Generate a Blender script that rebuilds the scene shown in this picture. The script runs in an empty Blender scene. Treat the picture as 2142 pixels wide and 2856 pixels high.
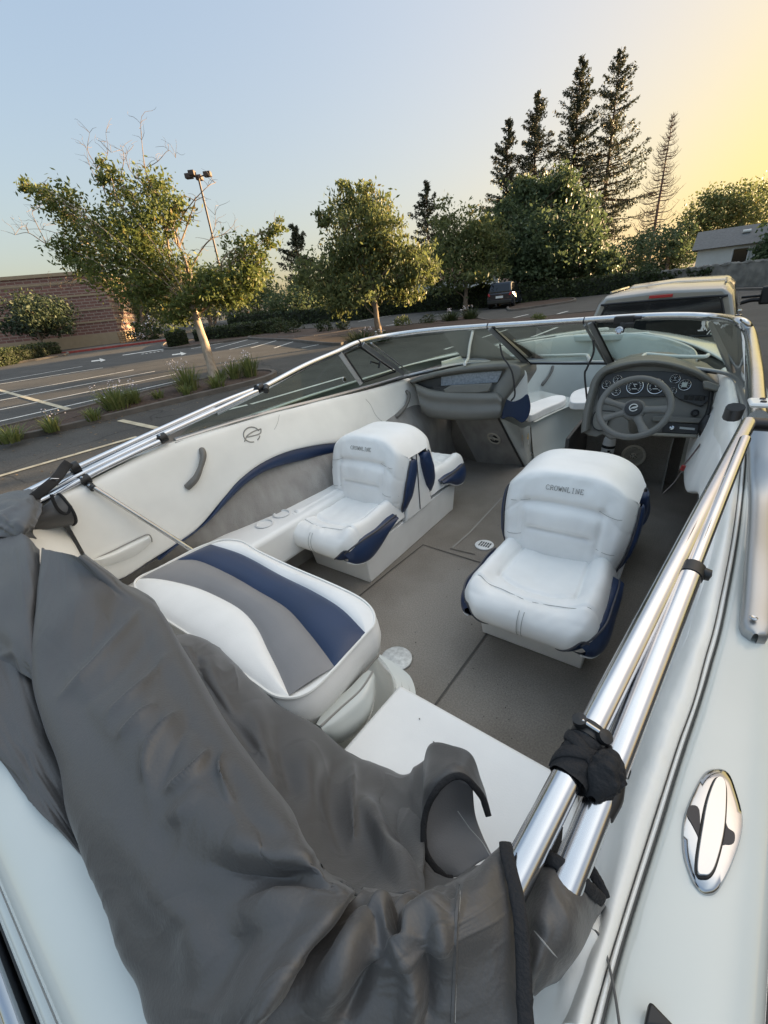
SUNEL,SUNB,SUNE=6.5,66.,7.
AIR,DUST,OZ,SKYS,EXPO=.92,4.,1.,.15,2.0
SKYK=(1.06,.94,.76); SKYC=(.145,.145,.09); SKYL=.12; SKYG=1.08
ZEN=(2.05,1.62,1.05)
import bpy, bmesh, math, random
import numpy as np
from mathutils import Vector, Matrix
random.seed(7); RNG=np.random.default_rng(11)
S=bpy.context.scene; COL=S.collection
# ------------------------------------------------------------------ camera model
IW,IH,FPX=2142.,2856.,1155.
_p,_r=math.radians(26.8),math.radians(6.25)
UP=np.array([-math.sin(_r)*math.cos(_p),math.cos(_r)*math.cos(_p),math.sin(_p)])
_X=2030-IW/2; _Y=-(_X*UP[0]-FPX*UP[2])/UP[1]
FY=np.array([_X,_Y,-FPX]); FY/=np.linalg.norm(FY)
RX=np.cross(FY,UP); RM=np.array([RX,FY,UP]); CAM=np.array([0,0,1.5])
VIEW=RM@np.array([0,0,-1.]); E2=np.array([VIEW[0],VIEW[1],0]); E2/=np.linalg.norm(E2)
def ray(px,py): return RM@np.array([px-IW/2,IH/2-py,-FPX])
def Pz(px,py,z): d=ray(px,py); return CAM+d*((z-CAM[2])/d[2])
def Px(px,py,x): d=ray(px,py); return CAM+d*((x-CAM[0])/d[0])
def Py(px,py,y): d=ray(px,py); return CAM+d*((y-CAM[1])/d[1])
def Pd(px,py,dep): return CAM+ray(px,py)/FPX*dep
def Pp(px,py,q,n): d=ray(px,py); return CAM+d*(np.dot(np.asarray(q)-CAM,n)/np.dot(d,n))
ZG,SL=-0.8,0.03
def gz(x,y): return ZG+SL*(E2[0]*x+E2[1]*y)
def Pg(px,py,dz=0.):
    d=ray(px,py); t=(ZG+dz-CAM[2]+SL*(E2@CAM))/(d[2]-SL*(E2@d)); return CAM+d*t
def depth(p): return float((np.asarray(p)-CAM)@VIEW)
# ------------------------------------------------------------------ object helpers
ORG={}
def new(name,verts,faces,mat,parent=None,smooth=True,angle=None,mats=None,midx=None):
    v=np.asarray(verts,float).reshape(-1,3)
    org=ORG[parent.name] if parent else v.mean(0)*np.array([1,1,0])+np.array([0,0,v[:,2].min()])
    me=bpy.data.meshes.new(name)
    if isinstance(faces,np.ndarray):
        k=faces.shape[1]; nf=len(faces)
        me.vertices.add(len(v)); me.vertices.foreach_set('co',(v-org).ravel())
        me.loops.add(nf*k); me.loops.foreach_set('vertex_index',faces.astype(np.int32).ravel())
        me.polygons.add(nf); me.polygons.foreach_set('loop_start',np.arange(0,nf*k,k,dtype=np.int32))
        me.update(calc_edges=True)
    else:
        me.from_pydata([tuple(a) for a in (v-org)],[],[tuple(int(i) for i in f) for f in faces])
    for m in (mats or [mat]): me.materials.append(m)
    if midx is not None: me.polygons.foreach_set('material_index',np.asarray(midx,np.int32))
    me.polygons.foreach_set('use_smooth',np.full(len(me.polygons),bool(smooth)))
    if smooth and angle: me.set_sharp_from_angle(angle=math.radians(angle))
    me.update()
    o=bpy.data.objects.new(name,me); COL.objects.link(o)
    if parent: o.parent=parent
    else: o.location=org
    ORG[o.name]=org
    return o
def thing(name,label,cat,loc,group=None):
    o=bpy.data.objects.new(name,None); COL.objects.link(o); o.location=loc; o.empty_display_size=.1
    ORG[o.name]=np.asarray(loc,float); return tag(o,label,cat,group)
def tag(o,label,cat,group=None):
    o['label']=label; o['category']=cat
    if group: o['group']=group
    return o
def struct(o,kind='structure'): o['kind']=kind; return o
class MB:
    def __init__(s): s.v=[]; s.f=[]; s.n=0
    def add(s,v,f):
        v=np.asarray(v,float).reshape(-1,3); s.v.append(v)
        s.f+= [tuple(int(i)+s.n for i in q) for q in f]; s.n+=len(v); return s
    def build(s,name,mat,parent=None,smooth=True,angle=40): return new(name,np.concatenate(s.v),s.f,mat,parent,smooth,angle)
def cr(P,n,closed=False):
    P=np.asarray(P,float); k=len(P)
    if k==2 and not closed: t=np.linspace(0,1,n).reshape((-1,)+(1,)*(P.ndim-1)); return P[0]*(1-t)+P[1]*t
    if closed: Q=np.concatenate([P[-1:],P,P[:2]]); m=k; t=np.linspace(0,m,n,endpoint=False)
    else: Q=np.concatenate([2*P[:1]-P[1:2],P,2*P[-1:]-P[-2:-1]]); m=k-1; t=np.linspace(0,m,n)
    i=np.minimum(t.astype(int),m-1); u=(t-i).reshape((-1,)+(1,)*(P.ndim-1))
    a,b,c,d=Q[i],Q[i+1],Q[i+2],Q[i+3]
    return .5*((2*b)+(-a+c)*u+(2*a-5*b+4*c-d)*u*u+(-a+3*b-3*c+d)*u**3)
def grid_faces(nu,nv,cu=False,cv=False):
    f=[]
    for i in range(nu if cu else nu-1):
        for j in range(nv if cv else nv-1):
            a=i*nv+j; b=i*nv+(j+1)%nv; c=((i+1)%nu)*nv+(j+1)%nv; d=((i+1)%nu)*nv+j
            f.append((a,b,c,d))
    return f
def gnormals(G):
    du=np.gradient(G,axis=0); dv=np.gradient(G,axis=1); n=np.cross(du,dv)
    return n/(np.linalg.norm(n,axis=2,keepdims=True)+1e-12)
def pgrid(rows,nu,nv):
    A=np.array([cr(r,nv) for r in rows]); return cr(A,nu)
def projv(G):
    c=(G.reshape(-1,3)-CAM)@RM; return np.stack([IW/2+FPX*c[:,0]/-c[:,2],IH/2-FPX*c[:,1]/-c[:,2]],1)
def foldfield(G,folds):
    p=projv(G); s=np.zeros(len(p))
    for pts,w_,amp in folds:
        w_=max(w_,15); P=cr(np.asarray(pts,float),14); best=np.full(len(p),1e9); tt=np.zeros(len(p))
        for i in range(len(P)-1):
            a,b=P[i],P[i+1]; ab=b-a; t=np.clip(((p-a)@ab)/(ab@ab),0,1); d=np.linalg.norm(p-a-t[:,None]*ab,axis=1); m=d<best; best=np.where(m,d,best); tt=np.where(m,(i+t)/(len(P)-1),tt)
        s+=amp*(np.exp(-(best/w_)**2) if (w_>21 or amp<0) else 1.9*np.exp(-np.sqrt((best/w_)**2+.02)*1.35))*np.clip(np.sin(math.pi*np.clip(tt*.94+.03,0,1)),0,1)**.5
    return s.reshape(G.shape[:2])
def patch(name,rows,mat,parent=None,nu=24,nv=24,disp=None,thick=0,angle=None,folds=None):
    G=pgrid(rows,nu,nv)
    if folds:
        ff=foldfield(G,folds); nn=gnormals(G); v=CAM-G; sg=np.sign((nn*v).sum(2)); G=G+nn*(ff*sg)[...,None]
    if disp is not None:
        U,V=np.meshgrid(np.linspace(0,1,nu),np.linspace(0,1,nv),indexing='ij')
        G=G+gnormals(G)*disp(U,V)[...,None]
    o=new(name,G,grid_faces(nu,nv),mat,parent,True,angle)
    if thick:
        m=o.modifiers.new('Solidify','SOLIDIFY'); m.thickness=thick; m.offset=0
    return o
def tube_geo(pts,r,seg=10,n=None,closed=False,flat=1.):
    P=np.asarray(pts,float)
    if n: P=cr(P,n,closed)
    k=len(P); r=np.broadcast_to(np.asarray(r,float),(k,)) if np.ndim(r)==0 or len(r)==k else np.interp(np.linspace(0,1,k),np.linspace(0,1,len(r)),r)
    T=np.gradient(P,axis=0) if not closed else np.roll(P,-1,0)-np.roll(P,1,0)
    T/=np.linalg.norm(T,axis=1,keepdims=True)+1e-12
    a=np.array([0,0,1.]) if abs(T[0,2])<.9 else np.array([1.,0,0])
    V=[]
    N=np.cross(T[0],a); N/=np.linalg.norm(N)
    for i in range(k):
        N=N-T[i]*(N@T[i]); N/=np.linalg.norm(N)+1e-12; B=np.cross(T[i],N)
        for s in range(seg):
            an=2*math.pi*s/seg; V.append(P[i]+r[i]*(math.cos(an)*N+math.sin(an)*B*flat))
    f=grid_faces(k,seg,closed,True)
    f=[q[::-1] for q in f]
    if not closed: f+= [tuple(range(seg)), tuple(range((k-1)*seg,k*seg))[::-1]]
    return np.array(V),f
def tube(name,pts,r,mat,parent=None,seg=10,n=None,closed=False,flat=1.):
    v,f=tube_geo(pts,r,seg,n,closed,flat); return new(name,v,f,mat,parent,True,50)
def box_geo(x0,x1,y0,y1,z0,z1):
    v=[(x,y,z) for z in (z0,z1) for x,y in ((x0,y0),(x1,y0),(x1,y1),(x0,y1))]
    return np.array(v,float),[(3,2,1,0),(4,5,6,7),(0,1,5,4),(1,2,6,5),(2,3,7,6),(3,0,4,7)]
def hexa(c8): # bottom 4, top 4
    return np.array(c8,float),[(3,2,1,0),(4,5,6,7),(0,1,5,4),(1,2,6,5),(2,3,7,6),(3,0,4,7)]
def bevel(o,w=.01,seg=2,ang=35):
    m=o.modifiers.new('Bevel','BEVEL'); m.width=w; m.segments=seg; m.limit_method='ANGLE'; m.angle_limit=math.radians(ang)
    return o
def subsurf(o,l=1):
    m=o.modifiers.new('Subdivision','SUBSURF'); m.levels=l; m.render_levels=l; return o
def prism(name,poly,off,mat,parent=None,smooth=False,bv=0):
    P=np.asarray(poly,float); k=len(P); off=np.asarray(off,float)
    v=np.concatenate([P,P+off]); f=[tuple(range(k))[::-1],tuple(range(k,2*k))]+[(i,(i+1)%k,k+(i+1)%k,k+i) for i in range(k)]
    # keep outward orientation
    nrm=sum((np.cross(P[i]-P[0],P[(i+1)%k]-P[0]) for i in range(1,k-1)),np.zeros(3))
    if nrm@off<0: f=[q[::-1] for q in f]
    o=new(name,v,f,mat,parent,smooth,30)
    if bv: bevel(o,bv)
    return o
def lathe_geo(prof,c,axis,seg=24,caps=True):
    axis=np.asarray(axis,float); axis/=np.linalg.norm(axis)
    a=np.array([0,0,1.]) if abs(axis[2])<.9 else np.array([1.,0,0])
    N=np.cross(axis,a); N/=np.linalg.norm(N); B=np.cross(axis,N); V=[]
    for r,h in prof:
        for s in range(seg):
            t=2*math.pi*s/seg; V.append(np.asarray(c)+axis*h+r*(math.cos(t)*N+math.sin(t)*B))
    k=len(prof); f=grid_faces(k,seg,False,True)
    f=[q[::-1] for q in f]+([tuple(range(seg)),tuple(range((k-1)*seg,k*seg))[::-1]] if caps else [])
    return np.array(V),f
def lathe(name,prof,c,axis,mat,parent=None,seg=24,caps=True):
    v,f=lathe_geo(prof,c,axis,seg,caps); return new(name,v,f,mat,parent,True,40)
# value noise
_T=RNG.random((256,256))
def vn(x,y,seed=0):
    x=np.asarray(x,float)+seed*17.31; y=np.asarray(y,float)+seed*5.77
    xi=np.floor(x).astype(int); yi=np.floor(y).astype(int); fx=x-xi; fy=y-yi
    fx=fx*fx*(3-2*fx); fy=fy*fy*(3-2*fy)
    a=_T[xi&255,yi&255]; b=_T[(xi+1)&255,yi&255]; c=_T[xi&255,(yi+1)&255]; d=_T[(xi+1)&255,(yi+1)&255]
    return (a*(1-fx)+b*fx)*(1-fy)+(c*(1-fx)+d*fx)*fy-.5
# ------------------------------------------------------------------ materials
def mat(name,col,rough=.5,metal=0.,spec=.5,var=0.,vscale=8.,bump=0.,bscale=60.,col2=None,sheen=0.,coat=0.,detail=4.,coords='Object',stretch=None,trans=0.):
    m=bpy.data.materials.new(name); m.use_nodes=True; nt=m.node_tree; b=nt.nodes['Principled BSDF']
    b.inputs['Base Color'].default_value=(*col,1); b.inputs['Roughness'].default_value=rough; b.inputs['Metallic'].default_value=metal
    b.inputs['Specular IOR Level'].default_value=spec; b.inputs['Sheen Weight'].default_value=sheen; b.inputs['Coat Weight'].default_value=coat
    tc=nt.nodes.new('ShaderNodeTexCoord'); src=tc.outputs[coords]
    if stretch:
        mp=nt.nodes.new('ShaderNodeMapping'); mp.inputs['Scale'].default_value=stretch; nt.links.new(src,mp.inputs[0]); src=mp.outputs[0]
    if var or col2:
        n=nt.nodes.new('ShaderNodeTexNoise'); n.inputs['Scale'].default_value=vscale; n.inputs['Detail'].default_value=detail; nt.links.new(src,n.inputs[0])
        r=nt.nodes.new('ShaderNodeValToRGB'); r.color_ramp.elements[0].position=.32; r.color_ramp.elements[1].position=.68
        c2=col2 or tuple(min(1,c*(1+var)) for c in col); c1=col if col2 else tuple(c*(1-var) for c in col)
        r.color_ramp.elements[0].color=(*c1,1); r.color_ramp.elements[1].color=(*c2,1)
        nt.links.new(n.outputs[0],r.inputs[0]); nt.links.new(r.outputs[0],b.inputs['Base Color'])
    if bump:
        n=nt.nodes.new('ShaderNodeTexNoise'); n.inputs['Scale'].default_value=bscale; n.inputs['Detail'].default_value=3; nt.links.new(src,n.inputs[0])
        bp=nt.nodes.new('ShaderNodeBump'); bp.inputs['Strength'].default_value=bump; bp.inputs['Distance'].default_value=.01
        nt.links.new(n.outputs[0],bp.inputs['Height']); nt.links.new(bp.outputs[0],b.inputs['Normal'])
    return m
M={}
M['gel']=mat('gelcoat',(.60,.625,.595),.16,coat=.5,var=.05,vscale=2.2,detail=8,bump=.02,bscale=6)
M['vinyl']=mat('white_vinyl',(.85,.84,.815),.42,var=.05,vscale=5,bump=.06,bscale=240)
M['vinylb']=mat('aged_vinyl',(.86,.845,.80),.42,var=.06,vscale=4,bump=.05,bscale=240)
M['navy']=mat('navy_vinyl',(.013,.030,.082),.36,var=.1,vscale=6,bump=.06,bscale=260)
M['greyv']=mat('grey_vinyl',(.23,.222,.222),.42,var=.05,vscale=6,bump=.06,bscale=260)
M['piping']=mat('dark_piping',(.06,.06,.07),.5)
M['seam']=mat('seam_thread',(.30,.29,.27),.7)
M['stitch']=mat('stitch',(.36,.36,.35),.7)
M['console']=mat('console_plastic',(.15,.145,.13),.5,var=.07,vscale=7,bump=.15,bscale=180)
M['panel']=mat('dash_panel',(.022,.022,.022),.42,bump=.08,bscale=160)
M['wheel']=mat('steering_grip',(.12,.118,.11),.55,bump=.1,bscale=200)
M['black']=mat('black_plastic',(.012,.012,.013),.45)
M['web']=mat('black_webbing',(.012,.012,.014),.8,bump=.3,bscale=300)
M['alu']=mat('brushed_aluminium',(.58,.59,.60),.2,1.,var=.05,vscale=10,stretch=(3,3,3))
M['tube']=mat('polished_tube',(.60,.61,.635),.17,1.,var=.04,vscale=14)
M['frame']=mat('windshield_frame',(.40,.405,.41),.38,.8)
M['chrome']=mat('chrome',(.47,.475,.49),.12,1.,bump=.03,bscale=30)
M['darkm']=mat('dark_metal',(.05,.05,.055),.4,.8)
M['silver']=mat('silver_print',(.27,.265,.25),.4,.3)
M['cream']=mat('speaker_plastic',(.50,.45,.37),.5)
M['white']=mat('white_plastic',(.75,.75,.74),.35)
M['red']=mat('red_plastic',(.45,.02,.02),.4)
M['yellow']=mat('label_yellow',(.75,.45,.03),.5)
M['canvas']=mat('canvas_cloth',(.066,.063,.062),.47,spec=.6,sheen=.12,var=.10,vscale=2.5,bump=.10,bscale=260)
M['canvas'].node_tree.nodes['Principled BSDF'].inputs['Sheen Roughness'].default_value=.4
M['inner']=mat('canvas_lining',(.15,.148,.152),.7,bump=.1,bscale=400)
def glassmat(name,tint,rough=.02,mixf=.12):
    m=bpy.data.materials.new(name); m.use_nodes=True; nt=m.node_tree; nt.nodes.clear()
    out=nt.nodes.new('ShaderNodeOutputMaterial'); tr=nt.nodes.new('ShaderNodeBsdfTransparent'); tr.inputs[0].default_value=(*tint,1)
    gl=nt.nodes.new('ShaderNodeBsdfGlossy'); gl.inputs['Roughness'].default_value=rough; fr=nt.nodes.new('ShaderNodeFresnel'); fr.inputs[0].default_value=1.2
    ad=nt.nodes.new('ShaderNodeMath'); ad.operation='ADD'; ad.inputs[1].default_value=mixf; ad.use_clamp=True
    mx=nt.nodes.new('ShaderNodeMixShader'); nt.links.new(fr.outputs[0],ad.inputs[0]); nt.links.new(ad.outputs[0],mx.inputs[0])
    nt.links.new(tr.outputs[0],mx.inputs[1]); nt.links.new(gl.outputs[0],mx.inputs[2]); nt.links.new(mx.outputs[0],out.inputs[0]); return m
M['glass']=glassmat('tinted_glass',(.74,.82,.76),.03,.0)
M['bglass']=mat('dark_window',(.012,.014,.017),.06,spec=.6)
M['lens']=mat('gauge_lens',(.014,.014,.016),.5,spec=.2)
def carpetmat():
    m=mat('marine_carpet',(.225,.205,.183),.95,spec=.15,col2=(.325,.298,.268),vscale=150,detail=7,bump=.6,bscale=330)
    nt=m.node_tree; b=nt.nodes['Principled BSDF']; old=b.inputs['Base Color'].links[0].from_socket
    tc=[n for n in nt.nodes if n.type=='TEX_COORD'][0]
    n=nt.nodes.new('ShaderNodeTexNoise'); n.inputs['Scale'].default_value=1.9; n.inputs['Detail'].default_value=6; nt.links.new(tc.outputs['Object'],n.inputs[0])
    r=nt.nodes.new('ShaderNodeValToRGB'); r.color_ramp.elements[0].position=.3; r.color_ramp.elements[0].color=(.74,.71,.67,1); r.color_ramp.elements[1].position=.6; r.color_ramp.elements[1].color=(1.08,1.07,1.05,1)
    nt.links.new(n.outputs[0],r.inputs[0])
    mx=nt.nodes.new('ShaderNodeMix'); mx.data_type='RGBA'; mx.blend_type='MULTIPLY'; mx.inputs[0].default_value=1
    nt.links.new(old,mx.inputs[6]); nt.links.new(r.outputs[0],mx.inputs[7]); nt.links.new(mx.outputs[2],b.inputs['Base Color']); return m
M['carpet']=carpetmat()
M['carpetside']=mat('side_carpet',(.31,.29,.27),.95,spec=.15,col2=(.40,.38,.355),vscale=14,detail=9,bump=.6,bscale=300,stretch=(1,1,.4))
# ------------------------------------------------------------------ camera object
cd=bpy.data.cameras.new('Camera'); co=bpy.data.objects.new('Camera',cd); COL.objects.link(co); S.camera=co
cd.sensor_fit='VERTICAL'; cd.sensor_height=24.; cd.lens=24.*FPX/IH; cd.clip_end=3000; cd.clip_start=.02
mw=Matrix.Identity(4)
for i in range(3):
    for j in range(3): mw[i][j]=RM[i][j]
    mw[i][3]=CAM[i]
co.matrix_world=mw
# ------------------------------------------------------------------ light
SUN_EL=math.radians(SUNEL); _b=math.radians(SUNB) # bearing right of the view axis
vb=math.atan2(E2[0],E2[1])+_b; SD=np.array([math.sin(vb)*math.cos(SUN_EL),math.cos(vb)*math.cos(SUN_EL),math.sin(SUN_EL)])
ld=bpy.data.lights.new('sun','SUN'); lo=bpy.data.objects.new('sun',ld); COL.objects.link(lo); ld.energy=SUNE; ld.angle=math.radians(.6); ld.color=(1,.69,.36)
lo.rotation_euler=Vector(SD).to_track_quat('Z','Y').to_euler(); lo.location=(30,30,30)
w=bpy.data.worlds.new('World'); S.world=w; w.use_nodes=True; nt=w.node_tree; bg=nt.nodes['Background']
sky=nt.nodes.new('ShaderNodeTexSky'); sky.sky_type='NISHITA'; sky.sun_disc=False; sky.sun_elevation=SUN_EL; sky.sun_rotation=vb
sky.air_density=AIR; sky.dust_density=DUST; sky.ozone_density=OZ; sky.altitude=20
# the photograph compresses the sky's range: roll the physical sky off towards a ceiling, half per channel and half by luminance
def vm(op,a,b):
    n=nt.nodes.new('ShaderNodeVectorMath'); n.operation=op
    for i,x in enumerate((a,b)):
        if isinstance(x,tuple): n.inputs[i].default_value=x
        elif x is not None: nt.links.new(x,n.inputs[i])
    return n
_c=sky.outputs[0]; _k=1/SKYS
pc=vm('MULTIPLY',vm('DIVIDE',_c,vm('ADD',_c,tuple(x*_k for x in SKYC)).outputs[0]).outputs[0],SKYK)
lu=vm('DOT_PRODUCT',_c,(.25,.65,.10)); la=nt.nodes.new('ShaderNodeMath'); la.operation='ADD'; la.inputs[1].default_value=SKYL*_k; nt.links.new(lu.outputs['Value'],la.inputs[0])
dv=nt.nodes.new('ShaderNodeMath'); dv.operation='DIVIDE'; dv.inputs[0].default_value=1.; nt.links.new(la.outputs[0],dv.inputs[1])
ls_=nt.nodes.new('ShaderNodeVectorMath'); ls_.operation='SCALE'; nt.links.new(_c,ls_.inputs[0]); nt.links.new(dv.outputs[0],ls_.inputs[3])
sm=vm('ADD',vm('MULTIPLY',pc.outputs[0],(.7,.7,.7)).outputs[0],vm('MULTIPLY',ls_.outputs[0],(1.25,1.25,1.3)).outputs[0]); so=nt.nodes.new('ShaderNodeVectorMath'); so.operation='SCALE'; so.inputs[3].default_value=.5*SKYG/(SKYS*2**EXPO); nt.links.new(sm.outputs[0],so.inputs[0])
yr=nt.nodes.new('ShaderNodeMapRange'); yr.interpolation_type='SMOOTHSTEP'; yr.inputs['From Min'].default_value=.30*_k; yr.inputs['From Max'].default_value=1.5*_k; nt.links.new(lu.outputs['Value'],yr.inputs[0])
yc=nt.nodes.new('ShaderNodeVectorMath'); yc.operation='SCALE'; yc.inputs[0].default_value=(-.02,.0,-.30); nt.links.new(yr.outputs[0],yc.inputs[3])
so=vm('MULTIPLY',so.outputs[0],vm('ADD',yc.outputs[0],(1.,1.,1.)).outputs[0])
# brightness added to the overhead sky to light the boat (above about 35 degrees)
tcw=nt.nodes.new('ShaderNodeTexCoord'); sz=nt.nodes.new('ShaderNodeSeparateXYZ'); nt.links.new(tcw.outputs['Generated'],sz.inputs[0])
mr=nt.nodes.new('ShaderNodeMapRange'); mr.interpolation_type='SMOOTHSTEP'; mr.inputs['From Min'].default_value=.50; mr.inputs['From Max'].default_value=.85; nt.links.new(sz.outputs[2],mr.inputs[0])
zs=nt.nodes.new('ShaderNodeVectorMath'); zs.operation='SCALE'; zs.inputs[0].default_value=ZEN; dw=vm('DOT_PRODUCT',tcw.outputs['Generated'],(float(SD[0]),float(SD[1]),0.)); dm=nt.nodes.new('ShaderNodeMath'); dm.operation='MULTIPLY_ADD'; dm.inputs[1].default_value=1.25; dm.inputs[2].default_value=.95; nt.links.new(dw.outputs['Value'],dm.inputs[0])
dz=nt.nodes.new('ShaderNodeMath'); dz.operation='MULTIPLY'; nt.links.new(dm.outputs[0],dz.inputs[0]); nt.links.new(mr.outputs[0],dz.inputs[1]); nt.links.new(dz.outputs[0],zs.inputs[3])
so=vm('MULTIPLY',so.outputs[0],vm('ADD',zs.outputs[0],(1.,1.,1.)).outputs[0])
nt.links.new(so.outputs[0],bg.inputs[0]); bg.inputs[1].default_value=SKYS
S.view_settings.view_transform='Standard'; S.view_settings.look='None'; S.view_settings.exposure=EXPO; S.view_settings.gamma=1
S.cycles.max_bounces=8; S.cycles.transparent_max_bounces=24; S.cycles.use_denoising=True
S.cycles.sample_clamp_indirect=8
_new=new
def new(name,verts,faces,*a,**k):
    v=np.asarray(verts,float)
    if not np.isfinite(v).all(): print('NAN in',name); v=np.nan_to_num(v); verts=v
    return _new(name,verts,faces,*a,**k)
# ================================================================== BOAT
class Surf:
    """rays against a mesh's own triangles"""
    def __init__(s,*objs):
        T=[]
        for o in objs:
            me=o.data; v=np.zeros(len(me.vertices)*3); me.vertices.foreach_get('co',v); v=v.reshape(-1,3)+ORG[o.name]
            for p in me.polygons:
                q=list(p.vertices)
                for i in range(1,len(q)-1): T.append((q[0],q[i],q[i+1]))
        T=np.array(T); s.a=v[T[:,0]]; s.e1=v[T[:,1]]-s.a; s.e2=v[T[:,2]]-s.a
    def __call__(s,px,py,off=.003):
        d=ray(px,py); d=d/np.linalg.norm(d); h=np.cross(np.broadcast_to(d,s.e2.shape),s.e2); det=(s.e1*h).sum(1); ok=np.abs(det)>1e-14; det=np.where(ok,det,1)
        t0=CAM-s.a; u=(t0*h).sum(1)/det; q=np.cross(t0,s.e1); v=(q@d)/det; t=(s.e2*q).sum(1)/det
        ok&=(u>=-1e-6)&(v>=-1e-6)&(u+v<=1+1e-6)&(t>1e-4)
        if not ok.any(): return None
        return CAM+d*(t[ok].min()-off)
    def line(s,pts,off=.003,n=None):
        P=np.asarray(pts,float); P=cr(P,n or len(P)*4)
        q=[s(a,b,off) for a,b in P]; return np.array([x for x in q if x is not None])
boat=thing('motor_boat','white and navy open bow motor boat on a trailer, seen from its stern corner','boat',(-1,2.5,-.8))
MX=lambda P: np.asarray(P,float)*np.array([-1,1,1])+np.array([-2.,0,0])
CLX=-1.0
# ---- floor
o=new('cabin_floor',[(-2.1,-.05,0),(.2,-.05,0),(.16,3.6,0),(-.2,4.6,0),(-1.0,5.4,0),(-1.8,4.6,0),(-2.1,3.6,0)],[(0,1,2,3,4,5,6)],M['carpet'],boat)
def strip(name,pts,wd,z,m,parent):
    P=np.array([Pz(a,b,z) for a,b in pts]); T=np.gradient(P,axis=0); T/=np.linalg.norm(T,axis=1,keepdims=True)
    N=np.stack([-T[:,1],T[:,0],T[:,2]*0],1)*wd/2
    V=np.concatenate([P+N,P-N]); k=len(P)
    return new(name,V,[(i,k+i,k+i+1,i+1) for i in range(k-1)],m,parent,False)
M['groove']=mat('floor_seam',(.10,.092,.083),.95,spec=.1)
M['rib']=mat('floor_rib',(.30,.285,.26),.95,spec=.1)
for pts,wd,m in [([(1190,1998),(1280,1874),(1370,1750),(1440,1655)],.009,'groove'),([(990,1672),(1090,1590),(1180,1519),(1250,1541),(1345,1570)],.009,'groove'),
     ([(1255,1530),(1325,1546)],.008,'groove'),([(1262,1527),(1310,1485),(1400,1388)],.012,'rib')]:
    strip('hatch_seam',pts,wd,.004,M[m],boat)
def disc(name,c,r,n,m,parent,th=.006,seg=32):
    return lathe(name,[(r*.97,0),(r,th*.3),(r*.97,th*.8),(r*.9,th)],c,n,m,parent,seg)
dp=Pz(1351,1521,.002); drain=disc('drain_cover',dp,.062,(0,0,1),M['white'],boat,.008)
mb=MB()
for i in range(5):
    for j in range(2): mb.add(*box_geo(dp[0]-.032+.016*i,dp[0]-.032+.016*i+.008,dp[1]-.028+.03*j,dp[1]-.004+.03*j,.0105,.0125))
mb.build('drain_slot',M['black'],drain,False)
tb=Pz(1106,1838,.003); disc('table_socket',tb,.075,(0,0,1),mat('galvanised',(.52,.53,.52),.45,.3,var=.2,vscale=60),boat,.008)
# ---- coaming panels (both sides)
zt=lambda i:.92+.035*max(0,(i-7))/6
TOP=[(150,1384),(250,1340),(330,1300),(410,1262),(487,1231),(560,1208),(640,1184),(740,1156),(840,1131),(940,1105),(1010,1087),(1060,1073),(1100,1062),(1134,1054)]
BOT=[(258,1588),(325,1618),(422,1561),(477,1527),(551,1474),(623,1389),(671,1335),(738,1287),(822,1254),(933,1236),(1040,1238),(1143,1222),(1188,1188),(1186,1150)]
T3=np.array([Px(a,b,-2.07-.012*min(i,6)/6) for i,(a,b) in enumerate(TOP)]); B3=np.array([Px(a,b,-1.975) for a,b in BOT])
T3[0]=(-2.06,.42,.92); B3[0]=Px(258,1588,-1.975)
prof=[(0,0,0),(.10,.022,.014),(.3,.03,0),(.55,.028,0),(.8,.022,0),(.93,.016,0),(1,.0,0),(1.0,-.05,0)]
rows=[[T3[i]*(1-t)+B3[i]*t+np.array([dx,0,dz]) for t,dx,dz in prof] for i in range(len(T3))]
cp=patch('coaming_panel',rows,M['vinylb'],boat,64,30)
XI=lambda y:float(np.interp(y,[0,.45,.85,1.3,2.,2.8,3.4],[.010,.034,.078,.108,.122,.11,.085]))
FI=lambda y:float(np.interp(y,[1.2,2.,2.6,3.4],[.3,.5,.95,.9]))
def stb(p):
    q=MX(p); return A0(XI(q[1])+.004+(q[0]-.05)*FI(q[1]),q[1],min(q[2],.885) if q[1]<2 else q[2]-.09*min(1,(q[1]-2)/.6)*(q[2]/.9))
A0=lambda *a: np.array(a)
rowsm=[[stb(p) for p in r][::-1] for r in rows]
cps=patch('coaming_panel',rowsm,M['vinyl'],boat,64,30)
SP=Surf(cp)
# navy arch band and side carpet
UPB=[(440,1560),(498,1510),(551,1474),(587,1438),(623,1389),(671,1335),(738,1287),(822,1254),(933,1236),(1060,1236)]
LOB=[(447,1563),(508,1512),(565,1470),(604,1432),(648,1385),(700,1338),(762,1305),(852,1281),(924,1266),(1060,1262)]
ar=[[Px(a,b,-1.985)+np.array([0,0,.02]),Px(a,b,-1.975),Px((a+c)/2,(b+d)/2,-1.962),Px(c,d,-1.972),Px(c,d,-2.01)] for (a,b),(c,d) in zip(UPB,LOB)]
patch('arch_band',ar,M['navy'],boat,48,10)
sc=[[(-2.05,.2,.0),(-2.02,.9,0),(-1.90,1.55,.0),(-1.90,3.0,0),(-1.88,4.2,0)],[(-2.05,.2,.42),(-2.035,.9,.42),(-1.90,1.55,.42),(-1.90,3.0,.42),(-1.88,4.2,.42)],[(-2.06,.2,.64),(-2.03,.9,.64),(-1.99,1.55,.64),(-1.99,3.0,.64),(-1.96,4.2,.64)],[(-2.12,.2,.86),(-2.12,.9,.86),(-2.12,1.55,.86),(-2.12,3.0,.89),(-2.12,4.2,.89)]]
patch('side_carpet',sc,M['carpetside'],boat,12,12)
patch('side_carpet',[[(.15,p[1],p[2]) for p in r][::-1] for r in sc],M['carpetside'],boat,12,12)
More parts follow.
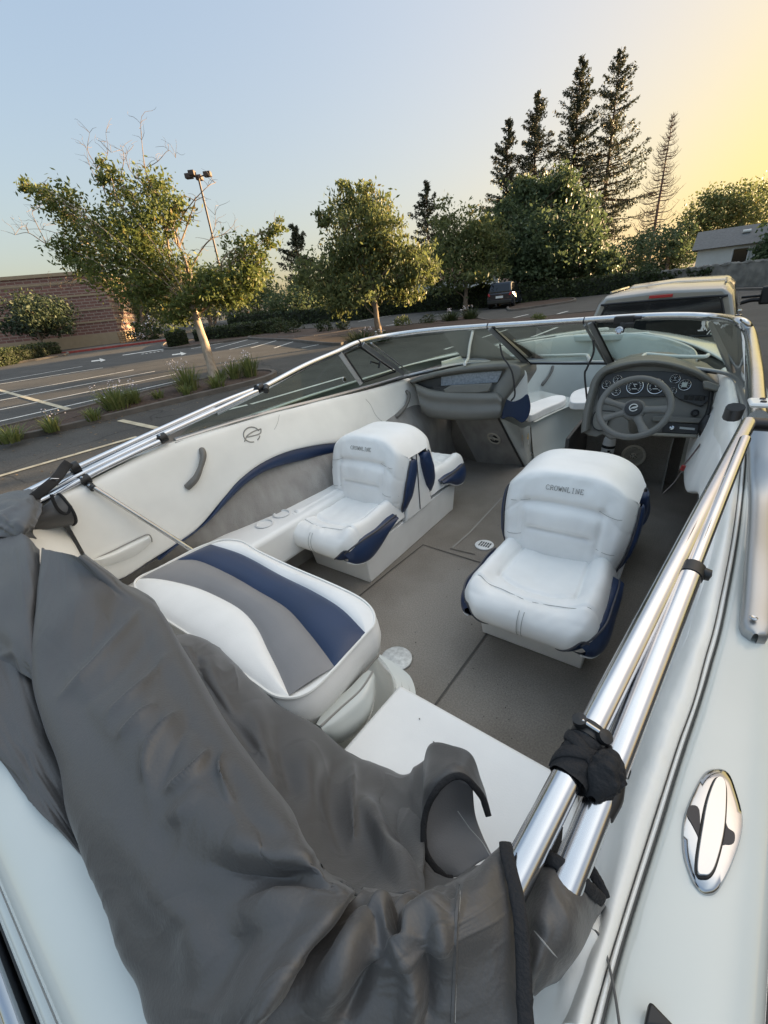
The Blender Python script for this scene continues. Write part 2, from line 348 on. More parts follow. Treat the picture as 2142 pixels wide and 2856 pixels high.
pl=SP.line([(1143,1226),(1100,1241),(1060,1248)],.004)
tube('panel_edge_trim',[Px(a,b,-1.985) for a,b in [(325,1622),(422,1565),(477,1531),(551,1478),(600,1425),(623,1393),(671,1339)]],.005,M['piping'],cp,6,30)
# seams + emblem on the panel
def seam(pts,sf,r=.0013,m='seam',parent=cp,name='seam_line',off=.0005,seg=5):
    L=sf.line(pts,off)
    if len(L)>2: tube(name,L,r,M[m],parent,seg)
seam([(1020,1113),(1034,1130),(1048,1158),(1070,1178),(1100,1190),(1128,1191),(1150,1183),(1174,1167)],SP)
seam([(779,1157),(774,1180),(765,1198)],SP,.001)
EM=lambda pts,r=.0035: tube('emblem',SP.line(pts,.001,26),r,M['silver'],cp,6)
def circ(cx,cy,rx,ry,a0,a1,n=14,rot=0): return [(cx+rx*math.cos(math.radians(a)),cy+ry*math.sin(math.radians(a))) for a in np.linspace(a0,a1,n)]
EM(circ(702,1212,23,21,75,330)); EM(circ(702,1212,23,21,10,45)); EM([(682,1232),(690,1215),(708,1203),(728,1196)]); EM([(690,1219),(708,1215),(726,1208),(728,1196)])
# handles
def handle(pts,r,parent,lift=.03,sf=SP,m='console'):
    P=np.array([sf(a,b,.0) for a,b in pts]); P=cr(P,24); n=np.array([1,-.25,.35]) if sf is SP else np.array([0,-1,.3]); n=n/np.linalg.norm(n)
    t=np.linspace(0,1,24); P=P+n*(lift*np.sin(math.pi*t)**.6)[:,None]
    tube('grab_handle',P,np.interp(t,[0,.15,.5,.85,1],[.016,.017,.013,.019,.018]),M[m],parent,12)
M['handle']=mat('handle_rubber',(.16,.15,.135),.5,bump=.1,bscale=200)
handle([(563,1255),(564,1275),(556,1305),(543,1335),(522,1359)],.014,cp,m='handle')
handle([(1133,1092),(1136,1105),(1128,1130),(1116,1148),(1103,1163)],.014,cp,m='handle')
# armrest moulding at the aft end of the panel
def ridge(name,base,top,sf,h,m,parent,vec):
    A=np.array([sf(a,b,-.004) for a,b in base]); B=np.array([sf(a,b,-.004) for a,b in top])
    A=cr(A,20); B=cr(B,20); vec=np.asarray(vec,float)
    rows=[[a*(1-s)+b*s+vec*h*w_ for s,w_ in ((0,0),(.1,.35),(.35,.7),(.75,1),(.93,.8),(1,0))] for a,b in zip(A,B)]
    rows[0]=[a*(1-s)+b*s for (a,b),s in zip([(A[0],B[0])]*6,(0,.1,.35,.75,.93,1))]; rows[-1]=[A[-1]*(1-s)+B[-1]*s for s in (0,.1,.35,.75,.93,1)]
    return patch(name,rows,m,parent,30,20)
ridge('armrest',[(275,1583),(330,1569),(385,1545),(423,1510)],[(252,1562),(310,1540),(365,1513),(414,1492)],SP,.045,M['vinylb'],cp,(1,0,.3))
seam([(250,1566),(310,1538),(365,1511),(410,1491),(422,1500),(424,1512)],SP,.0025,off=.004)
# ---- side storage shelf with cup holders (both sides)
def rbox(name,x0,x1,y0,y1,z0,z1,m,parent,b=.02,seg=3):
    v,f=box_geo(x0,x1,y0,y1,z0,z1); o=new(name,v,f,m,parent,True,30); return bevel(o,b,seg)
sh=rbox('storage_shelf',-2.03,-1.74,.75,2.6,.2,.42,M['vinyl'],boat,.03,4)
shs=rbox('storage_shelf',-.03,.16,.745,1.42,.1,.424,M['gel'],boat,.03,4)
def cup(px,py,z,r,parent,depth_=.05):
    c=Pz(px,py,z); lathe('cup_holder',[(r*.78,-.03),(r*.8,.0015),(r,.002),(r*1.02,.006),(r*.86,.008),(r*.8,.004),(r*.74,-.028)],c,(0,0,1),M['white'],parent,28)
cup(738,1462,.421,.052,sh); cup(786,1434,.421,.052,sh)
cup(1812,1855,.421,.058,shs); cup(1830,1770,.421,.058,shs)
# ---- back-to-back lounge seats
def gridmesh(name,G,m,parent,sx,angle=None):
    nu,nv=G.shape[:2]; f=grid_faces(nu,nv)
    if sx<0: G=MXS(G); f=[q[::-1] for q in f]
    else: G=G+PTS
    return new(name,G,f,M[m] if isinstance(m,str) else m,parent,True,angle)
MXS=lambda P: MX(P)*np.array([1,1,.95])+np.array([0,-.02,0])
PTS=np.array([0,.035,0])
XC,YM=-1.605,2.025
LET={'C':[[(.95,.82),(.75,.97),(.45,1),(.15,.85),(.02,.5),(.15,.15),(.45,0),(.75,.03),(.97,.2)]],
'R':[[(.15,0),(.15,1),(.6,1),(.85,.88),(.85,.65),(.6,.5),(.15,.5)],[(.5,.5),(.75,.15),(1.,0)],[(0,0),(.3,0)]],
'O':[[(.5,1),(.15,.85),(.02,.5),(.15,.15),(.5,0),(.85,.15),(.98,.5),(.85,.85),(.5,1)]],
'W':[[(0,1),(.3,0),(.5,.8),(.72,0),(1,1)],[(-.05,1),(.15,1)],[(.88,1),(1.08,1)]],
'N':[[(.1,0),(.1,1),(.88,0),(.88,1)],[(0,0),(.25,0)],[(.75,1),(1,1)]],
'L':[[(.2,1),(.2,0),(.85,0),(.88,.2)],[(.05,1),(.4,1)]],'I':[[(.5,0),(.5,1)],[(.3,0),(.7,0)],[(.3,1),(.7,1)]],
'E':[[(.85,.85),(.82,1),(.2,1),(.2,0),(.85,0),(.9,.2)],[(.2,.52),(.65,.52)],[(.05,1),(.2,1)],[(.05,0),(.2,0)]]}
def lettering(name,txt,fn,w,h,adv,m,parent,th=.09):
    """strokes laid on surface fn(u,v) (metres across, metres up) -> (point, normal)"""
    mb=MB(); n=len(txt); x0=-adv*n/2
    for i,ch in enumerate(txt):
        for st in LET[ch]:
            P=np.array(st,float)
            Q=[]
            for a,b in zip(P[:-1],P[1:]):
                for t in np.linspace(0,1,3,endpoint=False): Q.append(a*(1-t)+b*t)
            Q.append(P[-1]); pts=[]
            for a,b in Q:
                p,nn=fn(x0+adv*(i+.5)+(a-.5)*w,(b-.5)*h); pts.append(p+nn*.0012)
            v,f=tube_geo(pts,h*th,5); mb.add(v,f)
    return mb.build(name,M[m],parent)
def side(u,a=.8): return np.clip((np.abs(u)-a)/(1-a),0,1)
SEATPARTS=[]
def crease(d,w): return np.exp(-(d/w)**2)
def make_seat(sx,label=None):
    v,f=hexa([(XC-.22,1.485,0),(XC+.235,1.485,0),(XC+.235,2.56,0),(XC-.22,2.56,0),(XC-.24,1.45,.24),(XC+.25,1.45,.24),(XC+.25,2.58,.24),(XC-.24,2.58,.24)])
    if sx<0: v=MXS(v); f=[q[::-1] for q in f]
    else: v=v+PTS
    base=new('lounge_seat',v,f,M['vinyl'],boat,True,30); bevel(base,.008)
    def half(flip):
        vi=None
        fl=(lambda G:G) if not flip else (lambda G:np.stack([G[...,0],2*YM-G[...,1],G[...,2]],-1))
        def put(name,G,m,nrm=True):
            G=fl(G); 
            if flip: G=G[::-1]
            return gridmesh(name,G,m,base,sx)
        def ln(name,P,r,m,seg=6,n=None):
            P=fl(np.asarray(P,float)); P=MXS(P) if sx<0 else P+PTS
            return tube(name,P,r,M[m],base,seg,n)
        nu,nv=81,90
        pr=cr([(1.86,.385),(1.74,.388),(1.6,.385),(1.48,.388),(1.40,.397),(1.335,.39),(1.292,.352),(1.285,.30),(1.307,.255),(1.365,.228),(1.47,.222)],nv)
        hw=cr([[.262],[.272],[.283],[.288],[.286],[.272],[.255],[.245],[.235],[.225],[.21]],nv)[:,0]
        u=np.linspace(-1,1,nu); U,Yp=np.meshgrid(u,pr[:,0],indexing='ij'); Zp=np.broadcast_to(pr[:,1],U.shape).copy(); HW=np.broadcast_to(hw,U.shape)
        vi=np.linspace(0,1,nv); V=np.broadcast_to(vi,U.shape); topm=np.clip((.66-V)/.12,0,1)
        X=XC+HW*U
        Z=Zp-.105*side(U,.83)**2.2*np.clip((.8-V)/.3,.0,1)
        Yo=Yp+.07*side(U,.72)**2*np.clip((V-.45)/.2,0,1)
        bol=.040*np.exp(-((np.abs(U)-.76)/.15)**2)*np.clip((.52-V)/.14,0,1)
        Z+=bol*topm-.010*np.exp(-(U/.5)**2)*np.clip((.5-V)/.2,0,1)
        # creases
        ys=1.455+.05*np.clip(np.abs(U)/.55,0,1)**3
        Z-=.016*crease(Yp-ys,.011)*(np.abs(U)<.6)*topm
        Z-=.016*crease(np.abs(U)-.57+.05*(Yp-1.5),.03)*np.clip((Yp-1.47)/.03,0,1)*topm
        y2=1.375+.035*np.abs(U)
        Z-=.009*crease(Yp-y2,.007)*topm
        ev=np.clip((V-.42)/.05,0,1)
        nrm_y=crease(U,.022)*ev*.004
        Yo+=nrm_y
        wob=vn(U*3.1+sx*3+flip*9,Yp*9,3)*.009+vn(U*9+Yp*6,Yp*30,5+sx)*.0045
        Z+=wob*topm
        lim=lambda v:np.interp(v,[.50,.56,.62,.70,.80,.90,1.],[1.1,1.0,.93,.83,.66,.50,.42])
        GC=np.stack([X,Yo,Z],-1); cu=put('seat_cushion',GC,'vinyl'); cu.data.materials.append(M['navy'])
        mi=[]
        for i in range(nu-1):
            for j in range(nv-1): 
                ii=i if not flip else nu-2-i
                mi.append(1 if abs((u[ii]+u[ii+1])/2)>lim((vi[j]+vi[j+1])/2) else 0)
        cu.data.polygons.foreach_set('material_index',np.array(mi,np.int32))
        for e in (-1,1):
            P_=[]
            for j in range(int(.53*nv),nv-6):
                q_=min(1,lim(vi[j]))*e; a_=(q_+1)/2*(nu-1); i0=int(min(a_,nu-2)); t_=a_-i0; P_.append(GC[i0,j]*(1-t_)+GC[i0+1,j]*t_)
            ln('piping',np.array(P_)+np.array([0,-.001,0]),.0045,'piping',6)
        for uu in (np.linspace(-.97,-.06,26),np.linspace(.06,.97,26)):
            P_=[]
            for q_ in uu:
                jj=np.argmin(np.abs(pr[int(.2*nv):int(.62*nv),0]-(1.378+.035*abs(q_))))+int(.2*nv); P_.append(GC[int((q_+1)/2*(nu-1)),jj]+np.array([0,0,.0006]))
            ln('seam_line',cr(np.array(P_)[::5],30),.0011,'seam',5)
        if not flip:
            for du in (-.045,.035): ln('stitch_line',np.stack([X,Yo,Z],-1)[int((du+1)/2*(nu-1)),48:78]+np.array([0,-.001,.0005]),.0012,'stitch',5)
        # backrest
        nu,nv=81,80
        pr=cr([(1.78,.30),(1.762,.38),(1.768,.46),(1.782,.56),(1.803,.645),(1.828,.725),(1.846,.765),(1.875,.783),(1.93,.787),(2.032,.784)],nv)
        hw=cr([[.245],[.262],[.276],[.285],[.290],[.291],[.290],[.288],[.286],[.285]],nv)[:,0]
        u=np.linspace(-1,1,nu); U,Yp=np.meshgrid(u,pr[:,0],indexing='ij'); Zp=np.broadcast_to(pr[:,1],U.shape).copy(); HW=np.broadcast_to(hw,U.shape)
        V=np.broadcast_to(np.linspace(0,1,nv),U.shape); X=XC+HW*U
        fr=np.clip((.72-V)/.1,0,1)
        Y=Yp+.085*side(U,.80)**2.3*np.clip((.86-V)/.15,0.,1)
        zt_=.787-.135*np.abs(U)**3.6; Zb=.30+(Zp-.30)*(zt_-.30)/.487
        ztop=.655+.015*np.cos(U*3)-.04*np.clip((np.abs(U)-.58)/.4,0,1)
        Y+=.026*crease(Zp-.632,.020)*np.clip((.66-np.abs(U))/.12,0,1)*fr-.006*np.exp(-((Zp-.57)/.06)**2)*np.clip((.66-np.abs(U))/.15,0,1)*fr
        Y+=.006*crease(Zp-ztop,.006)*fr*(np.abs(U)>.5)
        Y+=.019*crease(Zp-.50,.012)*np.clip((.56-np.abs(U))/.1,0,1)*fr
        Y+=.012*crease(np.abs(U)-.60,.045)*crease(Zp-.55,.12)*fr
        Y+=.006*crease(Zp-(.44-.05*(np.abs(U)-.6)),.006)*fr*(np.abs(U)>.58)
        Y+=(vn(U*3+sx*5,Zp*9,8+flip)*.009+vn(U*9+Zp*7,Zp*30,9)*.0038)*fr
        GB=np.stack([X,Y,Zb],-1); put('backrest',GB,'vinyl')
        if not flip:
            from_u=lambda a:(a/.268+1)/2*(nu-1)
            def fn(a,b):
                i=from_u(sx*a); j=np.argmin(np.abs(Zb[nu//2]-(.712+b))); 
                i0=int(np.clip(i,0,nu-2)); t=i-i0; p=GB[i0,j]*(1-t)+GB[i0+1,j]*t
                p=p.copy(); p[2]=.712+b; zz=Zb[nu//2]; p[1]=np.interp(.712+b,zz[:56],Yp[nu//2][:56])-.0005
                p=MXS(p) if sx<0 else p+PTS
                return p,np.array([0,-.95,.3])
            lettering('lettering','CROWNLINE',fn,.0135,.021,.0168,'silver',base,.062)
        for e in (-1,1):
            for zz,u0 in ((.632,.52),(.46,.60)):
                P_=[]
                for q_ in np.linspace(u0,.97,16):
                    i_=int((e*q_+1)/2*(nu-1)); jj=np.argmin(np.abs(Zb[i_,:50]-(zz-.05*(q_-u0)))); P_.append(GB[i_,jj]+np.array([0,-.0008,0]))
                ln('seam_line',cr(np.array(P_)[::5],20),.0011,'seam',5)
        # navy side bolsters on the backrest
        for e in (-1,1):
            idx=0 if e<0 else nu-1
            E_=GB[idx,2:56:3]; dx=np.array([e,0,0]); ys=np.array([0,1,0])
            tp_=np.sin(math.pi*np.clip(np.linspace(.04,.97,len(E_)),0,1))[:,None]**.5; wdt=.095*tp_
            G=np.stack([E_-ys*.012,E_+dx*.020*tp_-ys*.002,E_+dx*.026*tp_+ys*wdt*.5,E_+dx*.012*tp_+ys*wdt*.95,E_-dx*.03+ys*wdt],1)
            if e>0: G=G[:,::-1]
            G=pgrid(G,40,14); put('back_bolster',G[::-1],'navy')
            ln('piping',E_-ys*.012+dx*.004,.0045,'piping',6)
            # seat fin
            up=np.array([(1.315,.30),(1.355,.335),(1.43,.352),(1.55,.345),(1.66,.350),(1.745,.345)]); lo=np.array([(1.318,.255),(1.36,.228),(1.44,.218),(1.54,.24),(1.635,.29),(1.735,.325)])
            inn=np.array([.06,.022,0,0,0,.006]); rows=[]
            for (yu,zu),(yl,zl),k_ in zip(up,lo,inn):
                xe=XC+e*(.287-k_)
                rows.append([(xe-e*.03,yu,zu+.012),(xe,yu,zu),(xe+e*.020,(yu+yl)/2,(zu*.55+zl*.45)),(xe+e*.010,yl,zl),(xe-e*.03,yl+.01,zl-.004)])
            G=pgrid(rows,36,14)
            if e>0: G=G[:,::-1]
            put('seat_bolster',G,'navy')
            ln('piping',[(XC+e*(.288-k_),yu-.002,zu+.006) for (yu,zu),k_ in zip(up,inn)],.0045,'piping',6,30)
            ln('trim',[(XC+e*(.292-k_),yl,zl-.003) for (yl,zl),k_ in zip(lo,inn)],.004,'vinyl',6,30)
    half(False); half(True)
    for e in (-1,1):
        xe=XC+e*.272
        P=[(xe,1.86,.24),(xe,2.19,.24),(xe,2.12,.52),(xe,2.05,.645),(xe,2.0,.645),(xe,1.93,.52)]
        v=np.array(P+[(a-e*.08,b,c) for a,b,c in P]); k=6
        f=[tuple(range(k)),tuple(range(k,2*k))[::-1]]+[(i,k+i,k+(i+1)%k,(i+1)%k) for i in range(k)]
        if (e<0)!=(sx<0): pass
        v=MXS(v) if sx<0 else v+PTS
        if e*sx<0: f=[q[::-1] for q in f]
        o=new('side_gusset',v,f,M['vinyl'],base,True,30); bevel(o,.012,3)
        P2=np.array([(xe+e*.003,2.025,.26),(xe+e*.004,2.022,.5),(xe+e*.003,2.02,.65)])
        tube('piping',MXS(P2) if sx<0 else P2+PTS,.003,M['piping'],base,6,12)
    return base
make_seat(1); make_seat(-1)
# ---- engine box with sun pad
ZP=.57
OUT=[(390,1612),(440,1588),(493,1560),(545,1533),(588,1516),(625,1507),(674,1512),(722,1540),(812,1583),(903,1622),(981,1658),(1023,1686),(1042,1716),(1040,1745),(1020,1768),(975,1818),(930,1868),(885,1912),(850,1936),(812,1946),(764,1938),(715,1905),(662,1866),(560,1790),(445,1715),(395,1665),(378,1632)]
O3=np.array([Pz(a,b,ZP) for a,b in OUT]); O3=cr(O3,120,True); cen=O3.mean(0)
def ring(off,z,A=O3):
    T=np.roll(A,-2,0)-np.roll(A,2,0); N=np.stack([T[:,1],-T[:,0],T[:,2]*0],1); N/=np.linalg.norm(N,axis=1,keepdims=True)+1e-9
    if ((N*(A-A.mean(0))).sum()<0): N=-N
    Q=A+N*off; Q[:,2]=z; return Q
def lay(name,rings,m,parent,rev=None):
    R=np.array(rings); f=grid_faces(len(R),R.shape[1],False,True)
    A=O3; ar_=np.sum(A[:,0]*np.roll(A[:,1],-1)-np.roll(A[:,0],-1)*A[:,1])
    if ar_>0: f=[q[::-1] for q in f]
    return new(name,R,f,m,parent,True,50)
fw_=lambda R,dy: R+np.stack([0*R[:,0],dy*np.clip((R[:,1]-cen[1])/.25,-.3,1),0*R[:,0]],1)
eb=lay('engine_box',[ring(-.03,.44),ring(-.02,.43),ring(-.005,.36),fw_(ring(.005,.24),.06),fw_(ring(.008,.16),.09),fw_(ring(.022,.155),.10),fw_(ring(.024,.11),.105),fw_(ring(.04,.105),.115),fw_(ring(.042,.06),.12),fw_(ring(.055,.055),.13),fw_(ring(.058,0),.135)],M['gel'],boat)
sk=lay('sun_pad',[ring(-.05,ZP-.010),ring(-.012,ZP+.0),ring(0,ZP-.002),ring(.012,ZP-.03),ring(.016,ZP-.07),ring(.008,ZP-.115),ring(-.012,ZP-.135),ring(-.06,ZP-.14)],M['vinyl'],boat)
tube('piping',ring(.002,ZP+.002),.005,M['vinylb'],sk,6,None,True); tube('piping',ring(.0,ZP-.004),.0025,M['seam'],sk,5,None,True)
tube('lower_piping',ring(.006,ZP-.125),.004,M['seam'],sk,5,None,True)
# pad top in four coloured panels
c1=[(588,1518),(674,1546),(782,1604),(873,1649),(951,1697),(1020,1766)]
c2=[(493,1562),(553,1564),(638,1601),(722,1649),(800,1697),(860,1763),(903,1818),(933,1854+6)]
c3=[(390,1614),(450,1616),(541,1637),(613,1667),(674,1703),(716,1751),(746,1812),(776,1872),(806,1941)]
fw=[(588,1518),(625,1508),(674,1513),(722,1541),(812,1584),(903,1623),(981,1659),(1023,1687),(1041,1716),(1039,1744),(1020,1766)]
rt1=[(1020,1766),(975,1818),(933,1860)]; rt2=[(933,1860),(885,1912),(850,1935),(806,1941)]
af=[(390,1614),(379,1632),(396,1664),(446,1714),(560,1789),(662,1865),(715,1904),(764,1937),(806,1941)]
def z0(P,n=40): return cr(np.array([Pz(a,b,ZP+.004) for a,b in P]),n)
def padpanel(name,A,B,m,puff=.012):
    A,B=z0(A),z0(B); nv=14; t=np.linspace(0,1,nv)[None,:,None]; G=A[:,None]*(1-t)+B[:,None]*t
    d=np.linalg.norm(A-B,axis=1)[:,None]; e=np.minimum(t[...,0],1-t[...,0])*d
    s=np.linspace(0,1,40)[:,None]*1.0; es=np.minimum(s,1-s)*1.0
    h=puff*(1-np.exp(-e/.028))*(1-np.exp(-es/.03)); xy=G[...,:2]
    h=h+.012*np.exp(-(np.linalg.norm(xy-cen[:2],axis=2)/.45)**2)*(1-np.exp(-e/.03))+.003*vn(xy[...,0]*7,xy[...,1]*7,2)*(1-np.exp(-e/.03))
    G[...,2]+=h; f=grid_faces(40,nv); 
    nz=np.cross(G[20,7]-G[19,7],G[20,8]-G[20,7])[2]
    if nz<0: f=[q[::-1] for q in f]
    return new(name,G,f,M[m],sk,True)
padpanel('pad_panel',fw,c1,'vinyl',.008); padpanel('pad_stripe',c1,c2,'navy'); padpanel('pad_stripe',c2,c3,'greyv'); padpanel('pad_panel',c3,af,'vinyl')
# moulded armrest on the side of the engine box
SE=Surf(eb)
q=[(903,2030),(960,1990),(1010,1945),(1040,1885)]; 
A=np.array([Pz(a,b,.47) for a,b in [(890,2025),(945,1975),(1000,1925),(1035,1873)]]); A=cr(A,24)
t=np.linspace(0,1,24)[:,None]; w_=np.sin(math.pi*np.clip(t,0.02,.98))**.35
rows=[[a+np.array(dx)*ww[0] for dx in ((-.03,0,.0),(.005,0,.006),(.03,-.005,.0),(.045,-.008,-.03),(.043,-.008,-.07),(.02,0,-.13),(-.03,.01,-.14))] for a,ww in zip(A,w_)]
patch('armrest',rows,M['gel'],boat,40,24)
tube('armrest_trim',A+np.array([.008,0,.006]),.0035,M['seam'],boat,6)
# ---- aft jump seats
js=[Pz(a,b,.42) for a,b in [(1100,1935),(1300,2042),(1500,2152)]]
z_=.42
P=[(-.585,.72),(-.05,.70),(.02,.45),(.02,.05),(-.62,.05),(-.60,.45)]
def slab(name,P,z0_,z1_,m,parent,bv=.02,seg=3):
    k=len(P); v=np.array([(a,b,z0_) for a,b in P]+[(a,b,z1_) for a,b in P]); f=[tuple(range(k)),tuple(range(k,2*k))[::-1]]+[(i,k+i,k+(i+1)%k,(i+1)%k) for i in range(k)]
    ar_=sum(P[i][0]*P[(i+1)%k][1]-P[(i+1)%k][0]*P[i][1] for i in range(k))
    if ar_>0: f=[q[::-1] for q in f]
    o=new(name,v,f,m,parent,True,30); return bevel(o,bv,seg)
slab('jump_seat',P,.0,.42,M['vinyl'],boat,.015); 
P2=[(-2-a,b) for a,b in P]; P2=[(-2.02,.95),(-1.60,.95),(-1.55,.05),(-2.02,.05)]
slab('jump_seat',P2,.0,.43,M['vinyl'],boat,.03)
# ---- transom, hull and side decks
edge=lambda y:.120+.10*min(1.4,max(0,y))
ST=[((1560,2870),(1640,2890),(1668,2890)),((1650,2590),(1712,2640),(1737,2622)),((1720,2293),(1822,2293),(1840,2296)),((1769,2160),(1864,2163),(1875,2180)),((1810,2035),(1896,2065),(1908,2077)),((1855,1925),(1935,1958),(1947,1961)),((1888,1848),(1966,1842),(1979,1854)),((1938,1709),(2003,1700),(2019,1700)),((2004,1450),(2051,1440),(2064,1440))]
dk=[]; 
for a,b,c in ST:
    A=Pz(*a,.885); B=Pz(*b,.905); Cc=Pz(*c,.903)
    e=edge(Cc[1]); dk.append((A,B,Cc,np.array([e,Cc[1],.895])))
for y,a,b,c,d in ((2.0,.118,.17,.182,.285),(2.8,.11,.17,.183,.29),(3.4,.085,.15,.163,.262)): dk.append((np.array([a,y,.9]),np.array([b,y,.915]),np.array([c,y,.915]),np.array([d,y,.9])))
M['seam2']=mat('gunwale_seam',(.10,.10,.098),.7)
roll=[[A+np.array([-.012,0,-.12]),A+np.array([-.006,0,-.03]),A*.85+B*.15+np.array([0,0,.018]),A*.5+B*.5+np.array([0,0,.026]),B*.85+A*.15+np.array([0,0,.014]),B+np.array([0,0,-.004])] for A,B,C_,D in dk]
RO=patch('bolster_roll',roll,M['vinylb'],boat,90,26,lambda U,V:(.002*vn(U*60,V*5,4)+.001*vn(U*140,V*9,6))*np.sin(math.pi*np.clip(V,0,1)))
bd=[[B+np.array([0,0,-.006]),B*.7+C_*.3+np.array([0,0,.006]),B*.3+C_*.7+np.array([0,0,.006]),C_+np.array([0,0,-.006])] for A,B,C_,D in dk]
patch('bead_trim',bd,M['vinyl'],boat,90,10)
tube('seam_line',[b[1]+np.array([0,0,-.002]) for b in dk],.0013,M['seam2'],boat,5,80)
tube('seam_line',[b[2]+np.array([0,0,-.003]) for b in dk],.0017,M['seam2'],boat,5,80)
hl=[[C_+np.array([.002,0,-.006]),C_+np.array([.008,0,.003]),C_*.6+D*.4+np.array([0,0,.006]),C_*.15+D*.85+np.array([0,0,.003]),D+np.array([0.012,0,-.012]),D+np.array([.022,0,-.05]),D+np.array([.024,0,-.10])] for A,B,C_,D in dk]
# deck continues to the bow
for y,e in ((4.2,.13),(4.9,-.12),(5.5,-.45),(5.95,-.85)):
    i_=e-.16; hl.append([np.array([i_,y-.05,.93]),np.array([i_+.006,y-.05,.945]),np.array([i_*.6+e*.4,y,.95]),np.array([e-.02,y,.945]),np.array([e,y,.93]),np.array([e+.012,y+.01,.89]),np.array([e+.014,y+.01,.83])])
DK=patch('side_deck',hl,M['gel'],boat,120,24)
hlm=[[MX(p)+np.array([0,0,.05 if p[1]<3.8 else .02]) for p in r][::-1] for r in hl[1:]]; patch('side_deck',hlm,M['gel'],boat,110,24)
rr=[r[-1] for r in hl]
def hullside(rr,name='hull'):
    rows=[[p,p+np.array([.006,0,-.03]),p*np.array([.97,1,1])+np.array([-.03,0,-.5]),p*np.array([.94,1,1])+np.array([-.06,0,-.90]),p*np.array([.25,1,1])+np.array([-.75,0,-1.25])] for p in rr]
    return rows
hs=hullside(rr); patch('hull_side',hs,M['gel'],boat,60,12); patch('hull_side',[[MX(p) for p in r][::-1] for r in hs],M['gel'],boat,60,12)
rubp=np.array(rr)+np.array([.008,0,.0])
for mm in (0,1):
    P_=MX(rubp) if mm else rubp
    rb=tube('rub_rail',P_,.018,M['black'],boat,8,90); q_=P_+np.array([.014*(1-2*mm),0,.006]); tube('rub_insert',q_,.008,M['tube'],rb,6,90)
SD_=Surf(DK)
# transom
tr=[]
for x in np.linspace(-2.15,.16,14):
    tr.append([(x,.12,.87),(x,-.03,.885),(x,-.075,.88),(x,-.115,.855),(x,-.125,.83),(x,-.128,.80),(x,-.13,.79),(x,-.175,.62),(x,-.19,.5),(x,-.2,.2)])
patch('transom',[[np.array(p) for p in r] for r in tr],M['gel'],boat,30,50)
tx=np.linspace(-2.15,.16,30)
rows=[[np.array([x,-.128,.795]),np.array([x,-.142,.79]),np.array([x,-.147,.775]),np.array([x,-.143,.77]),np.array([x,-.149,.765]),np.array([x,-.145,.76]),np.array([x,-.151,.755]),np.array([x,-.147,.748]),np.array([x,-.155,.742]),np.array([x,-.150,.73])] for x in tx]
patch('transom_trim',rows,M['gel'],boat,30,60)
tube('trim_seam',[(x,-.131,.797) for x in tx],.002,M['seam'],boat,5)
slab('swim_platform',[(-1.9,-.2),(-.1,-.2),(-.2,-.75),(-1.8,-.75)],.34,.42,M['gel'],boat,.03)
tube('platform_rail',[(x,-.24,.44) for x in np.linspace(-1.8,-.2,12)],.02,M['chrome'],boat,10)
rbox('transom_gap',-1.95,-.05,-.215,-.19,.42,.47,M['black'],boat,.004)
# inner stern bulkhead and aft corner pads
new('stern_bulkhead',[(-2.05,.10,0),(.05,.10,0),(.05,.10,.88),(-2.05,.10,.88)],[(3,2,1,0)],M['vinylb'],boat,False)
cc=[[Pz(a,b,z) for a,b,z in r] for r in [[(1450,2900,.86),(1560,2890,.895),(1640,2885,.90),(1672,2885,.893)],[(1440,2720,.84),(1560,2700,.90),(1660,2690,.91),(1708,2700,.895)],[(1450,2560,.80),(1560,2560,.895),(1660,2580,.915),(1722,2610,.895)],[(1480,2470,.70),(1570,2470,.85),(1660,2500,.90),(1716,2545,.88)]]]
CO=patch('corner_pad',cc,M['vinylb'],boat,30,30,lambda U,V:.002*vn(U*9,V*9,3))
tube('corner_seam',[Pz(a,b,.915) for a,b in [(1650,2590),(1672,2610),(1690,2660),(1705,2720),(1718,2790),(1728,2860)]],.0013,M['seam2'],boat,5,30)
cc2=[[Px(a,b,x) for a,b,x in r] for r in [[(60,1480,-1.93),(120,1475,-1.98),(165,1468,-2.03),(182,1474,-2.045)],[(80,1540,-1.80),(150,1520,-1.90),(200,1512,-1.98),(210,1520,-2.0)],[(160,1620,-1.72),(210,1600,-1.8),(235,1570,-1.93),(240,1570,-1.97)],[(220,1680,-1.68),(260,1650,-1.75),(290,1620,-1.9),(300,1620,-1.95)]]]
patch('corner_pad',cc2,M['vinylb'],boat,24,24)
# ---- windshield
A_=np.array
TOPR=[Px(600,1150,-2.13),Px(660,1120,-2.13),Px(740,1080,-2.135),Px(850,1022,-2.14),Px(940,983,-2.13),Px(1000,956,-2.09),Py(1080,938,2.86),Py(1200,922,3.05),Py(1361,910,3.17),Py(1500,902,3.2),Py(1640,893,3.2),Py(1780,884,3.17),Py(1900,881,3.12),Py(2000,886,3.0),Px(2062,898,.09),Px(2088,922,.13),Px(2098,960,.14),Px(2107,1030,.14),Px(2111,1100,.14),Px(2114,1165,.14)]
ws=tube('windshield',TOPR,.021,M['alu'],boat,12,140)
